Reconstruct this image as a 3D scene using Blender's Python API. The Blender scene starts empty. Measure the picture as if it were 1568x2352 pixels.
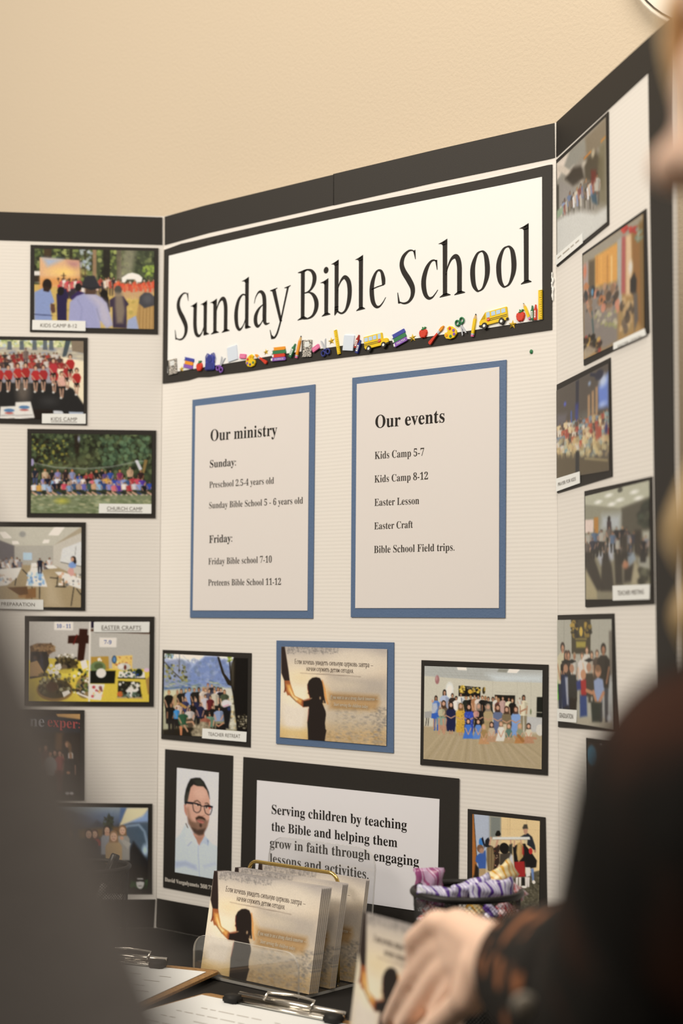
import bpy, bmesh, math, random
import numpy as np
from mathutils import Vector, Matrix, Quaternion
from math import sin, cos, pi, radians

S = bpy.context.scene
COL = S.collection

# ------------------------------------------------------------------ camera
T = 0.74                                   # table height
FPX = 3665.17
CAM = Vector((1.53645, -1.37918, T + 0.40073))
YAW, PITCH, ROLL = radians(41.6226), radians(3.5863), radians(0.25)
F_ = Vector((-sin(YAW)*cos(PITCH), cos(YAW)*cos(PITCH), sin(PITCH)))
_r = Vector((cos(YAW), sin(YAW), 0)); _u = _r.cross(F_)
R_ = cos(ROLL)*_r + sin(ROLL)*_u; U_ = -sin(ROLL)*_r + cos(ROLL)*_u
cam = bpy.data.cameras.new('camera'); cam.sensor_fit = 'HORIZONTAL'; cam.sensor_width = 24.0
cam.lens = FPX*24.0/1568; cam.clip_start = 0.02
cam.dof.use_dof = True; cam.dof.focus_distance = 1.755; cam.dof.aperture_fstop = 4.0
co = bpy.data.objects.new('camera', cam); COL.objects.link(co); S.camera = co
co.matrix_world = Matrix(((R_.x, U_.x, -F_.x, CAM.x), (R_.y, U_.y, -F_.y, CAM.y), (R_.z, U_.z, -F_.z, CAM.z), (0, 0, 0, 1)))

# ------------------------------------------------------------------ light and exposure
S.view_settings.view_transform = 'Standard'; S.view_settings.look = 'None'
S.view_settings.exposure = 0.0; S.view_settings.gamma = 1.0
try: S.view_settings.use_curve_mapping = False
except Exception: pass
w = bpy.data.worlds.new('room_ambient'); S.world = w; w.use_nodes = True
w.node_tree.nodes['Background'].inputs[0].default_value = (1.0, 0.84, 0.66, 1)
w.node_tree.nodes['Background'].inputs[1].default_value = 0.23
def area(name, loc, target, sx, sy, power, col=(1.0, 0.88, 0.735), spread=180):
    l = bpy.data.lights.new(name, 'AREA'); l.shape = 'RECTANGLE'; l.size = sx; l.size_y = sy; l.energy = power; l.color = col
    l.spread = radians(spread)
    o = bpy.data.objects.new(name, l); COL.objects.link(o); o.location = loc
    o.rotation_euler = (Vector(target) - Vector(loc)).to_track_quat('-Z', 'Y').to_euler()
area('ceiling_lamp_over_display', (1.15, -0.72, 2.5), (0.7, 0.0, 1.3), 0.8, 0.6, 14)
area('ceiling_lamp_in_room', (-0.30, -1.65, 2.40), (0.5, -0.1, 1.1), 1.2, 0.6, 35)

# ------------------------------------------------------------------ helpers
def at(x, y, d):                           # a point of the place seen at photo pixel (x, y) at depth d
    return CAM + d*(F_ + R_*((x-784)/FPX) - U_*((y-1176)/FPX))

def lin(c):
    c = np.asarray(c, dtype=float)
    return np.where(c <= 0.04045, c/12.92, ((c+0.055)/1.055)**2.4)
def hx(h):
    return np.array([int(h[i:i+2], 16)/255 for i in (0, 2, 4)])
PAPER = hx('e9dec9')
def alb(h, white=PAPER, k=0.80):           # a colour as the photo shows it next to white paper -> the colour of the surface
    c = hx(h) if isinstance(h, str) else np.asarray(h)
    return np.clip(lin(c)/lin(white)*k, 0.0, 0.92)

MATS = {}
def mat(name, col=None, rough=0.6, spec=0.3, metal=0.0, **kw):
    if name in MATS: return MATS[name]
    m = bpy.data.materials.new(name); m.use_nodes = True
    b = m.node_tree.nodes['Principled BSDF']
    if col is not None: b.inputs['Base Color'].default_value = (*[float(v) for v in col[:3]], 1)
    b.inputs['Roughness'].default_value = rough; b.inputs['Specular IOR Level'].default_value = spec
    b.inputs['Metallic'].default_value = metal
    for k, v in kw.items(): b.inputs[k].default_value = v
    MATS[name] = m
    return m
def nodes(m): return m.node_tree.nodes, m.node_tree.links, m.node_tree.nodes['Principled BSDF']
def add_bump(m, scale, strength, dist, detail=4, mapping=None, tex='ShaderNodeTexNoise'):
    n, l, b = nodes(m)
    tc = n.new('ShaderNodeTexCoord'); t = n.new(tex); bp = n.new('ShaderNodeBump')
    t.inputs['Scale'].default_value = scale
    if 'Detail' in t.inputs: t.inputs['Detail'].default_value = detail
    l.new(tc.outputs['Object'], t.inputs['Vector'])
    bp.inputs['Strength'].default_value = strength; bp.inputs['Distance'].default_value = dist
    l.new(t.outputs[0], bp.inputs['Height']); l.new(bp.outputs[0], b.inputs['Normal'])
    return m
def add_mottle(m, c0, c1, scale, lo=0.4, hi=0.6, detail=6):
    n, l, b = nodes(m)
    tc = n.new('ShaderNodeTexCoord'); t = n.new('ShaderNodeTexNoise'); r = n.new('ShaderNodeValToRGB')
    t.inputs['Scale'].default_value = scale; t.inputs['Detail'].default_value = detail
    r.color_ramp.elements[0].position = lo; r.color_ramp.elements[1].position = hi
    r.color_ramp.elements[0].color = (*[float(v) for v in c0], 1); r.color_ramp.elements[1].color = (*[float(v) for v in c1], 1)
    l.new(tc.outputs['Object'], t.inputs['Vector']); l.new(t.outputs[0], r.inputs[0]); l.new(r.outputs[0], b.inputs['Base Color'])
    return m

def empty(name, label, cat, matrix=None, group=None, loc=None):
    o = bpy.data.objects.new(name, None); COL.objects.link(o); o.empty_display_size = 0.02
    if matrix is not None: o.matrix_world = matrix
    if loc is not None: o.location = loc
    o['label'] = label; o['category'] = cat
    if group: o['group'] = group
    return o
def tag(o, label, cat, group=None):
    o['label'] = label; o['category'] = cat
    if group: o['group'] = group
    return o
def link(name, me, m, parent=None, smooth=False, label=None):
    o = bpy.data.objects.new(name, me); COL.objects.link(o)
    if m is not None and not me.materials: me.materials.append(m)
    if parent is not None: o.parent = parent
    if smooth: me.shade_smooth()
    if label: o['label'] = label
    return o
def from_bm(name, bm, m, parent=None, smooth=False, label=None):
    me = bpy.data.meshes.new(name); bm.normal_update(); bm.to_mesh(me); bm.free()
    return link(name, me, m, parent, smooth, label)

def bm_prism(bm, pts, h0, h1, bev=0.0):
    """a flat shape with thickness: pts is an outline in local x, y; h along local z"""
    n = len(pts)
    area_ = sum(pts[i][0]*pts[(i+1) % n][1]-pts[(i+1) % n][0]*pts[i][1] for i in range(n))
    if area_ < 0: pts = pts[::-1]
    cx = sum(p[0] for p in pts)/n; cy = sum(p[1] for p in pts)/n
    rings = [(1.0, h0), (1.0, h1)] if bev <= 0 else [(1.0, h0), (1.0, h1-bev*0.9), (None, h1-bev*0.3), (None, h1)]
    vs = []
    size = max(max(abs(p[0]-cx), abs(p[1]-cy)) for p in pts)
    for k, (s, h) in enumerate(rings):
        if s is None: s = 1 - (bev*(0.3 if k == 2 else 1.0))/max(size, 1e-6)
        vs.append([bm.verts.new((cx+(p[0]-cx)*s, cy+(p[1]-cy)*s, h)) for p in pts])
    for a, b in zip(vs[:-1], vs[1:]):
        for i in range(n):
            j = (i+1) % n
            bm.faces.new((a[i], a[j], b[j], b[i]))
    bm.faces.new(vs[-1]); bm.faces.new(vs[0][::-1])
    return bm
def prism(name, pts, h0, h1, m, parent=None, bev=0.0, label=None, smooth=False):
    bm = bmesh.new(); bm_prism(bm, pts, h0, h1, bev)
    bmesh.ops.triangulate(bm, faces=[f for f in bm.faces if len(f.verts) > 4])
    return from_bm(name, bm, m, parent, smooth, label)
def bm_box(bm, c, s, rz=0.0, M=None):
    g = bmesh.ops.create_cube(bm, size=1.0)
    X = Matrix.Translation(c) @ Matrix.Rotation(rz, 4, 'Z') @ Matrix.Diagonal((*s, 1))
    if M is not None: X = M @ X
    bmesh.ops.transform(bm, matrix=X, verts=g['verts'])
def bm_tube(bm, pts, r, seg=8, closed=False):
    pts = [Vector(p) for p in pts]; n = len(pts)
    rr = r if isinstance(r, (list, tuple)) else [r]*n
    rings = []; prev = None
    for i, p in enumerate(pts):
        if closed: t = (pts[(i+1) % n]-pts[i-1]).normalized()
        else: t = (pts[min(i+1, n-1)]-pts[max(i-1, 0)]).normalized()
        if prev is None:
            a = t.orthogonal().normalized()
        else:
            a = prev - t*prev.dot(t)
            a = a.normalized() if a.length > 1e-6 else t.orthogonal().normalized()
        prev = a; b = t.cross(a)
        rings.append([bm.verts.new(p + rr[i]*(cos(2*pi*k/seg)*a + sin(2*pi*k/seg)*b)) for k in range(seg)])
    m = n if closed else n-1
    for i in range(m):
        A, B = rings[i], rings[(i+1) % n]
        for k in range(seg):
            bm.faces.new((A[k], A[(k+1) % seg], B[(k+1) % seg], B[k]))
    if not closed:
        bm.faces.new(rings[0][::-1]); bm.faces.new(rings[-1])
def bm_ell(bm, c, r, M=None, u=20, v=14):
    g = bmesh.ops.create_uvsphere(bm, u_segments=u, v_segments=v, radius=1.0)
    X = Matrix.Translation(c) @ (M.to_4x4() if M is not None else Matrix.Identity(4)) @ Matrix.Diagonal((*r, 1))
    bmesh.ops.transform(bm, matrix=X, verts=g['verts'])
def arcpts(cx, cy, rx, ry, a0=0, a1=360, n=24):
    k = n if abs(a1-a0) >= 360 else n+1
    return [(cx+rx*cos(radians(a0+(a1-a0)*i/n)), cy+ry*sin(radians(a0+(a1-a0)*i/n))) for i in range(k)]
def rrect(x0, y0, x1, y1, r, n=5):
    o = []
    for cx, cy, a in ((x1-r, y1-r, 0), (x0+r, y1-r, 90), (x0+r, y0+r, 180), (x1-r, y0+r, 270)):
        o += [(cx+r*cos(radians(a+90*i/n)), cy+r*sin(radians(a+90*i/n))) for i in range(n+1)]
    return o

# ------------------------------------------------------------------ the three panels of the board as planes
WC, WS, HB = 0.6096, 0.3048, 0.9144
AL, AR = radians(46.634), radians(37.147)
ZUP = Vector((0, 0, 1))
PLANES = {
    'center': (Vector((0, 0, T)), Vector((1, 0, 0))),
    'left': (Vector((0, 0, T)), Vector((cos(AL), sin(AL), 0))),
    'right': (Vector((WC, 0, T)), Vector((cos(AR), -sin(AR), 0))),
}
def frame(pl, u, z, h=0.0):
    o, ex = PLANES[pl]; n = ex.cross(ZUP)
    p = o + ex*u + ZUP*z + n*h
    return Matrix(((ex.x, 0, n.x, p.x), (ex.y, 0, n.y, p.y), (ex.z, 1, n.z, p.z), (0, 0, 0, 1)))
def on(pl, x, y):
    """where the sight line of photo pixel (x, y) meets a panel, in metres along the panel and up"""
    o, ex = PLANES[pl]; n = ex.cross(ZUP)
    r = F_ + R_*((x-784)/FPX) - U_*((y-1176)/FPX)
    q = CAM + r*((o-CAM).dot(n)/r.dot(n)) - o
    return q.dot(ex), q.z

# ------------------------------------------------------------------ lettering
def mathbold(s, italic=False):
    o = ''
    for c in s:
        if 'A' <= c <= 'Z': o += chr((0x1D468 if italic else 0x1D400)+ord(c)-65)
        elif 'a' <= c <= 'z': o += chr((0x1D482 if italic else 0x1D41A)+ord(c)-97)
        elif '0' <= c <= '9': o += chr(0x1D7CE+ord(c)-48)
        else: o += c
    return o
def text_mesh(s, style):
    """outline of one line: (verts Nx2, faces)"""
    if style == 'cyr': return cyr_mesh(s)
    c = bpy.data.curves.new('line', 'FONT'); c.resolution_u = 4
    c.body = {'bold': mathbold(s), 'reg': mathbold(s), 'ital': mathbold(s, True), 'sans': s}[style]
    c.offset = {'bold': 0.0, 'reg': -0.006, 'ital': 0.0, 'sans': 0.0}[style]
    o = bpy.data.objects.new('line', c); COL.objects.link(o)
    dg = bpy.context.evaluated_depsgraph_get(); dg.update()
    me = bpy.data.meshes.new_from_object(o.evaluated_get(dg))
    v = np.array([p.co[:2] for p in me.vertices]).reshape(-1, 2); f = [list(p.vertices) for p in me.polygons]
    bpy.data.objects.remove(o); bpy.data.curves.remove(c); bpy.data.meshes.remove(me)
    return v, f
def ribbon(pts, nib, lo=0.02, n=8):
    """a pen stroke: a smooth path swept by a broad nib; verts, faces"""
    P = np.array(pts, float)
    if len(P) > 2:
        out = []
        Q = np.vstack([2*P[0]-P[1], P, 2*P[-1]-P[-2]])
        for i in range(1, len(Q)-2):
            for k in range(n):
                t = k/n
                out.append(0.5*((2*Q[i])+(-Q[i-1]+Q[i+1])*t+(2*Q[i-1]-5*Q[i]+4*Q[i+1]-Q[i+2])*t*t+(-Q[i-1]+3*Q[i]-3*Q[i+1]+Q[i+2])*t**3))
        out.append(P[-1]); P = np.array(out)
    d = np.gradient(P, axis=0); d /= np.maximum(np.linalg.norm(d, axis=1, keepdims=True), 1e-9)
    nr = np.stack([-d[:, 1], d[:, 0]], 1)
    hw = np.maximum(np.abs(nr @ np.array(nib))/2, lo)
    V = np.empty((2*len(P), 2)); V[0::2] = P+nr*hw[:, None]; V[1::2] = P-nr*hw[:, None]
    return V, [[2*i, 2*i+1, 2*i+3, 2*i+2] for i in range(len(P)-1)]
def merge(parts):
    V, Fc, k = [], [], 0
    for v, f in parts:
        V.append(v); Fc += [[i+k for i in q] for q in f]; k += len(v)
    return np.vstack(V), Fc
# small cyrillic serif hand: width, strokes (x-height 1)
CY = {
 'Е': (.9, [[(.2, 0), (.2, 1.4)], [(.05, 1.38), (.8, 1.38)], [(.2, .72), (.65, .72)], [(.05, .02), (.85, .02)]]),
 'с': (.75, [[(.66, .8), (.45, .98), (.15, .7), (.15, .3), (.4, .02), (.68, .18)]]),
 'л': (.95, [[(.05, .05), (.2, .2), (.3, .97)], [(.25, .97), (.9, .97)], [(.76, .97), (.76, 0)], [(.62, .02), (.92, .02)]]),
 'и': (1., [[(.2, 1), (.2, 0)], [(.8, 1), (.8, 0)], [(.2, .15), (.8, .85)], [(.06, .98), (.34, .98)], [(.66, .98), (.94, .98)], [(.06, .02), (.34, .02)], [(.66, .02), (.94, .02)]]),
 'х': (.9, [[(.12, 1), (.78, 0)], [(.78, 1), (.12, 0)], [(.0, .98), (.3, .98)], [(.6, .98), (.9, .98)], [(.0, .02), (.3, .02)], [(.6, .02), (.9, .02)]]),
 'о': (.9, [[(.45, 1), (.13, .75), (.13, .25), (.45, 0), (.77, .25), (.77, .75), (.45, 1)]]),
 'ч': (.95, [[(.18, 1), (.2, .6), (.45, .45), (.75, .55)], [(.75, 1), (.75, 0)], [(.05, .98), (.32, .98)], [(.6, .98), (.9, .98)], [(.6, .02), (.9, .02)]]),
 'е': (.8, [[(.15, .52), (.7, .56), (.62, .88), (.4, 1), (.15, .7), (.15, .28), (.42, 0), (.72, .2)]]),
 'ш': (1.4, [[(.2, 1), (.2, 0)], [(.7, 1), (.7, 0)], [(1.2, 1), (1.2, 0)], [(.06, .02), (1.34, .02)], [(.06, .98), (.34, .98)], [(.56, .98), (.84, .98)], [(1.06, .98), (1.34, .98)]]),
 'ь': (.85, [[(.2, 1), (.2, 0)], [(.2, .55), (.55, .55), (.75, .28), (.55, .02), (.2, .02)], [(.06, .98), (.34, .98)]]),
 'у': (.9, [[(.14, 1), (.48, .05)], [(.78, 1), (.42, -.1), (.12, -.35)], [(.0, .98), (.3, .98)], [(.6, .98), (.9, .98)]]),
 'в': (.85, [[(.2, 1), (.2, 0)], [(.1, .98), (.5, .97), (.65, .77), (.5, .54), (.2, .54)], [(.45, .54), (.75, .3), (.55, .02), (.1, .02)]]),
 'д': (1., [[(.2, .05), (.3, .4), (.35, .97)], [(.3, .97), (.85, .97)], [(.75, .97), (.75, .02)], [(.05, .02), (.95, .02)], [(.08, .02), (.08, -.28)], [(.92, .02), (.92, -.28)]]),
 'т': (.85, [[(.43, 1), (.43, 0)], [(.05, .97), (.8, .97)], [(.07, .97), (.07, .75)], [(.78, .97), (.78, .75)], [(.25, .02), (.6, .02)]]),
 'н': (1., [[(.2, 1), (.2, 0)], [(.8, 1), (.8, 0)], [(.2, .52), (.8, .52)], [(.06, .98), (.34, .98)], [(.66, .98), (.94, .98)], [(.06, .02), (.34, .02)], [(.66, .02), (.94, .02)]]),
 'ю': (1.3, [[(.2, 1), (.2, 0)], [(.2, .52), (.5, .52)], [(.82, 1), (.52, .7), (.52, .3), (.82, 0), (1.12, .3), (1.12, .7), (.82, 1)], [(.06, .98), (.34, .98)], [(.06, .02), (.34, .02)]]),
 'ц': (1., [[(.2, 1), (.2, 0)], [(.75, 1), (.75, 0)], [(.06, .02), (.95, .02)], [(.93, .02), (.93, -.28)], [(.06, .98), (.34, .98)], [(.6, .98), (.9, .98)]]),
 'р': (.95, [[(.22, 1), (.22, -.42)], [(.22, .75), (.5, 1), (.82, .7), (.8, .3), (.5, 0), (.22, .2)], [(.05, .97), (.22, 1)], [(.06, -.4), (.4, -.4)]]),
 'к': (.9, [[(.2, 1), (.2, 0)], [(.2, .5), (.5, .6), (.78, .98)], [(.42, .55), (.82, 0)], [(.06, .98), (.34, .98)], [(.06, .02), (.34, .02)]]),
 'з': (.75, [[(.12, .8), (.35, 1), (.6, .78), (.3, .53)], [(.3, .53), (.66, .3), (.4, .0), (.08, .18)]]),
 'а': (.85, [[(.16, .75), (.4, 1), (.64, .75), (.64, .1), (.82, .02)], [(.64, .6), (.16, .35), (.2, .05), (.4, .02), (.64, .2)]]),
 'ж': (1.3, [[(.65, 1), (.65, 0)], [(.1, .98), (.4, .6), (.65, .5), (.9, .6), (1.2, .98)], [(.45, .55), (.1, 0)], [(.85, .55), (1.2, 0)]]),
 'я': (.9, [[(.7, 1), (.7, 0)], [(.8, .98), (.4, .97), (.2, .75), (.4, .5), (.7, .5)], [(.45, .5), (.12, 0)], [(.56, .02), (.86, .02)]]),
 'м': (1.15, [[(.15, 0), (.22, 1)], [(.22, 1), (.57, .1)], [(.57, .1), (.93, 1)], [(.93, 1), (.97, 0)], [(.02, .02), (.3, .02)], [(.82, .02), (1.12, .02)]]),
 'г': (.75, [[(.2, 1), (.2, 0)], [(.06, .97), (.66, .97)], [(.65, .97), (.65, .72)], [(.06, .02), (.36, .02)]]),
 '.': (.35, [[(.16, .0), (.16, .14)]]), '—': (1.4, [[(.1, .42), (1.3, .42)]]), ' ': (.42, []),
}
def cyr_mesh(s):
    x, parts = 0, []
    for ch in s:
        wd, st = CY[ch]
        for q in st:
            v, f = ribbon(q, (.17, .03), .035, 4); v = v.copy(); v[:, 0] += x; parts.append((v, f))
        x += wd + .06
    return merge(parts)
def letters(name, lines, m, parent, h, label=None):
    """lines: (text, style, (x0, y0), (x1, y1), top) in local metres: baseline from left end to right end, top = height of tallest letter"""
    parts = []
    for s, style, a, b, top in lines:
        v, f = text_mesh(s, style)
        x0, x1, yt = v[:, 0].min(), v[:, 0].max(), v[:, 1].max()
        t = (v[:, 0]-x0)/(x1-x0)
        V = np.empty((len(v), 3)); V[:, 0] = a[0]+(b[0]-a[0])*t; V[:, 1] = a[1]+(b[1]-a[1])*t+v[:, 1]*top/yt; V[:, 2] = h
        parts.append((V, f))
    V, Fc = merge(parts)
    me = bpy.data.meshes.new(name); me.from_pydata(V.tolist(), [], Fc); me.update()
    return link(name, me, m, parent, False, label)

# ------------------------------------------------------------------ printed pictures: a small painter whose result becomes the colours of a fine grid
class Cv:
    def __init__(s, W, H, quad, bg, seed=1):
        """quad: the print's corners TL TR BR BL in the units the picture is drawn in"""
        s.W, s.H = W, H; s.a = np.empty((H, W, 3)); s.a[:] = hx(bg); s.rng = np.random.default_rng(seed)
        src = np.array(quad, float); dst = np.array([(0, 0), (W, 0), (W, H), (0, H)], float)
        A = []; B = []
        for (x, y), (u, v) in zip(src, dst):
            A += [[x, y, 1, 0, 0, 0, -u*x, -u*y], [0, 0, 0, x, y, 1, -v*x, -v*y]]; B += [u, v]
        s.h = np.append(np.linalg.solve(np.array(A), np.array(B)), 1).reshape(3, 3)
        s.sx = W/np.linalg.norm(src[1]-src[0]); s.sy = H/np.linalg.norm(src[3]-src[0])
    def m(s, x, y):
        q = s.h @ np.array([x, y, 1.0]); return q[0]/q[2], q[1]/q[2]
    def blend(s, x0, y0, al, col):
        h, w = al.shape; al = al[..., None]
        s.a[y0:y0+h, x0:x0+w] = s.a[y0:y0+h, x0:x0+w]*(1-al)+col*al
    def box(s, x0, x1, y0, y1, pad):
        return max(0, int(x0-pad)), min(s.W, int(x1+pad)+1), max(0, int(y0-pad)), min(s.H, int(y1+pad)+1)
    def E(s, x, y, rx, ry, c, a=1.0, b=0.7):
        cx, cy = s.m(x, y); rx = max(rx*s.sx, .3); ry = max(ry*s.sy, .3)
        x0, x1, y0, y1 = s.box(cx-rx, cx+rx, cy-ry, cy+ry, b+1)
        if x1 <= x0 or y1 <= y0: return
        X, Y = np.meshgrid(np.arange(x0, x1)+.5, np.arange(y0, y1)+.5)
        d = np.sqrt(((X-cx)/rx)**2+((Y-cy)/ry)**2)
        al = np.clip((1-d)*min(rx, ry)/b/1.0+.5, 0, 1)*a
        s.blend(x0, y0, al, hx(c))
    def P(s, pts, c, a=1.0, b=0.7):
        q = np.array([s.m(*p) for p in pts])
        x0, x1, y0, y1 = s.box(q[:, 0].min(), q[:, 0].max(), q[:, 1].min(), q[:, 1].max(), b+1)
        if x1 <= x0 or y1 <= y0: return
        X, Y = np.meshgrid(np.arange(x0, x1)+.5, np.arange(y0, y1)+.5)
        ins = np.zeros(X.shape, bool); dist = np.full(X.shape, 1e9)
        for (ax, ay), (bx, by) in zip(q, np.roll(q, -1, 0)):
            if ay != by:
                ins ^= ((ay > Y) != (by > Y)) & (X < (bx-ax)*(Y-ay)/(by-ay)+ax)
            L2 = (bx-ax)**2+(by-ay)**2+1e-9
            t = np.clip(((X-ax)*(bx-ax)+(Y-ay)*(by-ay))/L2, 0, 1)
            dist = np.minimum(dist, np.hypot(X-ax-t*(bx-ax), Y-ay-t*(by-ay)))
        s.blend(x0, y0, np.clip(np.where(ins, dist, -dist)/b+.5, 0, 1)*a, hx(c))
    def L(s, pts, w, c, a=1.0, b=0.7):
        q = np.array([s.m(*p) for p in pts]); hw = w*(s.sx+s.sy)/4
        x0, x1, y0, y1 = s.box(q[:, 0].min(), q[:, 0].max(), q[:, 1].min(), q[:, 1].max(), hw+b+1)
        if x1 <= x0 or y1 <= y0: return
        X, Y = np.meshgrid(np.arange(x0, x1)+.5, np.arange(y0, y1)+.5); dist = np.full(X.shape, 1e9)
        for (ax, ay), (bx, by) in zip(q[:-1], q[1:]):
            L2 = (bx-ax)**2+(by-ay)**2+1e-9
            t = np.clip(((X-ax)*(bx-ax)+(Y-ay)*(by-ay))/L2, 0, 1)
            dist = np.minimum(dist, np.hypot(X-ax-t*(bx-ax), Y-ay-t*(by-ay)))
        s.blend(x0, y0, np.clip((hw-dist)/b+.5, 0, 1)*a, hx(c))
    def V(s, stops):
        """vertical run of colours over the whole print: (fraction, colour)"""
        y = (np.arange(s.H)+.5)/s.H; f = [q[0] for q in stops]; c = np.array([hx(q[1]) for q in stops])
        s.a[:] = np.stack([np.interp(y, f, c[:, k]) for k in range(3)], 1)[:, None, :]
    def S(s, x0, y0, x1, y1, cols, n, r0, r1, a=.8, b=.8, asp=1.0):
        """scatter of blotches"""
        for _ in range(n):
            r = s.rng.uniform(r0, r1)
            s.E(s.rng.uniform(x0, x1), s.rng.uniform(y0, y1), r, r*asp, cols[s.rng.integers(len(cols))], a, b)
    def N(s, amp, cell=3):
        g = s.rng.normal(0, 1, (s.H//cell+2, s.W//cell+2))
        g = np.kron(g, np.ones((cell, cell)))[:s.H, :s.W]
        if cell > 1: g = (g+np.roll(g, 1, 0)+np.roll(g, 1, 1)+np.roll(g, -1, 0)+np.roll(g, -1, 1))/5*1.6
        s.a = np.clip(s.a*(1+amp*g[..., None]), 0, 1)
    def finish(s):
        if getattr(s, 'done', False): return
        s.done = True
        for _ in range(getattr(s, 'soft', 1)):
            b = np.pad(s.a, ((1, 1), (1, 1), (0, 0)), 'edge'); s.a = (b[:-2, 1:-1]+b[2:, 1:-1]+b[1:-1, :-2]+b[1:-1, 2:]+2*b[1:-1, 1:-1])/6
        s.a = np.clip((s.a-.5)*getattr(s, 'gain', 1.14)+.485, 0, 1)
        s.N(.022, 1)
    def man(s, x, y, hgt, shirt, hair='3a2c22', skin='c09070', legs=None, w=.26, sit=False):
        """a small figure: x middle, y top of the head, hgt top to feet"""
        ax = getattr(s, 'ax', 1.0); r = hgt*(.085 if sit else .062); bw = hgt*w*.5; g = s.rng.uniform
        if legs:
            for k in (-1, 1): s.P([(x+k*bw*.08, y+hgt*.5), (x+k*bw*.8, y+hgt*.5), (x+k*bw*.62, y+hgt), (x+k*bw*.2, y+hgt)], legs)
        s.E(x, y+r*1.0, r*.95*ax, r*1.12, hair)
        if g(0, 1) < .4: s.P([(x-r*.9*ax, y+r), (x+r*.9*ax, y+r), (x+r*1.05*ax, y+r*3), (x-r*1.05*ax, y+r*3)], hair, .9)
        s.P([(x-r*.4*ax, y+r*1.8), (x+r*.4*ax, y+r*1.8), (x+r*.4*ax, y+r*2.6), (x-r*.4*ax, y+r*2.6)], skin)
        s.P([(x-bw*.45, y+r*2.3), (x+bw*.45, y+r*2.3), (x+bw*.95, y+r*3.3), (x+bw, y+hgt*.36), (x+bw*.8, y+hgt*.56), (x-bw*.8, y+hgt*.56), (x-bw, y+hgt*.36), (x-bw*.95, y+r*3.3)], shirt)
        lo = hx(shirt)*.72; s.P([(x+bw*.2, y+r*2.8), (x+bw*.95, y+r*3.3), (x+bw*.8, y+hgt*.56), (x+bw*.3, y+hgt*.56)], '%02x%02x%02x' % tuple(int(255*v) for v in lo), .5, 1.5)
        for k in (-1, 1): s.L([(x+k*bw*.85, y+hgt*.3), (x+k*bw*g(.3, .9), y+hgt*.5)], bw*.26, skin, .85)
        s.E(x, y+r*1.3, r*.6*ax, r*.8, skin); s.E(x, y+r*1.62, r*.5*ax, r*.4, '7a5440', .3)
def paint(name, cv, quad, h, m_name, parent, white, k=.8, rough=.42, label=None):
    """the picture on a grid over quad (local TL TR BR BL)"""
    W, H = cv.W, cv.H
    wh = lin(hx(white)); wh = wh*.6+wh.mean()*.4
    A = lin(np.clip(cv.a, 0, 1))/wh*k
    A = np.clip(A*.86+.14*(A @ np.array([.3, .59, .11]))[..., None], 0, .92)
    u = np.linspace(0, 1, W+1); v = np.linspace(0, 1, H+1); U, Vv = np.meshgrid(u, v)
    q = np.array(quad)
    P = ((1-U)*(1-Vv))[..., None]*q[0]+(U*(1-Vv))[..., None]*q[1]+(U*Vv)[..., None]*q[2]+((1-U)*Vv)[..., None]*q[3]
    co_ = np.concatenate([P, np.full((H+1, W+1, 1), h)], 2).reshape(-1, 3)
    i = np.arange(H)[:, None]*(W+1)+np.arange(W)[None]
    f = np.stack([i, i+W+1, i+W+2, i+1], -1).reshape(-1)
    me = bpy.data.meshes.new(name)
    me.vertices.add(len(co_)); me.vertices.foreach_set('co', co_.ravel().astype(np.float32))
    me.loops.add(len(f)); me.loops.foreach_set('vertex_index', f.astype(np.int32))
    me.polygons.add(W*H); me.polygons.foreach_set('loop_start', np.arange(0, 4*W*H, 4, dtype=np.int32))
    try: me.polygons.foreach_set('loop_total', np.full(W*H, 4, np.int32))
    except Exception: pass
    me.update(calc_edges=True)
    Ap = np.pad(A, ((0, 1), (0, 1), (0, 0)), 'edge'); Am = np.pad(A, ((1, 0), (1, 0), (0, 0)), 'edge')
    Ax = np.pad(A, ((0, 1), (1, 0), (0, 0)), 'edge'); Ay = np.pad(A, ((1, 0), (0, 1), (0, 0)), 'edge')
    c = (Ap+Am+Ax+Ay)/4
    rgba = np.concatenate([c, np.ones(c.shape[:2]+(1,))], 2).reshape(-1, 4).astype(np.float32)
    at_ = me.color_attributes.new('ink', 'FLOAT_COLOR', 'POINT'); at_.data.foreach_set('color', rgba.ravel())
    key = 'printed_ink_%g' % rough
    if key not in MATS:
        mm = mat(key, rough=rough, spec=.35); n, l, b = nodes(mm)
        a = n.new('ShaderNodeAttribute'); a.attribute_name = 'ink'; l.new(a.outputs['Color'], b.inputs['Base Color'])
    return link(name, me, MATS[key], parent, False, label)

# ------------------------------------------------------------------ the room
def structure(name, bm, m):
    o = from_bm(name, bm, m); o['kind'] = 'structure'; return o
m_wall = mat('beige_wall_paint', alb('d6c09e', hx('f2e6d2'), .80), .75, .25)
add_bump(m_wall, 250, .5, .0013, 3)
bm = bmesh.new(); bm_box(bm, (0.2, 0.11, 1.35), (8.0, 0.1, 2.7)); structure('wall_back', bm, m_wall)
m_floor = add_mottle(mat('grey_carpet', rough=.95, spec=.05), (.06, .055, .05), (.11, .10, .09), 160)
bm = bmesh.new(); bm_box(bm, (0.2, -1.9, -0.05), (8.0, 4.0, 0.1)); structure('floor', bm, m_floor)
m_base = mat('baseboard_rubber', (.05, .045, .04), .5)
bm = bmesh.new(); bm_box(bm, (0.2, 0.055, 0.05), (8.0, 0.01, 0.1)); structure('baseboard_back', bm, m_base)

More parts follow.
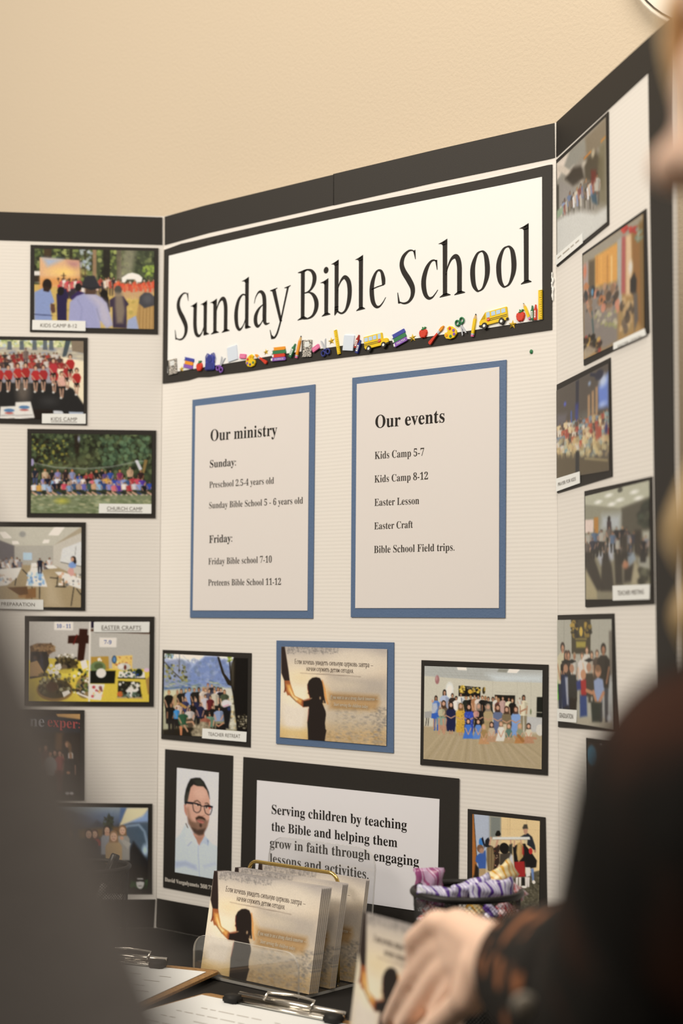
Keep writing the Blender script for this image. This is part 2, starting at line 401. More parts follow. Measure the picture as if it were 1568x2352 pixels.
# ------------------------------------------------------------------ the tri-fold board
m_board = mat('white_corrugated_board', alb('ece2cf', hx('f0e6d4'), .83), .62, .25)
n_, l_, b_ = nodes(m_board)
tc = n_.new('ShaderNodeTexCoord'); sp = n_.new('ShaderNodeSeparateXYZ'); mu = n_.new('ShaderNodeMath'); si = n_.new('ShaderNodeMath'); bp = n_.new('ShaderNodeBump')
nz = n_.new('ShaderNodeTexNoise'); nz.inputs['Scale'].default_value = 9; ad = n_.new('ShaderNodeMath'); ad.operation = 'MULTIPLY_ADD'; ad.inputs[1].default_value = 2.5
mu.operation = 'MULTIPLY'; mu.inputs[1].default_value = 2*pi/0.0044; si.operation = 'SINE'
l_.new(tc.outputs['Object'], sp.inputs[0]); l_.new(tc.outputs['Object'], nz.inputs['Vector']); l_.new(sp.outputs['Y'], mu.inputs[0])
l_.new(nz.outputs[0], ad.inputs[0]); l_.new(mu.outputs[0], ad.inputs[2]); l_.new(ad.outputs[0], si.inputs[0]); l_.new(si.outputs[0], bp.inputs['Height'])
bp.inputs['Strength'].default_value = .38; bp.inputs['Distance'].default_value = .00009; l_.new(bp.outputs[0], b_.inputs['Normal'])
m_black = add_bump(mat('black_card', (.021, .0192, .0175), .6, .32), 900, .25, .0003)
m_blue = add_bump(mat('blue_card', alb('586b80', hx('e6dac4'), .8), .55, .35), 420, .5, .0006)
m_white = mat('white_paper', alb('faf5ef', hx('f6ecdd'), .82), .6, .25)
m_cream = mat('cream_paper', alb('e6dac8', hx('ece1cd'), .80), .62, .25)
m_grey_paper = mat('soft_white_paper', alb('d6cdc1', hx('d6cab6'), .80), .62, .25)
m_caption = mat('white_caption_paper', alb('e6e0d2', hx('e6dac4'), .84), .55, .3)
m_ink = mat('black_ink', (.014, .012, .011), .6, .25)
m_ink_soft = mat('faded_black_ink', (.045, .040, .035), .6, .25)
m_ink_grey = mat('grey_ink', (.16, .15, .14), .6, .25)
m_ink_faint = mat('faint_grey_ink', (.42, .40, .37), .6, .25)
m_ink_white = mat('white_ink', (.78, .76, .72), .6, .25)
m_ink_brown = mat('dark_brown_ink', (.06, .035, .025), .6, .25)

board = empty('display_board', 'large white tri-fold board with black borders standing on the table against the beige wall', 'display board', frame('center', WC/2, 0))
def board_part(name, pl, pts, h0, h1, m, **kw):
    o = prism(name, pts, h0, h1, m, None, **kw)
    o.parent = board; o.matrix_parent_inverse = board.matrix_world.inverted(); o.matrix_world = frame(pl, 0, 0)
    return o
TH = .004
board_part('panel', 'center', [(0, 0), (WC, 0), (WC, HB), (0, HB)], -TH, 0, m_board)
board_part('panel', 'left', [(-WS, 0), (-.0004, 0), (-.0004, HB), (-WS, HB)], -TH, 0, m_board)
board_part('panel', 'right', [(.0004, 0), (WS, 0), (WS, HB), (.0004, HB)], -TH, 0, m_board)
def strip_px(pl, pts):
    return board_part('border_strip', pl, [on(pl, *p) for p in pts], .0002, .0009, m_black)
# along the top
strip_px('left', [(-192, 480), (373, 499.5), (373, 562.5), (-192, 546)])
strip_px('center', [(379, 498), (470, 472.5), (768, 401), (768, 470.5), (480, 535), (379, 563)])
strip_px('center', [(766, 400), (1000, 344.5), (1200, 299), (1273.5, 283), (1274.5, 362), (1258, 366), (1000, 419), (766, 471.5)])
uo, zo = WS-.0005, HB-.0005
a = on('right', 1279, 281); b = on('right', 1278.5, 361); c = on('right', 1489, 167)
board_part('border_strip', 'right', [(a[0], zo), (uo, zo), (uo, c[1]), (c[0], c[1]), b], .0002, .0009, m_black)
# side strip of the right wing
d = on('right', 1490, 200); e = on('right', 1515, 1400)
board_part('border_strip', 'right', [(d[0], c[1]-.0002), (uo, c[1]-.0002), (uo, .001), (e[0], .001)], .0002, .0009, m_black)
# along the foot
board_part('border_strip', 'left', [(-WS+.001, .001), (-.0035, .001), (-.0015, .036), (-WS+.001, .036)], .0002, .0009, m_black)
board_part('border_strip', 'center', [(.0008, .001), (WC-.003, .001), (WC-.003, .0375), (.0016, .0375)], .0002, .0009, m_black)
board_part('border_strip', 'right', [(.003, .001), (e[0]-.001, .001), (e[0]-.001, .037), (.003, .037)], .0002, .0009, m_black)
# torn paper at the right fold
bm = bmesh.new(); rg = random.Random(4)
for k in range(9):
    x_, y_ = on('center', 1269.5+rg.uniform(-1.5, 1), 630+k*7); bm_ell(bm, (x_, y_, .0012), (.0007+rg.random()*.0008, .0016+rg.random()*.0018, .0005), None, 8, 6)
o = from_bm('paper_tear', bm, m_white, None, True); o.parent = board; o.matrix_parent_inverse = board.matrix_world.inverted(); o.matrix_world = frame('center', 0, 0)

class Sheet:
    """something glued on a panel: an Empty in the panel's plane with its layers as parts"""
    def __init__(s, name, label, cat, pl, quad, group=None, lift=0.0):
        s.pl = pl; q = [on(pl, *p) for p in quad]
        s.cu = sum(p[0] for p in q)/len(q); s.cz = sum(p[1] for p in q)/len(q); s.lift = lift
        s.e = empty(name, label, cat, frame(pl, s.cu, s.cz), group); s.quad = quad
    def p(s, x, y):
        u, z = on(s.pl, x, y)
        if s.pl == 'right': u = max(u, .0022)
        return (u-s.cu, z-s.cz)
    def slab(s, name, pts, h0, h1, m, label=None, parent=None):
        return prism(name, [s.p(*q) for q in pts], h0+s.lift, h1+s.lift, m, parent or s.e, label=label)
    def words(s, lines, h, m, name='lettering', parent=None, label=None):
        """lines: text, style, left end px, right end px, y of the top of the tallest letter at the left end (px)"""
        out = []
        for t, st, a, b, ytop in lines:
            pa = s.p(*a); out.append((t, st, pa, s.p(*b), s.p(a[0], ytop)[1]-pa[1]))
        for one in out: r_ = letters(name, [one], m, parent or s.e, h+s.lift, label)
        return r_
    def print_(s, cv, pts, white, h=.0012, k=.8, name='print', rough=.42, label=None):
        cv.finish()
        return paint(name, cv, [s.p(*q) for q in pts], h+s.lift, None, s.e, white, k, rough, label)
def Zm(x0, y0, sc):
    return lambda *pts: [(x0+x/sc, y0+y/sc) for x, y in pts]
def photo(label, pl, mat_px, cv, print_px, white, group, caption=None, lift=0.0, cap_ul=False):
    s = Sheet('mounted_photo', label, 'photo', pl, mat_px, group, lift)
    s.slab('mat', mat_px, .0003, .0012, m_black)
    s.print_(cv, print_px, white, .0016)
    if caption:
        pts, lines = caption
        c = s.slab('caption_strip', pts, .0018, .0022, m_caption)
        w_ = lines and s.words(lines, .0024, m_ink_grey if not cap_ul else m_ink_grey, 'lettering', c)
        if cap_ul:
            t, st, a, b, yt = lines[0]
            s.slab('underline', [(a[0], a[1]+1.8), (b[0], b[1]+1.8), (b[0], b[1]+2.8), (a[0], a[1]+2.8)], .00222, .0024, m_ink_grey, parent=c)
    return s

# ------------------------------------------------------------------ pictures on the left wing
GL = 'photos glued down the left wing of the board'
SK = ['c89a78', 'b88868', 'd4aa88', 'a87858']
HR = ['3a2a20', '241c18', '6a4a30', '9a7a4c', '4a3426']
z1 = Zm(0, 460, 3.92)
q = [(312, 437), (1388, 460), (1385, 1162), (310, 1140)]
c = Cv(230, 152, q, '4c5438', 11)
c.S(312, 430, 1388, 760, ['2c3022', '5a6a38', '8a9a4c', '3c4630', '1e2018', 'b0b868', '6a7450'], 420, 8, 26, .7)
c.P([(1170, 430), (1390, 430), (1390, 760), (1080, 760)], '4a5440', .5, 20)
for x, wd, cl in ((430, 70, '4a3828'), (850, 34, 'a08060'), (765, 14, '3c3428'), (960, 60, '26241e'), (1070, 44, '6a6252'), (640, 24, '33301f')):
    c.P([(x-wd/2, 430), (x+wd/2, 430), (x+wd/2, 740), (x-wd/2, 740)], cl, .9, 2)
c.P([(1120, 430), (1230, 430), (1180, 720), (1060, 720)], 'b0a890', .55, 12)
c.S(725, 440, 830, 640, ['a8b8cc', 'c4d0dc'], 20, 8, 18, .6)
c.P([(300, 760), (1400, 770), (1400, 1170), (300, 1150)], 'c8aa58')
c.S(310, 860, 1390, 1150, ['d8bc68', 'b09848', 'cfb866', 'a89a4a'], 160, 8, 20, .6)
c.P([(312, 640), (362, 640), (360, 745), (312, 740)], 'd8d4cc'); c.P([(312, 680), (360, 680), (360, 740), (312, 740)], '3c3428')
c.P([(357, 515), (712, 545), (720, 720), (715, 750), (362, 795)], 'd8ac80')
c.P([(380, 520), (570, 533), (430, 600)], '9cb0cc', .9, 10); c.P([(600, 540), (712, 548), (716, 700), (640, 640)], 'b07c80', .8, 14)
c.E(590, 650, 130, 40, 'eec86a', .9, 14); c.P([(362, 700), (720, 700), (715, 750), (362, 795)], 'd89444', .9, 10)
for x, y, k in ((573, 690, 30), (525, 715, 16), (625, 720, 14)):
    c.L([(x, y-k), (x, y+k)], 7, '3a2a20'); c.L([(x-k*.6, y-k*.3), (x+k*.6, y-k*.3)], 7, '3a2a20')
for i in range(16):
    c.man(545+i*13+c.rng.uniform(-6, 6), 690+c.rng.uniform(0, 60), 150, ['c83c44', 'd04858', 'b03038', 'e0d8d0'][i % 4], HR[i % 5], SK[i % 4], '3c3440', .34)
for i in range(8):
    c.man(880+i*24, 700+c.rng.uniform(-8, 30), 160, ['d8b8a8', 'b04838', '3c3438', 'd8cfc0'][i % 4], HR[i % 5], SK[i % 4], '6a5a48', .3)
for i in range(17):
    c.man(1045+i*21, 720+c.rng.uniform(-14, 26), 150, ['d85830', 'e06838', 'c84828', 'd8502c'][i % 4], HR[i % 5] if i % 3 else 'd8d4cc', SK[i % 4], 'c09878', .32)
c.P([(1095, 700), (1150, 665), (1190, 655), (1250, 672), (1280, 700), (1275, 738), (1230, 742), (1215, 715), (1140, 715), (1125, 742), (1098, 740)], 'e8e6e2')
c.S(1290, 590, 1380, 690, ['9cb440', '7a9434'], 18, 8, 18, .8)
c.P([(312, 830), (372, 800), (400, 790), (450, 800), (492, 920), (450, 945), (470, 1085), (312, 1085)], '8698c4', 1, 2); c.P([(455, 930), (492, 940), (500, 1010), (470, 1022), (455, 985)], '6a4a3c')
c.E(425, 765, 42, 55, '2a1e1a'); c.P([(390, 770), (455, 790), (440, 830), (392, 820)], '3a2820'); c.L([(315, 1030), (470, 1040)], 8, '3c4468')
c.P([(508, 850), (540, 800), (590, 800), (612, 860), (600, 940), (600, 1085), (515, 1085), (512, 960)], '2e2450'); c.E(545, 820, 30, 40, '1e1818')
c.E(705, 785, 30, 36, '241a18'); c.P([(640, 870), (700, 820), (750, 830), (750, 890), (640, 900)], '3c2a60')
c.E(935, 850, 36, 44, '1a1614'); c.P([(900, 870), (975, 870), (990, 1010), (960, 1010), (930, 930)], '241c20')
c.P([(618, 1060), (628, 920), (690, 865), (770, 838), (850, 845), (915, 880), (960, 930), (1015, 1125), (960, 1155), (900, 1080), (905, 1155), (640, 1150), (618, 1085)], '9c9fc6', 1, 2)
c.P([(770, 838), (850, 845), (960, 930), (1015, 1125), (960, 1155), (900, 1080), (880, 960)], 'bcb6c4', .8, 14); c.L([(700, 900), (740, 980), (720, 1100)], 10, '868ab4', .6, 4); c.L([(870, 980), (900, 1080)], 8, '8688a8', .8, 3)
c.P([(770, 800), (865, 800), (860, 850), (765, 850)], '5a4438'); c.P([(735, 780), (760, 700), (790, 680), (850, 682), (878, 740), (905, 790), (820, 812)], '34353c', 1, 2); c.L([(735, 780), (820, 800), (905, 785)], 18, '2a2b32')
c.P([(985, 900), (1030, 870), (1110, 865), (1160, 940), (1140, 960), (1140, 1155), (1015, 1150), (1010, 960), (988, 970)], '44384e'); c.E(1062, 810, 34, 40, '54524c'); c.P([(1035, 830), (1100, 840), (1125, 1000), (1105, 1110), (1050, 1110), (1035, 960)], '8a7c6a', .9, 6)
c.P([(1150, 1080), (1225, 1040), (1255, 1160), (1140, 1155)], '9aa6c6'); c.P([(1245, 930), (1390, 930), (1390, 1165), (1250, 1165), (1225, 1050)], 'b08c50', 1, 3)
for i in range(9): c.L([(1260+i*15, 950), (1255+i*15, 1160)], 4, ['8a6838', 'd0ac70'][i % 2], .7)
c.P([(1248, 930), (1256, 870), (1300, 832), (1350, 836), (1388, 870), (1388, 950), (1300, 975)], '4c4c52', 1, 2); c.E(1330, 890, 40, 40, '66666a', .6, 8)
photo('black matted print of people watching an outdoor stage, captioned KIDS CAMP 8-12', 'left',
      z1((275, 402), (1427, 432), (1423, 1207), (270, 1185)), c, z1(*q), 'ebdfcb', GL,
      (z1((293, 1080), (771, 1090), (770, 1180), (291, 1168)), [('KIDS CAMP 8-12', 'sans', (93.1, 752), (176.8, 753.6), 743.5)]))

q = [(-325, 1254), (752, 1270), (752, 1975), (-325, 1960)]
c = Cv(230, 150, q, '9a98a0', 12)
c.P([(-330, 1240), (760, 1250), (760, 1330), (-330, 1330)], 'c4c890'); c.S(-320, 1250, 750, 1325, ['dcdca8', '8aa060', 'b8c8d8', 'e8e4d0', '6a8450'], 160, 6, 20, .7)
c.P([(-330, 1325), (760, 1325), (760, 1450), (-330, 1420)], 'b4ae9c'); c.S(-320, 1330, 750, 1430, ['7c88a4', '8c94b0', 'd8ceb0'], 60, 12, 40, .6, 2, .3)
for x, t in ((85, 1270), (195, 1265), (310, 1265), (405, 1265), (460, 1265), (-90, 1265), (-200, 1265)):
    c.P([(x-18, t), (x+18, t), (x+24, 1350), (x-20, 1350)], '5a6470', .9)
c.P([(590, 1262), (640, 1262), (600, 1400), (555, 1430)], '4c5a60'); c.P([(640, 1265), (760, 1265), (760, 1380), (650, 1360)], '8a7c68')
c.P([(500, 1400), (760, 1450), (760, 1980), (560, 1900)], 'eadcbc', 1, 4)
for row in range(3):
    for i in range(22):
        x = -320+i*40+row*14+c.rng.uniform(-8, 8)
        if x > 560: continue
        c.man(x, 1375+row*34+c.rng.uniform(-10, 10), 130, ['a02c2c', '8a3434', '5a4444', '3c3838', 'c8c0b8', 'b04038'][int(c.rng.integers(6))], HR[i % 5], SK[i % 4], None, .5)
c.man(232, 1330, 180, '7a6a64', '5a4a44', 'a08474', '5a5258', .3)
c.P([(-330, 1640), (560, 1650), (660, 1700), (760, 1850), (760, 1985), (-330, 1985)], '2c2c2d', 1, 3)
c.E(210, 1720, 60, 110, '766c62', .8, 16); c.E(440, 1810, 70, 40, '484848', .6, 12); c.P([(-330, 1870), (480, 1890), (480, 1985), (-330, 1985)], '2a1e18', .9, 4)
for x, y, cl in ((-240, 1500, 'b02428'), (-150, 1490, 'a82428'), (-60, 1500, 'b02428'), (-5, 1490, 'b02428'), (75, 1490, 'b02428'), (160, 1475, 'b82020'), (230, 1470, 'a82020'), (320, 1495, 'b82028'), (390, 1490, 'a82028'), (487, 1500, 'b01c20'), (555, 1550, 'd8a898'), (690, 1520, 'b01818'), (605, 1470, 'a82028'), (632, 1395, 'b01818'), (480, 1430, 'b82838')):
    c.P([(x-20, y+110), (x+20, y+110), (x+28, y+165), (x-24, y+165)], '26221f'); c.L([(x-14, y+150), (x-6, y+225)], 13, 'c09a80'); c.L([(x+14, y+150), (x+8, y+225)], 13, 'b89078')
    c.P([(x-22, y+42), (x+22, y+42), (x+42, y+75), (x+30, y+125), (x-30, y+125), (x-42, y+75)], cl); c.L([(x-36, y+85), (x-6, y+125)], 11, 'c09a80')
    c.E(x, y+14, 19, 24, '34241c'); c.E(x, y+20, 14, 19, 'cda284')
    c.E(x-6, y+232, 10, 9, 'd8d4cc')
for x in (-175, 5, 140):
    k = 40 if x != 140 else 0
    c.P([(x, 1820+k), (x+135, 1815+k), (x+172, 1960), (x-10, 1972)], 'dedcd6', 1, 1.5); c.E(x+78, 1865+k*.7, 48, 16, '4a7aa8', .9); c.E(x+78, 1890+k*.7, 40, 9, 'b84840', .8); c.L([(x, 1940), (x+150, 1935)], 12, 'b4b0ac')
c.P([(480, 1895), (560, 1900), (575, 1925), (480, 1925)], 'c8ccd0'); c.P([(620, 1905), (750, 1910), (750, 1930), (620, 1930)], 'a8b4c4')
photo('black matted print of red shirted children on a dark stage, captioned KIDS CAMP', 'left',
      [(-93, 771), (201.5, 775.8), (200.3, 976.6), (-94, 970)], c, [(-83, 780), (191.8, 784), (191.8, 963.8), (-83, 960)], 'ebdfcb', GL,
      (z1((380, 1923), (772, 1925), (772, 2014), (379, 2010)), [('KIDS CAMP', 'sans', (117.3, 967.3), (177.3, 967.8), 958.8)]), cap_ul=True)

z2 = Zm(0, 960, 3.92)
q = [(286, 140), (1367, 155), (1362, 862), (278, 857)]
c = Cv(240, 156, q, '3a4430', 13)
c.S(280, 140, 1370, 560, ['2a2e20', '46543a', '5c6c48', '23261c', '6a7850', '3c4c38', '4e5a3a'], 620, 8, 24, .75)
c.S(300, 190, 620, 420, ['1e1d17', '3a3420', '9a9638', '2a2418'], 130, 5, 16, .75); c.S(900, 170, 1360, 420, ['4a6248', '5c7858', '3c5440', '6a8a66'], 150, 8, 22, .6)
c.P([(670, 150), (720, 150), (715, 320), (680, 320)], '2c2018', .8, 4); c.E(712, 190, 10, 26, 'b0b8d0', .8, 3)
c.P([(400, 430), (900, 300), (800, 460), (500, 470)], '7a7a50', .4, 24)
c.P([(275, 680), (1370, 690), (1365, 870), (275, 865)], '7c8664', 1, 6)
c.S(280, 690, 1360, 860, ['8a9470', '6a7850', 'a8a880', '9aa684', '5c6c48', 'b8b48c'], 280, 8, 30, .6, 1.5, .4); c.E(560, 748, 50, 22, 'c8c030', .7, 8)
c.L([(290, 400), (500, 445), (770, 458), (1000, 440), (1230, 395), (1330, 385)], 5, 'a8b0a8', .9); c.L([(290, 412), (520, 455), (770, 468), (1010, 450), (1230, 405)], 3, '8a948c', .7)
c.P([(1215, 385), (1240, 378), (1280, 460), (1258, 478)], 'c8c8cc'); c.P([(1300, 375), (1330, 380), (1300, 500), (1280, 490)], '8a7440'); c.E(292, 400, 14, 34, '9c94b8')
tops = ['2a3040', 'c8b090', '2c2a30', '8a86b8', '3a2c30', '8890b8', '3a4a98', 'b04048', 'a83c3c', '2a2a2c', '23252c', '5c4a80', '3058a8', '8a3060', 'b89878', '3c2428']
for i, (x, y) in enumerate([(317, 450), (407, 462), (470, 468), (522, 465), (592, 462), (652, 465), (715, 500), (780, 495), (825, 480), (870, 470), (920, 460), (950, 480), (995, 470), (1080, 470), (1172, 440), (1268, 470)]):
    c.man(x, y, 165, tops[i % 16], ['2c2420', 'c87030', '4a3020', '8a6a40'][i % 4], SK[i % 4], ['4a5478', '8a98b8', '23252c', '6a7aa0'][i % 4], .36)
low = ['d8d8e0', '26262a', '6a68b0', '8a88c0', 'c8c4cc', 'd0a040', 'c84860', '3a5a58', 'd06878', '8898c8', 'a8c0d8', '7a9ac0', 'c8a078', '5a3aa0', '1c1c20', '9ab0d0', '3a5a80', '8ab0d0', 'e0d8d0', '3050a8', '20283c', 'a89080', '2a4a80', 'b03040']
for i in range(24):
    x = 400+i*40 if i < 23 else 430
    c.man(x, 535+c.rng.uniform(-10, 18), 130, low[(i*7+3) % 24], HR[i % 5], SK[i % 4], None, .52)
for i in range(24):
    x = 312+i*45
    c.man(x, 578+c.rng.uniform(-8, 18), 125, low[(i*5) % 24], ['2c2420', 'e0dcd8', '8a6a40', '3a2a20', '5048a0'][i % 5], SK[i % 4], None, .5)
    c.L([(x-18, 670), (x+16, 690)], 16, ['c09a80', '3c4a70', '2a2a2c', 'b89078'][i % 4]); c.E(x+18, 694, 10, 6, 'c8b0a0')
photo('black matted print of a big group on grass under dark trees, captioned CHURCH CAMP', 'left',
      z2((247, 98), (1407, 113), (1401, 902), (242, 893)), c, z2(*q), 'e6dac5', GL,
      (z2((893, 772), (1362, 777), (1362, 862), (890, 858)), [('CHURCH CAMP', 'sans', (245.7, 1172), (327, 1173.2), 1163.8)]), cap_ul=True)

q = [(-345, 985), (733, 985), (728, 1705), (-345, 1700)]
c = Cv(230, 152, q, 'a69a82', 14)
c.P([(-350, 975), (740, 975), (480, 1150), (125, 1155), (-10, 1105), (-350, 1040)], 'b8b4a4'); c.P([(125, 1155), (480, 1150), (478, 1340), (125, 1320)], 'a8a498')
c.P([(-350, 1040), (-10, 1105), (125, 1155), (125, 1330), (-350, 1420)], '6c686a', 1, 3); c.P([(478, 1150), (740, 1030), (740, 1440), (478, 1330)], 'bcb6a8')
c.P([(560, 1180), (740, 1110), (740, 1340), (540, 1300)], 'd0d2d2', .8, 2); c.L([(545, 1300), (735, 1340)], 5, '4a463e'); c.L([(685, 1155), (675, 1240)], 3, '5a5a50')
for p in ([(490, 985), (580, 985), (525, 1058), (432, 1058)], [(-10, 1032), (45, 1030), (105, 1085), (30, 1090)], [(395, 1100), (445, 1098), (435, 1128), (380, 1130)], [(105, 1115), (155, 1112), (170, 1138), (110, 1140)], [(-260, 990), (-160, 990), (-110, 1040), (-220, 1045)]):
    c.P(p, 'f4f0e6')
c.E(200, 1050, 30, 26, '8a8a86', .8, 3); c.P([(205, 1215), (285, 1218), (285, 1282), (205, 1282)], 'a8c0dc')
c.P([(-350, 1500), (220, 1330), (480, 1330), (740, 1450), (740, 1710), (-350, 1710)], 'a2906e', 1, 4); c.P([(400, 1420), (480, 1420), (560, 1710), (400, 1710)], 'b4a486', .8, 20)
for i in range(26):
    c.man(-330+i*24 if i < 22 else 360+(i-22)*28, 1270+c.rng.uniform(-14, 40), 130, ['c8c4c0', '8a8a90', 'd8d4d0', 'b0a8a0', '3a3c48'][i % 5], HR[i % 5], SK[i % 4], None, .4)
for p in ([(-340, 1420), (-60, 1370), (190, 1350), (150, 1440), (60, 1510), (-345, 1560)], [(275, 1350), (365, 1350), (425, 1522), (228, 1515)], [(280, 1310), (330, 1308), (345, 1345), (275, 1348)], [(492, 1390), (560, 1388), (740, 1450), (740, 1545), (628, 1508)], [(400, 1330), (480, 1328), (520, 1355), (430, 1360)], [(640, 1440), (740, 1470), (740, 1512), (690, 1505)]):
    c.P(p, 'd8d6d0')
c.S(250, 1400, 390, 1500, ['7aa4d0', 'a8c4e0', '5a80a8', 'e8e8e8'], 36, 8, 20, .8); c.S(-320, 1400, 120, 1500, ['c0a890', 'e8e4e0', '9ab0c0', '8a8078', 'a86058'], 60, 6, 18, .8); c.S(520, 1400, 730, 1510, ['a8a098', 'c89870', '6a6a68', 'e8e4dc'], 26, 6, 16, .8)
for a, b in (((285, 1525), (282, 1630)), ((355, 1525), (352, 1630)), ((665, 1525), (640, 1690)), ((140, 1450), (130, 1510)), ((520, 1430), (510, 1520)), ((570, 1450), (575, 1525)), ((240, 1410), (200, 1370)), ((690, 1540), (735, 1600))): c.L([a, b], 8, '2c2a28')
c.L([(500, 1520), (590, 1522)], 10, '34322e'); c.L([(450, 1440), (510, 1445)], 8, '34322e')
c.P([(165, 1530), (245, 1520), (235, 1625), (160, 1620)], 'a07a4a'); c.P([(235, 1545), (320, 1530), (320, 1620), (225, 1630)], '8a6438'); c.P([(60, 1530), (240, 1520), (250, 1590), (170, 1600)], '6a4c2c')
c.man(357, 1265, 140, '2c3040', '2a1e1a', SK[0], '34343c', .4)
c.P([(620, 1355), (660, 1350), (668, 1410), (640, 1430), (605, 1390)], 'cc9a90'); c.P([(628, 1305), (668, 1290), (688, 1310), (680, 1350), (640, 1355), (612, 1335)], '7a98c8'); c.E(660, 1272, 24, 26, '2c221e'); c.E(652, 1275, 15, 19, 'c09478'); c.E(676, 1295, 12, 20, '2c221e')
photo('black matted print of a classroom with long white tables, captioned PREPARATION', 'left',
      [(-98, 1198), (197.2, 1199.8), (196.2, 1402.6), (-99, 1398)], c, [(-88, 1210), (187, 1211.3), (185.7, 1395), (-88, 1393)], 'ddd0ba', GL,
      ([(-62, 1376.5), (99.5, 1377.6), (99.5, 1400.6), (-62, 1397.5)], [('PREPARATION', 'sans', (2, 1391.6), (79.8, 1392.9), 1383.5)]))

z3 = Zm(0, 1390, 3.92)
q = [(262, 148), (1348, 150), (1340, 870), (253, 865)]
c = Cv(250, 164, q, 'aca69c', 15)
Y = 'c8b018'
c.P([(250, 500), (440, 480), (810, 500), (810, 880), (250, 880)], Y, 1, 2); c.P([(255, 640), (430, 520), (420, 880), (250, 880)], 'b09a28', .6, 20)
c.P([(270, 370), (330, 345), (450, 345), (490, 380), (480, 420), (440, 445), (420, 520), (270, 500)], '6e5438', 1, 2); c.S(275, 345, 485, 420, ['8a6c48', '5a442c', '9a7c54'], 50, 6, 16, .8); c.P([(275, 420), (420, 420), (440, 530), (400, 610), (270, 520)], '2c2826'); c.S(280, 430, 430, 560, ['3a3c4c', '23201e', '544238'], 30, 8, 20, .7)
c.P([(265, 520), (330, 500), (390, 600), (360, 650), (265, 655)], 'a8865a'); c.P([(265, 645), (360, 640), (400, 610), (400, 640), (265, 665)], '2c2218')
c.P([(712, 212), (788, 215), (785, 270), (798, 272), (795, 345), (772, 345), (752, 508), (692, 500), (705, 345), (608, 345), (612, 275), (708, 270)], '3c1e14', 1, 1); c.L([(690, 270), (660, 350)], 12, '6a1c14')
c.E(590, 540, 100, 75, '463c24', 1, 2); c.S(500, 470, 700, 590, ['5c5030', '38301c', '74643a', '2a2414'], 70, 6, 18, .8); c.E(590, 560, 46, 34, '2c241a'); c.E(575, 560, 30, 26, '6a5a44'); c.S(530, 440, 660, 480, ['e8e4d4', 'b0a890', '7a6c48'], 16, 5, 12, .9)
c.P([(430, 590), (760, 560), (700, 640), (600, 650), (470, 640)], 'd8c020', .8, 4)
c.E(490, 765, 165, 100, '8a6a30', 1, 2); c.E(490, 755, 150, 85, '4a4028', 1, 2); c.S(350, 620, 640, 800, ['3a3420', '5c5434', '2a2618', '746a4c', 'a8a484'], 110, 6, 20, .75); c.E(465, 735, 55, 45, '4e3824', 1, 4)
c.S(430, 540, 540, 610, ['f0eee6', 'e0ddd0'], 18, 8, 18, .9)
c.E(760, 740, 80, 100, '8a7448', 1, 2); c.S(650, 580, 800, 800, ['4a5a2c', '2c3a20', 'e8e6dc', '6a7c40', '3c3020', '202838'], 50, 6, 16, .85); c.L([(690, 790), (790, 830)], 14, 'd8d4c8')
c.P([(555, 785), (615, 765), (630, 790), (570, 830)], 'e0dcd0'); c.P([(720, 505), (770, 490), (790, 560), (740, 580)], 'dcd8cc')
c.P([(808, 140), (1350, 140), (1345, 580), (806, 600)], 'a8a398'); c.P([(806, 570), (1345, 575), (1345, 880), (800, 880)], Y)
c.P([(815, 150), (850, 150), (850, 205), (815, 205)], '2c2438'); c.L([(815, 225), (1345, 250)], 22, '5a4030'); 
c.P([(815, 465), (975, 460), (980, 580), (815, 600)], 'a88428'); c.P([(1005, 460), (1190, 450), (1188, 575), (1010, 580)], 'd4b058'); c.S(1030, 460, 1180, 560, ['b08838', '8a6428', 'e0c884', 'a84830'], 24, 4, 9, .8); c.E(1027, 490, 22, 36, '2c4a6a'); c.E(1027, 490, 13, 24, '5a84a8')
c.E(880, 560, 70, 55, '6a7c50', 1, 2); c.E(885, 550, 40, 30, '54603c'); c.E(1115, 555, 60, 34, 'b8b4a8'); c.E(1085, 550, 22, 20, 'e4e2dc'); c.E(1125, 560, 12, 22, '6a2c20')
c.P([(806, 590), (1040, 590), (1030, 705), (806, 705)], '1e2018'); c.E(908, 612, 44, 42, 'd8d6ce', 1, 1); c.P([(1070, 595), (1300, 600), (1305, 665), (1062, 660)], 'd8d4cc'); c.L([(1062, 655), (1308, 660)], 10, '1c1c1e'); c.E(1250, 608, 34, 36, '1c2e22'); c.S(1080, 580, 1240, 660, ['3c5030', '24303c', '4a5c38', '2c4a90'], 26, 5, 12, .85)
c.S(880, 480, 950, 500, ['f0ece4'], 6, 7, 9, 1)
c.P([(806, 710), (940, 712), (905, 855), (806, 845)], 'dcdad2'); c.S(815, 730, 920, 820, ['b03038', 'd8a060', '7a3838', 'a8c090'], 14, 6, 16, .8)
c.P([(1062, 680), (1255, 690), (1278, 835), (1055, 830)], '2c2a20'); c.L([(1055, 830), (1278, 835)], 14, 'a8926a'); c.P([(1205, 695), (1250, 760), (1180, 830), (1130, 770)], 'dad8d0'); c.S(1070, 695, 1260, 760, ['e8e6dc', 'c8c4b4', '4a4a38'], 26, 7, 15, .9); c.E(1080, 800, 28, 24, 'b8601c'); c.S(1100, 780, 1270, 830, ['24281c', '4a5c48', '8a9a90'], 26, 6, 14, .8)
c.P([(1310, 670), (1345, 640), (1345, 810), (1330, 800)], 'a07c3c'); c.E(1320, 585, 26, 18, 'c8a8b8')
c.P([(488, 152), (655, 152), (655, 225), (488, 222)], 'e4e4e2'); c.P([(893, 292), (1047, 295), (1045, 378), (895, 376)], 'e2e2e0')
c.P([(802, 140), (815, 140), (806, 880), (792, 880)], 'd8d2c6', 1, .8)
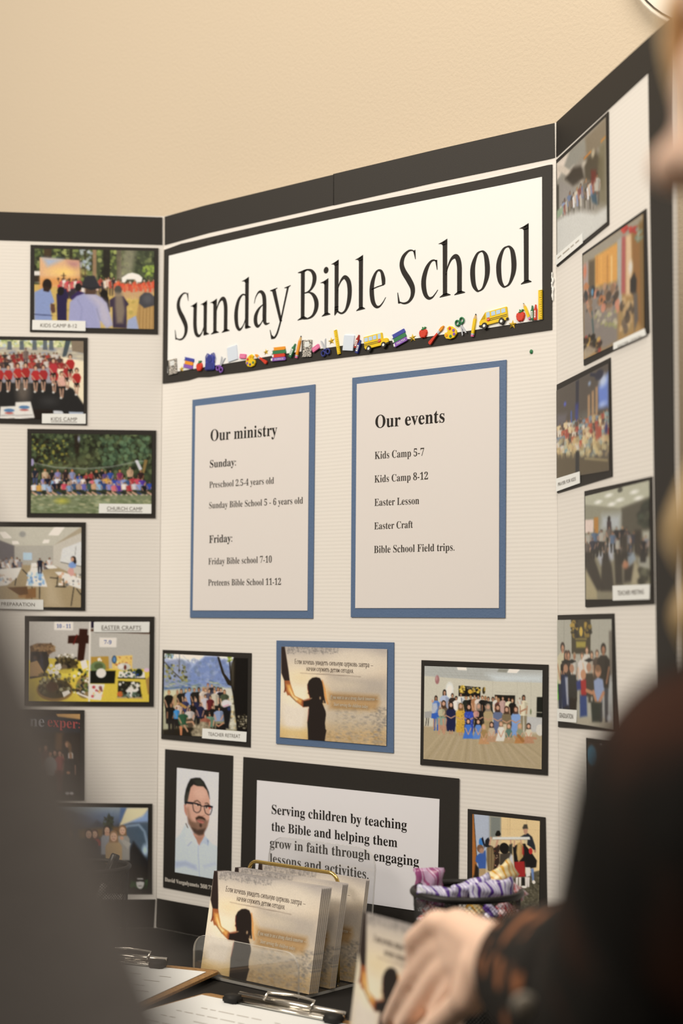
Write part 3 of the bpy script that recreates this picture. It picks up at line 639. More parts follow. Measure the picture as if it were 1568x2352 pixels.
s = photo('black matted double print of crafts on a yellow cloth, captioned EASTER CRAFTS', 'left',
          z3((222, 97), (1391, 103), (1384, 912), (215, 905)), c, z3(*q), 'cfc1aa', GL,
          (z3((845, 153), (1345, 150), (1342, 245), (845, 242)), [('EASTER CRAFTS', 'sans', (233.4, 1445.6), (324, 1446.6), 1436.4)]), cap_ul=True)
m_ink_blue = mat('blue_ink', alb('3c5c96', hx('d8ccb8')), .6)
s.words([('10 - 11', 'bold', (130.2, 1442.2), (162.8, 1442.4), 1432.9), ('7-9', 'bold', (239, 1479.2), (255.9, 1479.4), 1469.8)], .0018, m_ink_blue, label='blue age numbers on the print')

q = [(-376, 980), (720, 980), (718, 1715), (-376, 1715)]
c = Cv(200, 140, q, '2a221c', 16)
c.V([(0, '2a241f'), (.3, '241d19'), (1, '1c1613')])
c.P([(500, 980), (725, 980), (725, 1030), (515, 1005)], 'b08850'); c.P([(-380, 1000), (510, 1005), (725, 1030), (725, 1150), (-380, 1140)], '2c3036', 1, 2)
c.P([(495, 1150), (565, 1150), (560, 1400), (480, 1400)], '6e5030', .9, 6); c.P([(560, 1170), (720, 1170), (720, 1420), (560, 1420)], '2e2218', .9, 6); c.L([(330, 1218), (425, 1222)], 8, '6a645c', .8)
for x, y, sh, hr in ((350, 1270, '4a3c40', '4a3a34'), (405, 1255, '7a4a48', '4a3024'), (488, 1300, '3a2c28', '34241c'), (600, 1225, '2a2422', '6a4c34'), (446, 1312, '9a9490', '4a3428'), (533, 1305, '9a4a48', '3a241c'), (632, 1325, '1e1a1a', 'c8c4c0'), (250, 1280, '5a4444', '3a2a22'), (150, 1290, '8a5048', '4a3428'), (50, 1280, '3c3a48', '2a201c')):
    c.man(x, y, 400, sh, hr, 'b88a70', '3c2624', .24)
c.P([(490, 1490), (560, 1490), (550, 1680), (500, 1680)], '5c2c28', .9, 4); c.P([(570, 1400), (660, 1400), (680, 1700), (560, 1700)], '1c1818', .9, 6); c.E(448, 1445, 60, 70, '98928e', 1, 3)
c.E(610, 1510, 18, 14, 'a87858'); c.E(600, 1695, 20, 14, 'b8b4b0'); c.E(640, 1695, 20, 14, 'b8b4b0'); c.P([(600, 1230), (640, 1250), (645, 1400), (615, 1330)], '7a5c3c', .8, 3)
s = photo('black matted dark print of girls under a shop sign ending exper, on the left wing', 'left',
          z3((-376-30, 935), (760, 945), (755, 1757), (-410, 1748)), c, z3(*q), 'cbbda6', GL)
m_ink_red = mat('faded_red_ink', alb('9c3e38', hx('cbbda6')), .6); m_ink_pale = mat('pale_sign_ink', alb('a8a29a', hx('cbbda6')), .6)
s.words([('ne', 'bold', (67, 1668.5), (101, 1669.5), 1651)], .0020, m_ink_pale, label='pale sign letters in the print')
s.words([('exper', 'bold', (108, 1668.5), (178, 1673.5), 1653), (':', 'bold', (180, 1672), (183, 1672.5), 1660)], .0020, m_ink_red, label='red sign letters in the print')

z4 = Zm(0, 1800, 3.92)
q = [(243, 204), (1333, 217), (1328, 950), (240, 945)]
c = Cv(230, 156, q, '2c3440', 17)
c.V([(0, '80888a'), (.12, '606a74'), (.3, '424a54'), (.6, '2a3038'), (1, '1e1c1a')])
c.P([(240, 300), (420, 230), (640, 250), (800, 300), (900, 350), (1080, 330), (1080, 480), (240, 480)], '4c5460', 1, 6); c.E(930, 260, 140, 40, '8a9aa4', .6, 10); c.E(930, 300, 170, 50, '566880', .8, 14); c.P([(240, 420), (600, 360), (800, 400), (870, 330), (980, 400), (1080, 360), (1080, 560), (240, 560)], '3a424e', .9, 6)
c.E(1230, 520, 120, 160, '506070', 1, 8); c.P([(1090, 400), (1330, 360), (1330, 700), (1150, 640)], '445460', .8, 14); c.L([(1080, 420), (1150, 380), (1250, 370), (1300, 430), (1330, 560)], 16, '8a9cac', .8, 4)
c.P([(1140, 220), (1333, 218), (1290, 310), (1100, 370), (1075, 380), (1110, 280)], 'c8b890', 1, 3); c.P([(1280, 290), (1333, 240), (1333, 340), (1160, 350), (1080, 385)], '7a92b4', .9, 5); c.P([(1085, 215), (1140, 218), (1090, 340), (1070, 350)], '4a6284', .9, 4); c.E(1305, 600, 26, 50, 'a8bccc', .9, 6)
c.P([(1150, 640), (1200, 520), (1333, 700), (1333, 950), (1100, 950)], '16181c', 1, 6); c.P([(240, 720), (1150, 700), (1333, 760), (1333, 950), (240, 950)], '1e1a18', 1, 8)
c.P([(980, 265), (1010, 330), (1000, 335), (1030, 400), (930, 400), (962, 335), (950, 330)], '2c3424', 1, 3); c.S(930, 300, 1030, 410, ['2e3a28', '1e281c', '3c4a30'], 40, 5, 12, .8)
c.P([(700, 420), (930, 400), (920, 480), (700, 500)], '8a6428', .8, 8); c.P([(1010, 390), (1070, 390), (1070, 440), (1020, 440)], '7a5424', .8, 6)
def bust(x, y, r, shirt, hair, wd, dn, long_=True):
    if long_: c.P([(x-r*.95, y), (x+r*.95, y), (x+r*1.15, y+r*2.3), (x-r*1.15, y+r*2.3)], hair, 1, 2)
    c.P([(x-wd*.35, y+r*1.5), (x+wd*.35, y+r*1.5), (x+wd*.5, y+r*2.3), (x+wd*.5, dn), (x-wd*.5, dn), (x-wd*.5, y+r*2.3)], shirt, 1, 2)
    c.E(x, y-r*.1, r*1.0, r*1.15, hair); c.E(x, y+r*.25, r*.75, r*1.0, 'c49c80'); c.E(x-r*.3, y+r*.12, r*.1, r*.07, '3a2820'); c.E(x+r*.3, y+r*.12, r*.1, r*.07, '3a2820'); c.L([(x-r*.28, y+r*.72), (x+r*.28, y+r*.72)], r*.12, '8a4a3c')
bust(620, 450, 34, '3a3034', '3a2a22', 130, 640); bust(480, 470, 34, '4a4a50', '2c221c', 130, 660); bust(340, 480, 34, '54403c', '4a3424', 130, 660)
bust(850, 450, 32, '8a2c28', '54342a', 110, 560); bust(962, 415, 32, '8a8c90', '2a1e1a', 110, 640); bust(795, 450, 36, '24232a', '3a241c', 170, 680); bust(1102, 415, 36, '8c8880', '7a5c3c', 130, 690)
c.P([(1060, 480), (1110, 500), (1180, 540), (1150, 590), (1090, 520)], '9a968c', 1, 2); c.E(1095, 490, 18, 16, 'b88c70'); c.E(962, 455, 24, 16, 'b88c70')
bust(1022, 470, 40, 'a08660', '8a6a48', 150, 720)
c.S(1180, 870, 1333, 945, ['2e4a28', '3c6034', '1c2c1a'], 34, 8, 22, .8); c.E(1262, 880, 42, 62, '24221f'); c.E(1260, 892, 36, 56, 'b0ada6'); c.P([(1222, 862), (1300, 862), (1295, 884), (1265, 880), (1256, 880), (1228, 884)], '1a1918'); c.L([(1245, 920), (1275, 920)], 5, '3a3836'); c.P([(1222, 842), (1245, 820), (1280, 820), (1300, 842), (1300, 852), (1222, 852)], '26241f')
s = photo('black matted print of girls before a blue mountain mural, lowest on the left wing', 'left',
          z4((205, 172), (1372, 180), (1368, 990), (203, 982)), c, z4(*q), 'bfb19a', GL)

# ------------------------------------------------------------------ the title poster
z5 = Zm(360, 340, 3.136); z6 = Zm(800, 340, 3.136); z7 = Zm(420, 860, 4.055); z8 = Zm(780, 810, 3.7325)
title = Sheet('title_poster', 'long white poster lettered Sunday Bible School in a black border', 'poster', 'center', [(378, 573), (1269, 378), (1268, 757), (375, 881)])
wav = z5((57, 735), (120, 712), (180, 690), (260, 673), (400, 640), (560, 603)) + z6((0, 420), (500, 322), (1000, 222), (1300, 157), (1440, 124), (1470, 120), (1468, 1308), (1000, 1375), (600, 1430), (300, 1468), (0, 1503)) + z5((1150, 1532), (900, 1570), (640, 1612), (470, 1632), (380, 1648), (300, 1650), (230, 1672), (110, 1690), (47, 1697))
title.slab('mat', wav, .0003, .0013, m_black)
wp = z5((95, 778), (200, 752), (400, 700), (800, 610)) + z6((0, 492), (600, 371), (1100, 272), (1400, 210), (1402, 1238)) + z6((1000, 1300), (500, 1372), (0, 1420)) + z5((900, 1487), (470, 1560), (240, 1597), (85, 1622))
title.slab('paper', wp, .0014, .0019, m_white)
# letters of the title: strokes with a width at every point, and cut serifs (unit = height of a small x)
def swell(pts, closed=False, n=8):
    P = np.array(pts, float)
    Q = np.vstack([P[-1], P, P[0], P[1]]) if closed else np.vstack([2*P[0]-P[1], P, 2*P[-1]-P[-2]])
    out = []
    for i in range(1, len(Q)-2):
        for k in range(n):
            t = k/n; out.append(.5*(2*Q[i]+(-Q[i-1]+Q[i+1])*t+(2*Q[i-1]-5*Q[i]+4*Q[i+1]-Q[i+2])*t*t+(-Q[i-1]+3*Q[i]-3*Q[i+1]+Q[i+2])*t**3))
    if not closed: out.append(P[-1])
    A = np.array(out); X = A[:, :2]; N_ = len(X)
    d = (np.roll(X, -1, 0)-np.roll(X, 1, 0)) if closed else np.gradient(X, axis=0)
    d /= np.maximum(np.linalg.norm(d, axis=1, keepdims=True), 1e-9); nr = np.stack([-d[:, 1], d[:, 0]], 1)*np.maximum(A[:, 2:3], .012)/2
    V = np.empty((2*N_, 2)); V[0::2] = X+nr; V[1::2] = X-nr
    return V, [[2*i, 2*i+1, (2*i+3) % (2*N_), (2*i+2) % (2*N_)] for i in range(N_ if closed else N_-1)]
def glyph(ch, w):
    T_, h = .150, .075; out = []
    def st(*p, closed=False): out.append(swell([(x*w, y, t) for x, y, t in p], closed))
    def po(*p): out.append((np.array([(x, y) for x, y in p], float), [list(range(len(p)))]))
    def stem(x, y0, y1): po((x*w-h*.92, y0), (x*w+h*.92, y0), (x*w+h, y1), (x*w-h, y1-.05))
    def flag(x, y, l=.15): po((x*w-h-l, y-.075), (x*w-h-l*.3, y-.092), (x*w-h+.015, y-.15), (x*w+h, y-.12), (x*w+h, y+.022), (x*w-h, y-.035))
    def foot(x, a, b, y=0.0): po((a*w, y-.014), (b*w, y+.008), (b*w, y+.026), (x*w+h*.95, y+.075), (x*w-h*.95, y+.060), (a*w, y+.006))
    if ch == 'S':
        st((.93, 1.27, .03), (.8, 1.345, .035), (.58, 1.345, .06), (.32, 1.22, .115), (.23, 1.03, .145), (.34, .83, .16), (.62, .58, .17), (.81, .36, .155), (.80, .16, .125), (.62, .02, .075), (.36, -.012, .05), (.08, .05, .03))
        po((.84*w, 1.33), (.96*w, 1.35), (.98*w, 1.10), (.95*w, 1.10)); po((.0, .30), (.035*w, .30), (.13*w, .06), (.16*w, .0), (.04*w, .01))
    elif ch == 'u':
        st((.2, .96, T_), (.19, .55, T_), (.2, .3, T_), (.27, .09, .13), (.42, .005, .085), (.57, .07, .05), (.68, .22, .032), (.75, .40, .02)); flag(.2, 1.0, .14); stem(.77, .0, 1.0); flag(.77, 1.0, .14); foot(.77, .70, 1.0)
    elif ch in 'nh':
        top = 1.0 if ch == 'n' else 1.46
        stem(.21, 0, top); flag(.21, top); foot(.21, .0, .43); st((.24, .52, .02), (.32, .74, .04), (.45, .92, .07), (.6, .985, .115), (.71, .92, .14), (.775, .72, T_), (.78, .4, T_), (.78, 0, T_)); foot(.78, .58, 1.0)
    elif ch == 'd':
        st((.78, .86, .03), (.66, .975, .04), (.5, .985, .06), (.31, .86, .11), (.19, .62, .145), (.165, .38, .155), (.22, .13, .13), (.36, .0, .085), (.52, .05, .05), (.66, .2, .032), (.76, .42, .02)); stem(.78, .0, 1.46); flag(.78, 1.46); foot(.78, .74, 1.02)
    elif ch == 'a':
        st((.10, .68, .02), (.17, .84, .035), (.34, .975, .06), (.52, .97, .10), (.66, .84, .145), (.70, .6, T_), (.70, .2, T_), (.76, .06, .10), (.88, .035, .05), (1.0, .05, .025))
        st((.70, .61, .03), (.54, .58, .04), (.34, .48, .09), (.19, .31, .14), (.19, .12, .14), (.31, .01, .095), (.46, .05, .05), (.60, .16, .032), (.70, .30, .02))
    elif ch == 'y':
        po((.08*w, .985), (.08*w+.15, .995), (.60*w, .04), (.48*w, .04)); st((.88, .99, .075), (.72, .56, .065), (.58, .18, .06), (.47, -.08, .065), (.36, -.28, .07), (.24, -.385, .065), (.12, -.39, .05))
        po((.0, -.15), (.03*w, -.15), (.10*w, -.30), (.2*w, -.355), (.17*w, -.425), (.07*w, -.42)); po((.0, .955), (.0, .975), (.35*w, 1.015), (.37*w, .995), (.26*w, .965), (.1*w, .93)); po((.70*w, .96), (.70*w, .978), (1.0*w, 1.02), (1.01*w, 1.0), (.92*w, .965), (.82*w, .95))
    elif ch == 'B':
        stem(.24, 0, 1.36); po((.0, 1.315), (.0, 1.335), (.3*w, 1.375), (.45*w, 1.375), (.45*w, 1.345), (.24*w, 1.28)); foot(.24, .0, .45)
        st((.26, 1.355, .035), (.46, 1.36, .045), (.66, 1.30, .09), (.785, 1.15, .145), (.77, .97, .14), (.64, .81, .08), (.46, .735, .04), (.26, .725, .03)); st((.36, .725, .03), (.56, .715, .045), (.76, .61, .11), (.885, .42, .155), (.865, .22, .145), (.72, .06, .085), (.5, .0, .045), (.26, .01, .04))
    elif ch in 'il':
        top = 1.0 if ch == 'i' else 1.46
        stem(.52, 0, top); flag(.52, top, .16 if ch == 'i' else .14); foot(.52, .02, 1.0)
    elif ch == 'b':
        stem(.22, .06, 1.46); flag(.22, 1.46, .13); po((.22*w-h*.95, .2), (.22*w+h, .2), (.30*w, .06), (.14*w, -.045), (.12*w, -.02))
        st((.24, .56, .02), (.33, .77, .04), (.47, .92, .075), (.62, .96, .115), (.78, .82, .15), (.835, .56, .155), (.79, .28, .14), (.66, .07, .085), (.50, -.005, .055), (.36, .02, .05), (.2, .12, .05))
    elif ch == 'e':
        st((.17, .50, .03), (.5, .545, .032), (.90, .575, .03)); st((.865, .575, .11), (.845, .74, .13), (.74, .93, .085), (.56, .985, .05), (.38, .90, .09), (.22, .68, .14), (.18, .44, .155), (.25, .18, .14), (.42, .03, .09), (.62, .01, .055), (.82, .1, .035), (.99, .23, .02))
    elif ch == 'c':
        st((.93, .93, .04), (.78, .985, .04), (.58, .955, .07), (.36, .80, .125), (.21, .56, .155), (.20, .34, .155), (.30, .13, .125), (.48, .02, .08), (.68, .025, .05), (.86, .11, .032), (1.0, .2, .02)); po((.84*w, .985), (.96*w, .98), (.98*w, .72), (.945*w, .72))
    elif ch == 'o':
        st((.54, .99, .04), (.36, .93, .075), (.20, .70, .135), (.165, .46, .155), (.22, .18, .13), (.36, .02, .07), (.48, .0, .04), (.65, .07, .075), (.80, .30, .135), (.835, .54, .155), (.78, .82, .13), (.67, .96, .07), closed=True)
    return out
XH, ZB = .0432, .7488
row = [('S', z5, 138, 236, 1350), ('u', z5, 258, 385, 1350), ('n', z5, 398, 533, 1330), ('d', z5, 558, 683, 1300), ('a', z5, 697, 820, 1280), ('y', z5, 822, 970, 1250),
       ('B', z5, 1022, 1174, 1220), ('i', z5, 1195, 1258, 1203), ('b', z5, 1268, 1422, 1185), ('l', z5, 1443, 1508, 1165), ('e', z6, 153, 278, 1145),
       ('S', z6, 360, 495, 1110), ('c', z6, 525, 652, 1085), ('h', z6, 665, 848, 1060), ('o', z6, 876, 1035, 1030), ('o', z6, 1063, 1227, 1000), ('l', z6, 1248, 1326, 978)]
parts = []
for ch, zz, xa, xb, yb in row:
    ua = on('center', *zz((xa, yb))[0])[0]; ub = on('center', *zz((xb, yb))[0])[0]
    for v, f in glyph(ch, (ub-ua)/XH):
        v = v*XH; v[:, 0] += ua; v[:, 1] += ZB; parts.append((v, f))
du, dz = on('center', *z5((1227, 882))[0])
pts = np.array(arcpts(du, dz, .0039, .0040, n=20)); parts.append((np.vstack([[du, dz], pts]), [[0, i+1, (i+1) % 20+1] for i in range(20)]))
V_, F_c = merge(parts); V3 = np.column_stack([V_[:, 0]-title.cu, V_[:, 1]-title.cz, np.full(len(V_), .0021)])
me = bpy.data.meshes.new('lettering'); me.from_pydata(V3.tolist(), [], F_c); me.update(); link('lettering', me, m_ink, title.e)

# ------------------------------------------------------------------ the two lists
s = Sheet('text_sheet', 'blue bordered sheet headed Our ministry listing Sunday and Friday classes', 'text sheet', 'center', z7((95, 238), (1236, 93), (1215, 2272), (72, 2265)))
s.slab('mat', z7((95, 238), (1236, 93), (1215, 2272), (72, 2265)), .0003, .0013, m_blue)
s.slab('paper', z7((127, 297), (1185, 168), (1168, 2200), (101, 2198)), .0014, .0020, m_cream)
s.words([('Our ministry', 'bold', (486.1, 1013.4), (639, 1000.5), 987), ('Sunday:', 'bold', (484.6, 1074.5), (544.5, 1069.6), 1057.3), ('Friday:', 'bold', (482.9, 1247.5), (535.9, 1244.2), 1230)], .0022, m_ink)
s.words([('Preschool 2.5-4 years old', 'reg', (483.4, 1121), (631.6, 1111), 1105.6), ('Sunday Bible School 5 - 6 years old', 'reg', (482.9, 1168.3), (698.2, 1156.7), 1153),
         ('Friday Bible school 7-10', 'reg', (481.2, 1297), (626.7, 1292.1), 1281.4), ('Preteens Bible School 11-12', 'reg', (480.7, 1345.3), (647.9, 1343.4), 1330)], .0022, m_ink_soft)
s = Sheet('text_sheet', 'blue bordered sheet headed Our events listing camps and Easter lessons', 'text sheet', 'center', z8((113, 217), (1432, 62), (1421, 2273), (100, 2268)))
s.slab('mat', z8((113, 217), (1432, 62), (1421, 2273), (100, 2268)), .0003, .0013, m_blue)
s.slab('paper', z8((156, 270), (1376, 123), (1372, 2190), (142, 2190)), .0014, .0020, m_cream)
s.words([('Our events', 'bold', (864.4, 983.6), (1023.3, 970.2), 954)], .0022, m_ink)
s.words([('Kids Camp 5-7', 'reg', (863.1, 1054.9), (976.4, 1046.8), 1037.2), ('Kids Camp 8-12', 'reg', (862.5, 1108.7), (985.2, 1101.2), 1091.4), ('Easter Lesson', 'reg', (862.5, 1162.3), (964.9, 1157.8), 1146),
         ('Easter Craft', 'reg', (862, 1216.2), (950.4, 1212.4), 1200), ('Bible School Field trips.', 'reg', (861.4, 1270.3), (1046, 1264.7), 1253.5)], .0022, m_ink_soft)

# ------------------------------------------------------------------ pictures on the middle panel
GC = 'photos glued low on the middle panel'
zr = Zm(360, 1450, 5.2267)
q = [(105, 268), (1100, 318), (1090, 1290), (85, 1235)]
c = Cv(190, 190, q, '8898b8', 21)
c.ax = .78
c.V([(0, 'd8d8dc'), (.1, '98a8c8'), (.4, '7c8cb0'), (.5, '90a090'), (.56, 'c8c8a0'), (1, '58503c')])
c.P([(100, 260), (600, 280), (480, 380), (330, 330), (105, 350)], 'e4e4e4', .9, 6); c.P([(400, 480), (600, 300), (740, 300), (900, 420), (920, 640), (420, 620)], '7488b4', 1, 6); c.P([(100, 350), (300, 330), (420, 400), (380, 640), (100, 660)], '8c94ac', .9, 8)
c.S(110, 340, 920, 600, ['6878a0', '8c9cc0', '7c88a4', '9aa6c0', '6c7c8c'], 160, 8, 30, .45, 2)
c.S(120, 590, 900, 690, ['7a8c78', '9aa888', 'b8b890', '6c8078', '4c6890'], 90, 8, 30, .7, 2, .4); c.L([(110, 690), (420, 670)], 14, '4c6894', .9, 3); c.P([(100, 710), (300, 690), (300, 900), (95, 950)], 'c8c4a0', .9, 6); c.P([(90, 950), (170, 1000), (180, 1180), (85, 1230)], 'a8a88c', .9, 6)
c.P([(780, 680), (930, 680), (960, 1180), (860, 1180)], 'c8c4b0', .9, 6); c.S(880, 780, 980, 1180, ['a8a48c', 'd8d4c0', '6a6450', 'c8b078'], 40, 8, 18, .7)
c.L([(105, 370), (200, 470), (320, 580)], 12, '4a4430'); c.L([(290, 280), (285, 500)], 8, '4c4a44'); c.S(110, 400, 380, 600, ['8a8438', '6a6830', '3c3c24', 'a09c58'], 44, 6, 20, .75); c.S(105, 265, 220, 320, ['3a4424', '5a6c44', '7aa0c0'], 26, 5, 14, .8)
c.L([(330, 290), (420, 380)], 4, '5a5c60', .7); c.L([(240, 290), (300, 400)], 4, '5a5c60', .7)
c.P([(745, 305), (770, 305), (830, 500), (920, 620), (920, 660), (870, 640), (800, 500)], '2c2418'); c.P([(880, 310), (893, 310), (915, 560), (900, 570)], '2c2418'); c.S(870, 310, 920, 360, ['9cac28', '7c8c20'], 12, 6, 14, .9)
c.P([(940, 310), (1105, 318), (1092, 1290), (980, 1200), (930, 760), (900, 600), (910, 420)], '15100c', 1, 2); c.P([(905, 380), (950, 350), (940, 700), (915, 640)], '5a5444', .8, 6); c.S(990, 980, 1090, 1180, ['4a4434', '7a745c', '2a261c', 'a8a088'], 60, 5, 13, .7)
c.P([(85, 1180), (450, 1150), (560, 1290), (85, 1245)], '2a2418', 1, 4)
rt = [(160, 705, '1c1816', 'a07838', 470), (265, 700, 'a8946a', '9a8468', 430), (312, 690, '22201e', '5a4430', 440), (370, 685, '24222a', '7a7c58', 400), (412, 675, '8098c4', '4a3c34', 430), (473, 680, '2a2420', '7a5c3c', 400), (527, 672, '201e1e', '2c2218', 440), (583, 668, 'c8bcae', 'b09070', 420), (636, 622, 'a08878', '7a4430', 330), (682, 634, '2c2830', '8a7058', 330), (712, 660, '3a4050', '2a201a', 330), (757, 668, 'c8c0c4', '6a4c38', 430), (790, 676, '24222c', '3a2c22', 430), (832, 700, '4c5640', '6a4c34', 430), (606, 684, 'b8aca0', '8a6c50', 380), (650, 690, '5a5460', '4a3a30', 400), (716, 698, 'bcb4a0', '9a7c60', 400),
      (360, 795, '3a3c60', '7a5c44', 380), (488, 800, '2a2c4c', '9a8878', 380), (604, 755, 'b8b4b8', '3a2a20', 380), (664, 770, '6a2028', '3a2a20', 370), (270, 845, 'd0b8a8', '8a6440', 340), (187, 860, '15120f', '6a4a34', 420), (255, 905, '2c8cc8', '6a4c34', 300), (455, 850, '241f22', '3a2a22', 360), (545, 855, '24284a', '4a3c34', 380), (690, 890, '1c181a', '4a3024', 330)]
for x, y, sh, hr, hh in rt: c.man(x, y, hh*.86, sh, hr, SK[int(x) % 4], '26211f', .30)
c.P([(300, 850), (390, 910), (360, 930), (290, 880)], 'a8803c')
for x, y, sh, hr in ((415, 915, 'bcb4ae', '3a3024'), (335, 950, '2c5c40', '2a2218'), (655, 980, '6a9078', '3a2820'), (768, 910, '8494b4', '34261e'), (605, 1000, '9a5c48', '6a4438')):
    c.man(x, y, 300, sh, hr, 'c09070', None, .42)
c.P([(370, 1060), (440, 1040), (490, 1110), (470, 1160), (400, 1150)], '5a4c3c'); c.L([(380, 1090), (450, 1085), (480, 1150)], 18, 'b88c6c'); c.L([(350, 1130), (390, 1200)], 18, 'b88c6c'); c.P([(290, 1140), (325, 1140), (320, 1250), (300, 1250)], 'c07c50')
c.P([(430, 1210), (560, 1080), (620, 1090), (690, 1190), (560, 1290), (450, 1270)], '8c8068', 1, 3); c.S(460, 1100, 640, 1270, ['a89c80', '6a604c', 'b8ac90'], 30, 8, 20, .6); c.P([(740, 1110), (840, 1110), (850, 1190), (730, 1180)], '1c1a1c'); c.L([(740, 1120), (760, 1140), (820, 1100)], 16, 'b88460')
c.E(855, 870, 60, 50, 'c8c4c4', 1, 2); c.L([(820, 900), (880, 880)], 14, 'c898a8'); c.P([(810, 920), (900, 890), (910, 960), (880, 1170), (840, 1160)], '1a1a20', 1, 3); c.E(885, 930, 20, 24, '2c3c68', .9, 2)
photo('black matted print of a big group by a lake and mountains, captioned TEACHER RETREAT', 'center', zr((77, 222), (1142, 262), (1130, 1392), (60, 1290)), c, zr(*q), 'ddd0ba', GC,
      (zr((563, 1163), (1092, 1207), (1087, 1328), (558, 1282)), [('TEACHER RETREAT', 'sans', (480.9, 1689.5), (554.8, 1695.3), 1681.2)]))

# the picture card: a girl holding a hand against a low sun
zc = Zm(620, 1450, 5.2267)
CQ = [(150, 183), (1420, 213), (1410, 1375), (133, 1270)]
def card_art(W, H):
    c = Cv(W, H, CQ, 'd8c4a0', 22); c.gain = 1.04
    c.V([(0, 'b4aaa0'), (.12, 'd6c8b2'), (.3, 'e0cdb0'), (.45, 'd9c8b0'), (.75, 'd6c4a4'), (.9, 'd8bc84'), (1, 'c8a468')])
    c.P([(700, 500), (1420, 560), (1420, 800), (900, 760)], 'aca296', .75, 26); c.P([(740, 620), (1420, 700), (1420, 1380), (640, 1330)], 'bcae98', .6, 30)
    c.P([(640, 1150), (1420, 1180), (1420, 1380), (640, 1330)], 'c0a070', .7, 30); c.E(1020, 370, 300, 160, 'e2d4bc', .7, 20); c.E(900, 640, 200, 60, 'd8c8ac', .6, 14)
    c.S(220, 185, 830, 270, ['8c8680', '7c7672', 'a49c92', '6c6864'], 240, 4, 11, .5); c.S(800, 880, 1415, 1340, ['9c9284', 'a89a84', '8c8680', 'ccb48a', 'b0a084'], 420, 6, 26, .35, 1.2, .5); c.S(1250, 900, 1415, 1370, ['7c7872', '8c847c', '9c9080'], 160, 5, 16, .45, 1, .6); c.S(700, 1200, 1400, 1350, ['b08c50', 'd8b478', '94805c'], 160, 6, 24, .35, 1.2, .5)
    c.E(330, 700, 300, 260, 'f4e4c0', .8, 30); c.E(300, 1000, 170, 300, 'e8dcc8', .95, 26); c.E(330, 780, 110, 90, 'fff0c0', .8, 24); c.E(380, 560, 140, 70, 'ecd4a4', .7, 20); c.P([(133, 1150), (470, 1180), (470, 1300), (133, 1270)], 'dcb868', .7, 14)
    c.P([(720, 735), (1310, 770), (1330, 850), (1290, 950), (720, 930)], 'b88c50', .75, 12); c.P([(740, 760), (1290, 790), (1290, 840), (740, 820)], '907048', .7, 8); c.P([(770, 880), (1200, 900), (1200, 940), (770, 920)], 'a07c48', .6, 8)
    c.E(600, 760, 110, 110, 'f0a838', .55, 22)
    c.P([(150, 185), (192, 185), (215, 330), (238, 480), (252, 600), (262, 640), (300, 760), (340, 800), (330, 850), (270, 790), (190, 690), (185, 590), (150, 500)], '332622', 1, 1.5)
    c.P([(186, 590), (250, 590), (268, 660), (310, 775), (400, 815), (440, 850), (460, 900), (410, 908), (340, 855), (262, 776), (240, 765), (225, 770), (205, 720), (188, 728), (195, 660)], 'a85c28', 1, 2)
    c.P([(215, 640), (258, 640), (305, 770), (345, 800), (400, 820), (380, 870), (330, 830), (270, 765), (230, 720)], 'f0b048', .9, 6); c.P([(250, 690), (300, 780), (350, 810), (330, 830), (280, 780)], 'fff0b0', .9, 5)
    c.P([(400, 830), (500, 800), (520, 900), (410, 908)], '8a3c1c', .9, 4); c.L([(188, 728), (200, 680)], 14, '7a3018')
    c.P([(460, 640), (480, 590), (520, 556), (565, 548), (610, 560), (640, 610), (652, 680), (664, 780), (680, 860), (640, 860), (680, 960), (684, 1000), (672, 1100), (678, 1170), (690, 1190), (680, 1240), (668, 1325), (470, 1310), (466, 1190), (460, 1090), (476, 990), (480, 900), (412, 905), (415, 838), (480, 825), (520, 800), (490, 800), (482, 760), (466, 745), (474, 720), (462, 690)], '2a211d', 1, 1.5)
    c.L([(640, 590), (668, 700), (680, 800), (705, 868)], 12, 'd87820', .85, 3); c.L([(660, 650), (690, 800), (700, 860)], 6, 'f0a840', .8, 2); c.L([(466, 640), (468, 700), (476, 740), (492, 790)], 7, '9c3824', .8, 2); c.L([(474, 930), (466, 1080)], 7, '8c3028', .8, 2); c.E(615, 800, 10, 18, 'c8a478', .8, 1.5); c.E(655, 845, 8, 18, 'c8a070', .8, 1.5)
    c.L([(375, 500), (600, 512), (850, 528), (1100, 543)], 4, '5a4438', .85, .6)
    c.finish()
    return c
CARD = card_art(244, 200)
CARD_LINES = [('Если хочешь увидеть сильную церковь завтра —', 'cyr', (313, 388), (1252, 432), 330), ('начни служить детям сегодня.', 'cyr', (452, 472), (1018, 500), 430)]
CARD_ENG = [('If you want to see a strong church tomorrow —', 'ital', (738, 808), (1315, 836), 762), ('Start serving the children today.', 'ital', (778, 893), (1198, 925), 850)]
def card_words(pos, parent, h, m1, m2):
    """pos maps the picture's drawing units to local metres"""
    def ln(src):
        out = []
        for t, st, a, b, yt in src:
            pa, pb, pt = pos(*a), pos(*b), pos(a[0], yt); out.append((t, st, pa, pb, pt[1]-pa[1]))
        return out
    letters('lettering', ln(CARD_LINES), m1, parent, h); letters('lettering', ln(CARD_ENG), m2, parent, h, 'pale slanted lettering')
m_ink_pale2 = mat('pale_card_ink', alb('d0c0a0', PAPER), .5)
s = Sheet('mounted_card', 'blue bordered picture card of a silhouetted girl glued below the two lists', 'picture card', 'center', zc((85, 110), (1493, 133), (1488, 1460), (80, 1348)))
s.slab('mat', zc((85, 110), (1493, 133), (1488, 1460), (80, 1348)), .0003, .0013, m_blue)
s.print_(CARD, zc(*CQ), 'e4d8c2', .0022, name='card')
card_words(lambda x, y: s.p(*zc((x, y))[0]), s.e, .0024, m_ink_brown, m_ink_pale2)

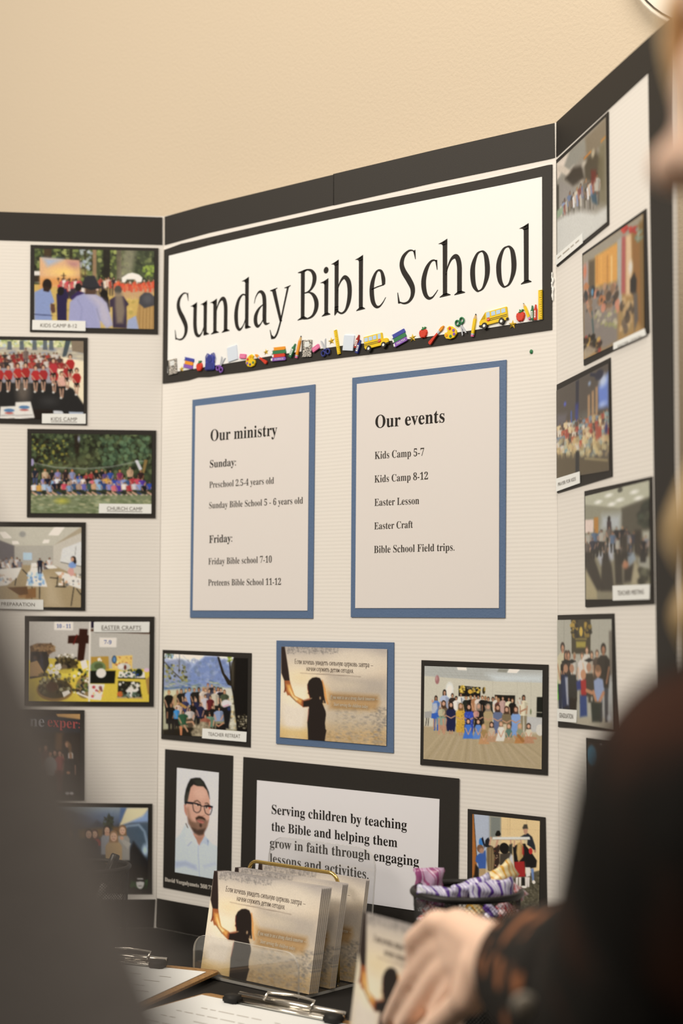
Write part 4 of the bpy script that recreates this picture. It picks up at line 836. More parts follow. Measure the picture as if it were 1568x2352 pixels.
zg = Zm(950, 1500, 4.7515)
q = [(127, 140), (1413, 187), (1403, 1268), (115, 1155)]
c = Cv(250, 210, q, 'b8b6a4', 23)
c.ax = .78
c.V([(0, 'a8a89a'), (.1, 'b4b4a8'), (.14, 'b8b4a0'), (.55, 'bab6a2'), (.62, 'a8987c'), (1, 'b4a486')])
c.P([(125, 140), (1415, 180), (1410, 325), (900, 310), (125, 250)], 'a8aaa4'); c.P([(800, 230), (1415, 240), (1412, 325), (900, 310)], 'c0c8c8', .9, 14)
for i in range(9): c.L([(200+i*75, 150), (330+i*60, 260)], 3, '94968e', .7)
for i in range(3): c.L([(127, 175+i*26), (850, 200+i*30)], 3, '94968e', .7)
c.P([(480, 152), (580, 155), (588, 188), (490, 184)], 'f4f0e4'); c.P([(1050, 175), (1165, 180), (1130, 218), (1028, 214)], 'f4f0e4'); c.P([(940, 172), (1040, 176), (1025, 212), (915, 206)], '8c8c80')
c.P([(125, 250), (900, 310), (1410, 325), (1408, 900), (120, 800)], 'bebaa8', 1, 2)
for x in (450, 870, 1140, 1290): c.L([(x, 300), (x-4, 640)], 3, 'a8a494', .8)
c.L([(900, 425), (1130, 440)], 5, 'a8a494', .8); c.E(400, 400, 32, 60, 'e4ecf8', 1, 8); c.P([(378, 380), (412, 380), (405, 500), (375, 500)], 'dce4f4', .9, 5)
c.P([(500, 355), (736, 372), (735, 480), (498, 470)], '1e1c18'); c.S(500, 360, 570, 440, ['b89828', '8a7020', 'd8c050'], 24, 6, 14, .9); c.S(650, 375, 735, 430, ['b89828', '8a7020', 'd8c050'], 24, 6, 14, .9); c.E(623, 420, 24, 24, 'c8a020'); c.S(560, 370, 690, 400, ['e0dccc'], 24, 2, 4, .8)
c.P([(892, 455), (1115, 462), (1113, 600), (890, 590)], '24221c'); c.P([(1352, 480), (1412, 478), (1410, 704), (1346, 700)], '23251f'); c.L([(1350, 645), (1410, 648)], 8, 'a8a494')
c.E(265, 290, 24, 48, '9c6c6c', 1, 1.5); c.E(258, 275, 8, 20, 'c8a0a0', .8, 3); c.E(772, 410, 16, 36, '3c3420'); c.E(782, 395, 8, 24, 'a88a30'); c.L([(265, 340), (262, 460)], 2, 'b0a898', .7)
c.P([(115, 800), (500, 830), (1410, 880), (1405, 1275), (112, 1160)], 'a89878', 1, 8)
for i in range(26):
    x = 130+i*50; c.L([(x+(650-x)*.35, 880+((i*37) % 60)), (x-(650-x)*.16, 1180+(i % 3)*30)], 14, ['b8a888', '988868', 'b4a48a', 'a49474'][i % 4], .55, 4)
c.P([(128, 640), (215, 630), (210, 705), (128, 708)], '9c9c98'); c.L([(150, 710), (140, 790)], 8, '34322e'); c.L([(172, 710), (165, 790)], 8, '34322e'); c.P([(1220, 690), (1408, 705), (1405, 870), (1210, 850)], 'b4b4b0'); c.E(1285, 640, 7, 30, '6a7450'); c.E(1385, 840, 40, 60, 'c8c4b8')
back = [(430, 440, '3a302c'), (472, 470, 'd8d4cc'), (580, 465, '2c3028'), (630, 460, '23201e'), (672, 450, 'a87850'), (712, 455, 'd0c4b8'), (757, 465, '1e1c1e'), (790, 470, '23201e'), (822, 478, '2c2c2c'), (872, 480, '34382f'), (908, 465, 'ccc8bc'), (932, 490, '6a4038'), (980, 470, 'b89890'), (1046, 480, 'd0c8a8'), (1085, 495, '24201e')]
c.man(345, 400, 440, 'a8b4cc', '2a221c', 'b88c70', '4c4c50', .24); c.man(523, 435, 300, 'd4d8dc', '3c302a', 'b88c70', '2a2826', .26); c.L([(528, 490), (530, 540)], 6, '2c3440')
for i, (x, y, sh) in enumerate(back): c.man(x, y, 330, sh, HR[i % 4], SK[i % 4], '2c2824', .25)
c.man(1208, 460, 400, 'd0c8ac', '2c221c', 'a87c60', '8a8068', .23); c.man(1165, 488, 130, 'c8c4b8', '3a2c24', 'b88c70', None, .4); c.L([(1170, 640), (1230, 610)], 16, 'a87c60')
c.man(252, 465, 380, '5c84c4', '241c18', 'a87c60', '2c60b0', .22); c.P([(215, 550), (260, 545), (270, 600), (225, 680), (208, 640)], 'b0b4bc', .9, 3); c.E(215, 525, 14, 16, 'c09880'); c.P([(205, 660), (272, 650), (265, 718), (200, 710)], '2c62b4'); c.L([(228, 720), (228, 830)], 12, 'b08468'); c.L([(250, 720), (245, 800)], 10, 'b08468')
sit = [(335, 520, '6a5a48', '4a3424', 'b08870'), (415, 535, '23284c', '2a1e18', '23284c'), (520, 548, 'c8a018', '7a5c34', 'c09818'), (610, 558, '3450b0', '2c201a', '3048a0'), (716, 550, '2a2624', '8a7a6c', '23211f'), (820, 556, 'a8946c', '8a7c6c', 'a08c64'), (925, 565, '64708c', '4a3428', '606c8c'), (1022, 585, '7a6c50', '4a3428', 'c0b498'), (1122, 585, '7c9ccc', '54382a', '7898c8')]
for x, y, sh, hr, sk in sit:
    c.P([(x-40, y+170), (x+40, y+170), (x+52, y+250), (x+40, y+320), (x-44, y+315), (x-52, y+250)], sk, 1, 1.5); c.L([(x-14, y+310), (x-10, y+345)], 12, 'b08468'); c.L([(x+14, y+310), (x+12, y+345)], 12, 'b08468')
    c.P([(x-24, y+62), (x+24, y+62), (x+52, y+100), (x+46, y+190), (x-46, y+190), (x-52, y+100)], sh, 1, 1.2)
    c.P([(x-24, y+10), (x+24, y+10), (x+28, y+80), (x-28, y+80)], hr, .9, 1.5); c.E(x, y+22, 24, 28, hr); c.E(x, y+32, 17, 23, 'c0947a'); c.L([(x-44, y+150), (x, y+175), (x+44, y+150)], 12, 'b88c70')
c.S(470, 620, 570, 860, ['8a6c10', 'd8b838'], 30, 3, 8, .7); c.S(570, 620, 650, 780, ['7c94d8', '28409c'], 26, 3, 8, .7)
c.man(312, 585, 180, 'b0ac8c', '8a6c48', 'c8a080', '7a8c70', .42); c.P([(262, 700), (355, 700), (350, 790), (260, 780)], '84a094', .8, 3); c.L([(285, 720), (282, 880)], 18, 'b88c70'); c.L([(330, 720), (340, 880)], 18, 'b88c70')
c.man(690, 612, 150, 'c08c84', 'a8886c', 'cca084', None, .42)
fl = [(603, 718, '3a72c4', '3c2a20', '3a72c4'), (712, 722, '5884c4', '34261e', '5884c4'), (772, 778, '9c8050', 'b89868', 'b88c60'), (858, 755, 'b8a890', '3a2a22', 'b08c6c'), (960, 745, 'd0ccc0', '8a7050', 'ccc8bc'), (1045, 770, '5a7c70', '7a6448', 'a8906c'), (1165, 770, '8a9078', 'b09468', 'b07c44'), (1262, 770, 'c8c0a8', '3a2a22', 'b08464')]
for x, y, sh, hr, lg in fl:
    c.P([(x-36, y+130), (x+36, y+130), (x+62, y+215), (x-60, y+215)], lg, 1, 2); c.P([(x-22, y+56), (x+22, y+56), (x+38, y+90), (x+34, y+150), (x-34, y+150), (x-38, y+90)], sh, 1, 1.2)
    c.P([(x-22, y+10), (x+22, y+10), (x+24, y+60), (x-24, y+60)], hr, .9, 1.5); c.E(x, y+20, 22, 26, hr); c.E(x, y+29, 16, 21, 'c89c80'); c.L([(x-30, y+100), (x, y+170), (x+30, y+100)], 10, 'c09478')
c.L([(1240, 920), (1340, 930)], 26, 'b08464'); c.L([(1150, 900), (1200, 960)], 30, '9c6c38')
photo('black matted print of a large seated family group on a pale wood floor', 'center', zg((90, 77), (1472, 127), (1465, 1332), (77, 1218)), c, zg(*q), 'dccfb9', GC)

zd = Zm(360, 1700, 5.88)
q = [(285, 370), (850, 437), (820, 1880), (257, 1780)]
c = Cv(110, 268, q, 'c4c2c4', 24)
c.V([(0, 'c0c0c6'), (.5, 'c6c4c6'), (1, 'c0c0c4')])
c.P([(258, 1340), (330, 1270), (400, 1130), (430, 1180), (560, 1420), (660, 1280), (700, 1330), (760, 1400), (830, 1440), (825, 1890), (255, 1790)], 'b4bece', 1, 3)
c.P([(258, 1640), (400, 1630), (540, 1690), (560, 1760), (400, 1700), (258, 1720)], '98a4b8', .8, 8); c.P([(640, 1690), (800, 1640), (815, 1680), (660, 1730)], 'a4aebe', .7, 8)
c.P([(430, 1170), (500, 1260), (650, 1250), (660, 1290), (585, 1420), (545, 1350)], 'b88c78', 1, 2); c.P([(500, 1290), (600, 1300), (640, 1260), (640, 1330), (585, 1415)], '9c705c', .7, 8)
c.P([(395, 1120), (420, 1130), (550, 1350), (565, 1430), (480, 1370), (430, 1430), (385, 1340), (400, 1210)], 'b8c0ce', 1, 1.5); c.L([(480, 1372), (432, 1428)], 7, '7c889c', .8, 2); c.P([(700, 1330), (715, 1360), (705, 1430), (640, 1390), (590, 1420), (660, 1300)], 'a8b4c6', 1, 1.5); c.P([(690, 1340), (715, 1360), (704, 1425)], '7c8ca4', .9, 3)
c.L([(572, 1430), (575, 1600), (590, 1840)], 6, '8c98ac', .8, 2); c.P([(398, 1125), (410, 1120), (440, 1190), (425, 1185)], '6a5c44')
c.P([(378, 870), (400, 860), (425, 980), (412, 1030), (385, 960)], 'b47c68', 1, 1.5)
c.P([(405, 830), (430, 690), (480, 610), (560, 590), (660, 620), (700, 690), (722, 780), (735, 900), (722, 1060), (700, 1160), (650, 1250), (590, 1280), (520, 1240), (450, 1130), (418, 1010)], 'c09480', 1, 1.5)
c.E(600, 720, 90, 80, 'cca490', .7, 12); c.P([(415, 920), (440, 910), (470, 1050), (560, 1180), (520, 1240), (440, 1110)], '94705c', .8, 8)
c.P([(430, 1040), (480, 1100), (540, 1110), (560, 1060), (640, 1050), (690, 1090), (712, 1080), (690, 1180), (640, 1270), (580, 1285), (510, 1245), (440, 1130)], '6a5242', .7, 6); c.P([(480, 1180), (560, 1210), (650, 1200), (670, 1190), (640, 1275), (585, 1288), (520, 1255)], '40322a', .75, 6)
c.P([(535, 1050), (580, 1022), (625, 1030), (665, 1060), (672, 1085), (625, 1065), (575, 1062), (545, 1085)], '3a2a22', .95, 3); c.P([(552, 1075), (600, 1080), (655, 1100), (650, 1118), (610, 1128), (565, 1100)], 'b06c60', 1, 2); c.L([(560, 1080), (610, 1095), (655, 1103)], 5, '6a3c34'); c.E(605, 1150, 18, 26, '44332a', .9, 3)
c.P([(600, 900), (640, 890), (665, 1010), (640, 1030), (585, 1020), (580, 1000)], 'c49a84', .9, 4); c.L([(585, 1020), (625, 1028), (655, 1015)], 7, '8a5c4c', .7, 2)
c.P([(384, 850), (386, 760), (405, 660), (430, 590), (468, 520), (540, 505), (600, 508), (650, 560), (690, 640), (715, 700), (728, 800), (715, 760), (690, 680), (640, 625), (560, 620), (510, 600), (470, 640), (445, 740), (425, 830), (400, 880)], '2a2a26', 1, 2); c.P([(388, 800), (420, 700), (450, 700), (430, 820), (400, 850)], '4c4a42', .7, 5); c.P([(500, 540), (600, 530), (650, 600), (560, 610)], '3c3f36', .7, 6)
c.L([(520, 830), (560, 815), (600, 850)], 12, '3a2c24', .9, 2); c.L([(665, 855), (695, 850), (715, 870)], 11, '3a2c24', .9, 2); c.E(565, 875, 26, 12, 'e0d8d0', .8, 2); c.E(568, 877, 12, 12, '2c2420'); c.E(682, 912, 20, 10, 'd8d0c8', .8, 2); c.E(682, 912, 10, 11, '2c2420')
def ring(pts, w_): c.L(pts+[pts[0]], w_, '1a1a20')
ring([(500, 845), (560, 855), (610, 885), (605, 945), (580, 975), (545, 980), (512, 955), (500, 900)], 9); ring([(655, 885), (700, 878), (760, 895), (755, 950), (735, 1005), (705, 1010), (670, 985), (655, 930)], 9)
c.L([(610, 890), (655, 895)], 9, '1a1a20'); c.P([(395, 828), (500, 838), (505, 868), (400, 856)], '23242c'); c.P([(498, 838), (612, 868), (612, 892), (500, 856)], '1a1a20'); c.P([(655, 880), (770, 890), (768, 915), (655, 898)], '1a1a20'); c.P([(715, 905), (745, 910), (740, 935), (715, 930)], 'b04030', .8, 2)
s = Sheet('portrait_print', 'black portrait print of a bearded man with glasses and pale blue shirt', 'portrait', 'center', zd((120, 120), (1035, 210), (1000, 2160), (92, 1985)), GC)
s.slab('mat', zd((120, 120), (1035, 210), (1000, 2158), (92, 1985)), .0003, .0012, m_black)
s.print_(c, zd(*q), 'd0c4b0', .0016)
s.words([('David Vergulyanets 360.71', 'bold', (381, 2023.3), (490.5, 2043.6), 2014.2)], .0018, m_ink_white)

zs = Zm(550, 1730, 3.0154)
s = Sheet('text_sheet', 'black bordered sheet in bold print beginning Serving children by teaching, behind the acrylic card holder', 'text sheet', 'center', [(561, 1738), (1056, 1788), (1051, 2158), (553, 2082)])
s.slab('mat', [(560.9, 1738.3), (1055.7, 1788), (1051.5, 2158), (552.5, 2082)], .0010, .0018, m_black)
s.slab('paper', [(593.4, 1791.7), (1012, 1835.1), (1006.5, 2098.5), (589, 2035.5)], .0019, .0025, m_grey_paper)
s.words([('Serving children by teaching', 'bold', (627.3, 1868.6), (937.3, 1905.5), 1847), ('the Bible and helping them', 'bold', (626.9, 1907.4), (915.5, 1945.6), 1886.5),
         ('grow in faith through engaging', 'bold', (623, 1944.9), (965.2, 1989.3), 1923.3), ('lessons and activities.', 'bold', (623, 1980.2), (849.5, 2018.8), 1958.5)], .0027, m_ink)

zk = Zm(1060, 1800, 7.127)
q = [(190, 495), (1292, 610), (1280, 2080), (185, 1960)]
c = Cv(160, 215, q, 'c8b48c', 25)
c.ax = .7
c.P([(180, 480), (480, 520), (480, 900), (430, 1400), (190, 1500)], 'a8b0bc', 1, 2); c.P([(480, 520), (670, 540), (670, 860), (480, 900)], '7c8078', 1, 8); c.P([(670, 540), (1300, 600), (1290, 1440), (670, 1300)], 'd8bc88', 1, 2)
for x in (780, 812, 1080): c.L([(x, 560), (x, 840)], 5, 'b09464', .7)
c.L([(670, 740), (1290, 760)], 4, 'b89c6c', .7)
c.P([(186, 490), (210, 500), (262, 1260), (280, 1700), (180, 1800)], 'a8681c'); c.L([(212, 505), (262, 1200)], 8, '2c2218')
c.P([(200, 1500), (420, 1560), (800, 1560), (1290, 1420), (1285, 2090), (180, 2090)], '5c5644', 1, 3); c.S(850, 1450, 1285, 2080, ['4c4838', '6c6654', '3a382c', '7a7460'], 260, 8, 20, .5)
c.P([(240, 1320), (300, 1380), (300, 1700), (200, 1700)], '1e1a16', .9, 4)
c.E(335, 960, 36, 70, '2c78b8'); c.P([(340, 900), (365, 870), (400, 1000), (390, 1060)], '1c2030'); c.P([(405, 930), (430, 900), (460, 880), (490, 960), (480, 1040), (400, 1040)], '20242c')
c.P([(250, 1190), (300, 1150), (410, 1090), (420, 1240), (410, 1400), (300, 1400), (285, 1310), (240, 1270)], '3a60a0', 1, 2); c.E(322, 1065, 58, 66, '7c5c44'); c.E(345, 1100, 40, 44, 'b88c70', .8, 4); c.P([(300, 1390), (412, 1390), (405, 1600), (330, 1600)], 'b09468')
c.P([(430, 1060), (490, 1010), (560, 1050), (620, 1000), (640, 1010), (640, 1300), (560, 1450), (450, 1420)], '3c2c24', 1, 2); c.P([(435, 1050), (520, 1020), (570, 1200), (540, 1450), (450, 1420), (425, 1250)], '7c6848', 1, 3)
for i in range(7): c.L([(445+i*17, 1060), (450+i*14, 1420)], 5, ['9c8660', '54442c', 'a89468'][i % 3], .8)
for i in range(22): c.E(600+c.rng.uniform(-60, 38), 1020+c.rng.uniform(0, 420), 9, 9, ['c8a888', '8a4438', '23201e'][i % 3])
c.L([(500, 880), (475, 1000)], 26, 'c09478'); c.L([(630, 840), (590, 1010)], 32, 'c09478')
c.P([(650, 1150), (840, 1120), (860, 1300), (800, 1420), (640, 1320)], '4c443a', 1, 3); c.E(720, 1060, 80, 90, '1a1614'); c.P([(570, 830), (600, 770), (640, 770), (665, 830), (640, 860), (580, 860)], '1c1814'); c.L([(820, 910), (830, 1010)], 22, 'c09478'); c.P([(800, 1000), (850, 980), (850, 1160), (780, 1100)], '3c3c34', 1, 3)
c.P([(860, 1040), (920, 1000), (1060, 980), (1100, 1100), (1060, 1300), (1050, 1520), (900, 1530), (880, 1300)], '1e1a1a', 1, 2); c.P([(885, 1280), (1045, 1270), (1060, 1520), (900, 1530)], 'a01018', 1, 2); c.P([(930, 980), (1000, 950), (1030, 1020), (1025, 1200), (950, 1290), (915, 1130)], 'b8985c', 1, 3); c.L([(960, 1000), (940, 1250)], 8, 'd8b878', .8); c.L([(1000, 1010), (990, 1200)], 8, '8a6c3c', .8); c.P([(1015, 1020), (1045, 1060), (1040, 1180), (1010, 1150)], 'a8201c', .9, 3)
c.L([(885, 940), (880, 1030)], 20, 'c09478'); c.L([(980, 900), (1000, 990)], 18, 'c09478')
c.P([(1030, 960), (1060, 900), (1120, 930), (1100, 1000)], 'c8b890', .9, 3); c.P([(1030, 1000), (1090, 1040), (1180, 1160), (1245, 1260), (1235, 1370), (1130, 1390), (1060, 1370), (1060, 1200)], '1c1a1c', 1, 2); c.E(1145, 1105, 30, 52, 'b81418'); c.P([(1065, 1370), (1140, 1370), (1140, 1510), (1075, 1530)], 'd8d4cc', 1, 2); c.P([(1145, 1390), (1195, 1390), (1200, 1580), (1175, 1600)], '6a84b0', 1, 2)
for x in (925, 975, 1075, 1110): c.P([(x-20, 1530), (x+20, 1530), (x+14, 1690), (x-14, 1690)], 'd8d0c8', 1, 2)
c.P([(1000, 1540), (1050, 1540), (1050, 1680), (1010, 1680)], '23201e'); c.E(1040, 1690, 44, 20, 'e0dcd4'); c.E(1195, 1610, 26, 30, 'e0dcd0'); c.P([(790, 1240), (830, 1150), (855, 1180), (890, 1500), (840, 1540)], 'c8c8c8', .95, 4)
c.P([(980, 870), (1050, 830), (1100, 810), (1170, 870), (1215, 1010), (1228, 1100), (1190, 1080), (1150, 1040), (1090, 1000), (1100, 900)], '2c3038', 1, 2); c.P([(1015, 720), (1040, 665), (1090, 665), (1105, 740), (1060, 740), (1025, 750)], '4c463c', 1, 2); c.P([(1028, 740), (1100, 740), (1095, 800), (1065, 840), (1035, 800)], 'b88c70', 1, 2); c.E(1215, 1105, 16, 26, 'b08468')
c.P([(530, 875), (1130, 870), (1138, 915), (525, 915)], 'd0d0c8', 1, 1.5); c.L([(530, 918), (1138, 918)], 6, '7c6c60', .8)
photo('black matted print of children holding up a long white bar, lowest at right', 'center', zk((108, 412), (1375, 550), (1405, 2290), (100, 2110)), c, zk(*q), 'dccdb4', GC)

# ------------------------------------------------------------------ pictures on the right wing
GR = 'photos glued down the right wing of the board'
WR = 'f2e6d3'
b1 = Zm(1250, 250, 4.9308); c1 = Zm(1250, 600, 4.2); d1 = Zm(1250, 1060, 3.563)
q = [(155, 620), (712, 95), (725, 1280), (158, 1740)]
c = Cv(160, 130, q, '9a9488', 31)
c.ax = .55
c.P([(155, 620), (300, 490), (360, 640), (160, 800)], 'dccfc0', 1, 4); c.P([(300, 490), (480, 330), (500, 420), (380, 620), (250, 740), (165, 830)], '98968c', 1, 8); c.P([(480, 330), (712, 95), (715, 320), (600, 480), (500, 560)], '8a7e6a', 1, 8)
c.P([(160, 640), (230, 640), (460, 790), (440, 830), (160, 700)], 'd0c4b4', 1, 3); c.P([(250, 790), (350, 660), (440, 640), (470, 780), (340, 870)], '4a4238', 1, 6); c.P([(470, 560), (600, 480), (680, 560), (680, 900), (480, 800)], '5c5444', 1, 8)
c.L([(470, 560), (545, 480)], 16, 'c88430'); c.L([(660, 370), (705, 320)], 20, 'd08c30'); c.E(570, 500, 24, 44, 'c0b498', .9, 5); c.E(470, 610, 36, 30, 'c4bcac', .9, 5)
c.P([(190, 800), (420, 930), (420, 1100), (180, 1190)], '96908a', .9, 6); c.P([(640, 420), (712, 330), (720, 1080), (600, 1080)], '7c7458', .8, 10)
c.P([(155, 860), (180, 860), (180, 1150), (158, 1170)], '3c3830', .8, 4)
for i in range(20):
    t = i/19; x = 225+t*390; y = 1000-t*250+c.rng.uniform(-50, 60)
    c.man(x, y, 300+60*t, ['c8c0b0', '8a98b8', '8a5048', 'b8b4a8', '6a7c9c', '7a7468', '4c443c', 'd8d8d8'][i % 8], HR[i % 5], SK[i % 4], ['8a847c', '6a6458', '9a948a'][i % 3], .22)
c.P([(545, 690), (605, 690), (600, 820), (550, 850)], '7c3028', .8, 5); c.P([(545, 970), (600, 950), (620, 1080), (560, 1050)], '34586c', .9, 4)
c.P([(155, 1260), (240, 1200), (420, 1150), (600, 1180), (725, 1110), (725, 1290), (156, 1750)], 'ccccc6', 1, 8); c.P([(158, 1150), (230, 1100), (225, 1180), (158, 1240)], '94a88c', 1, 3)
s = photo('topmost print on the right wing, a crowd standing on white ice or floor', 'right', b1((145, 580), (733, 30), (738, 1310), (150, 1790)), c, b1(*q), WR, GR,
      (b1((150, 1665), (450, 1410), (455, 1520), (150, 1775)), []))
for k, (xa, xb) in enumerate(((1285, 1293), (1297, 1312), (1315, 1322), (1326, 1334))):
    ya, yb = 595-(xa-1285)*.85, 595-(xb-1285)*.85; s.slab('print_mark', [(xa, ya-3), (xb, yb-3), (xb, yb), (xa, ya)], .00222, .0024, m_ink_faint)

q = [(372+30, -77), (950, -457), (980, 670), (392, 950)]
q = [(Zx*1.0, Zy) for Zx, Zy in [(385, -52), (967, -457), (979, 668), (392, 950)]]
c = Cv(160, 136, q, 'a8844a', 32)
c.ax = .55
c.P([(380, -60), (960, -460), (960, -330), (385, 60)], '9c9484', 1, 6); c.P([(450, 20), (540, -60), (540, 260), (450, 260)], 'c0a878', 1, 8); c.P([(500, -40), (720, -180), (720, 200), (500, 240)], 'd89c38', 1, 5)
for x in (520, 560, 620, 660): c.L([(x, -40), (x, 200)], 14, ['f0dcb0', 'b87c28', 'e8b048', 'a87020'][(x//40) % 4], .8, 5)
c.P([(385, 40), (440, 0), (440, 320), (388, 320)], 'a89a98', 1, 4); c.E(405, 100, 20, 60, 'd87850', .9, 6); c.P([(440, 0), (500, -20), (500, 300), (440, 330)], '5a4c38', .9, 6)
c.P([(715, -200), (760, -240), (760, 420), (715, 430)], 'a8a8a0', 1, 3); c.P([(760, -230), (800, -240), (795, 310), (755, 310)], 'b05858', 1, 5); c.P([(800, -240), (860, -270), (850, 330), (800, 330)], 'd8b890', 1, 6); c.P([(850, -300), (975, -380), (985, 660), (880, 560)], '94682a', 1, 6); c.P([(930, -380), (975, -400), (980, 640), (950, 640)], '7c6430', .8, 6)
c.S(770, -330, 900, -290, ['b02c28', 'c83c30'], 14, 14, 26, .9); c.S(900, -330, 960, -200, ['788878', '9aa494'], 10, 10, 22, .8)
c.P([(840, 180), (880, 110), (905, 180), (900, 300), (870, 320), (840, 300)], '241c18', 1, 4); c.E(845, 60, 22, 60, 'd8d4cc', .9, 5); c.P([(870, 300), (910, 310), (920, 560), (880, 680)], '5c5a5c', .9, 5)
c.P([(388, 330), (720, 200), (720, 780), (600, 850), (390, 860)], '88807a', 1, 10); c.S(400, 240, 720, 480, ['2c3038', '8a6c50', 'c07840', 'b89070', '5a5450', 'd0886c', '4a3c30'], 60, 12, 34, .85, 2, 1.4); c.S(480, 440, 700, 640, ['c0b898', '8a8480', '9ca060', 'a09488'], 30, 10, 26, .7, 2)
c.P([(740, 440), (860, 360), (860, 660), (760, 730)], 'a08858', .9, 5); c.S(750, 380, 870, 660, ['4a4038', 'c8a878', '6a5c50', 'b89868'], 26, 12, 30, .8, 2, 1.6); c.L([(470, 500), (485, 680)], 22, '34585c', .8, 4); c.E(475, 300, 14, 34, '5a90b0')
c.S(390, 720, 560, 860, ['2a1c14', '3c2c20', '1e1a14', 'b03830', 'c8a040'], 40, 10, 34, .85, 2); c.P([(392, 850), (440, 810), (530, 850), (400, 950)], 'a89a84', .9, 4); c.L([(390, 350), (470, 540)], 16, 'c08868', .6, 4)
photo('print of a hall with yellow curtains, second from the top on the right wing', 'right', [(1339.2, 582.6), (1485.3, 479.2), (1492.4, 764.3), (1342.4, 840)], c, c1(*q), WR, GR,
      (c1((685, 790), (985, 650), (1000, 712), (685, 855)), [('EASTER LESSON', 'sans', (1424, 799), (1478, 775.5), 793)]))

q = [(128, 1250), (632, 985), (640, 2020), (128, 2105)]
c = Cv(150, 130, q, '5c5650', 33)
c.ax = .55
c.P([(128, 1250), (632, 985), (632, 1500), (128, 1650)], '585048', 1, 6); c.P([(300, 1500), (520, 1400), (520, 1560), (320, 1600)], '6c6c64', .8, 10)
c.P([(520, 1220), (632, 1070), (632, 1400), (530, 1420)], '6484d0', 1, 8); c.E(575, 1150, 40, 50, 'c8d8f4', .8, 8); c.E(535, 1100, 42, 40, '1e2440', 1, 3); c.L([(450, 1100), (510, 1105)], 20, '1e2440'); c.E(570, 1380, 30, 20, 'c0d0f4', .7, 6)
c.P([(305, 1170), (335, 1150), (330, 1420), (305, 1420)], '1c2038', 1, 3); c.P([(300, 1380), (330, 1370), (325, 1560), (295, 1560)], '2c3c90', .8, 6); c.E(205, 1380, 14, 20, '5060d0', .9, 4); c.E(437, 1185, 14, 18, '90a8c8', .9, 4); c.L([(262, 1460), (262, 1570)], 18, '4468c0', .9, 4)
for x, y in ((430, 1300), (470, 1260), (508, 1220)): c.P([(x-12, y), (x+12, y-12), (x+12, 1540), (x-12, 1540)], 'b08c64', .9, 3)
c.P([(135, 1480), (220, 1470), (200, 1650), (135, 1700)], '6c6870', .8, 8)
for rw in range(5):
    for i in range(15):
        x = 160+i*33+c.rng.uniform(-8, 8); y = 1560+rw*52-i*9+c.rng.uniform(-14, 14)
        c.man(x, y, 170, ['c8b490', 'b85c3c', '8aa0a0', 'd0c8b8', 'b8a070', 'a84838', '7c8c9c', 'd8c498', '5a4c44'][int(c.rng.integers(9))], HR[i % 5], SK[i % 4], ['8a7c5c', 'b8a878', '5a5040'][i % 3], .34)
c.P([(490, 1560), (550, 1600), (560, 1700), (500, 1720)], 'b04c34', .85, 4); c.E(608, 1610, 16, 44, '2c3070', .9, 4); c.S(140, 1720, 640, 1880, ['c8b078', 'd8c894', 'a89468', '8a9c9c'], 80, 8, 24, .6, 2, 1.4)
c.P([(128, 1880), (640, 1900), (640, 2030), (128, 2110)], '645840', 1, 10); c.L([(390, 1905), (620, 1920)], 10, 'b0a070', .9, 3); c.P([(302, 1840), (335, 1840), (335, 2060), (300, 2065)], '23262a', 1, 3)
photo('print of a crowd on a dark blue lit stage, captioned PRAYER FOR KIDS', 'right', c1((120, 1195), (643, 930), (662, 2075), (122, 2240)), c, c1(*q), WR, GR,
      (c1((122, 2100), (358, 2028), (360, 2140), (122, 2225)), [('PRAYER FOR KIDS', 'sans', (1286, 1117), (1327, 1103.5), 1109)]))

q = [(345, 285), (870, 155), (880, 1125), (350, 1130)]
c = Cv(150, 140, q, '7c7868', 34)
c.ax = .55
c.P([(340, 280), (875, 150), (880, 290), (610, 390), (345, 360)], 'b0b09a', 1, 4); c.P([(340, 360), (640, 385), (640, 620), (345, 640)], '8e8c78', 1, 4); c.P([(640, 385), (880, 290), (885, 700), (640, 640)], '5a5648', 1, 5); c.S(800, 310, 880, 520, ['3c4234', '2c3028', '4c5444'], 20, 14, 34, .8, 3)
for x, y in ((535, 278), (450, 332), (625, 315), (745, 250), (780, 300), (560, 350)): c.E(x, y, 30, 13, 'e8e8e0', .95, 3)
c.E(628, 235, 22, 18, '54544a'); c.P([(345, 478), (412, 475), (410, 580), (345, 585)], 'd8c4b8'); c.P([(415, 460), (450, 455), (450, 620), (418, 620)], 'b07c24'); c.P([(480, 440), (630, 430), (630, 560), (470, 560)], 'aab0b0', 1, 12); c.E(537, 470, 14, 22, '2a2420'); c.P([(520, 490), (555, 490), (560, 560), (520, 560)], '44383c')
c.P([(345, 650), (640, 620), (890, 760), (885, 1130), (350, 1130)], '847e68', 1, 6); c.P([(480, 680), (620, 640), (640, 700), (560, 760), (500, 760)], 'b8bcc0', 1, 5); c.P([(430, 760), (560, 700), (580, 800), (470, 850)], 'a8acb4', .9, 6); c.P([(480, 620), (640, 560), (660, 600), (500, 650)], '747464', .9, 4); c.P([(780, 790), (870, 780), (875, 880), (790, 880)], '9c9c90', .9, 4); c.P([(815, 570), (875, 565), (870, 690), (820, 700)], 'b0b0a0', .9, 5)
for i in range(30):
    x = 360+c.rng.uniform(0, 500); y = 520+c.rng.uniform(0, 160); c.man(x, y, 170, ['8a8c90', '3a3c48', '6a6058', 'a8a498', '23242a', '5a7088'][i % 6], HR[i % 5], SK[i % 4], '34322e', .34)
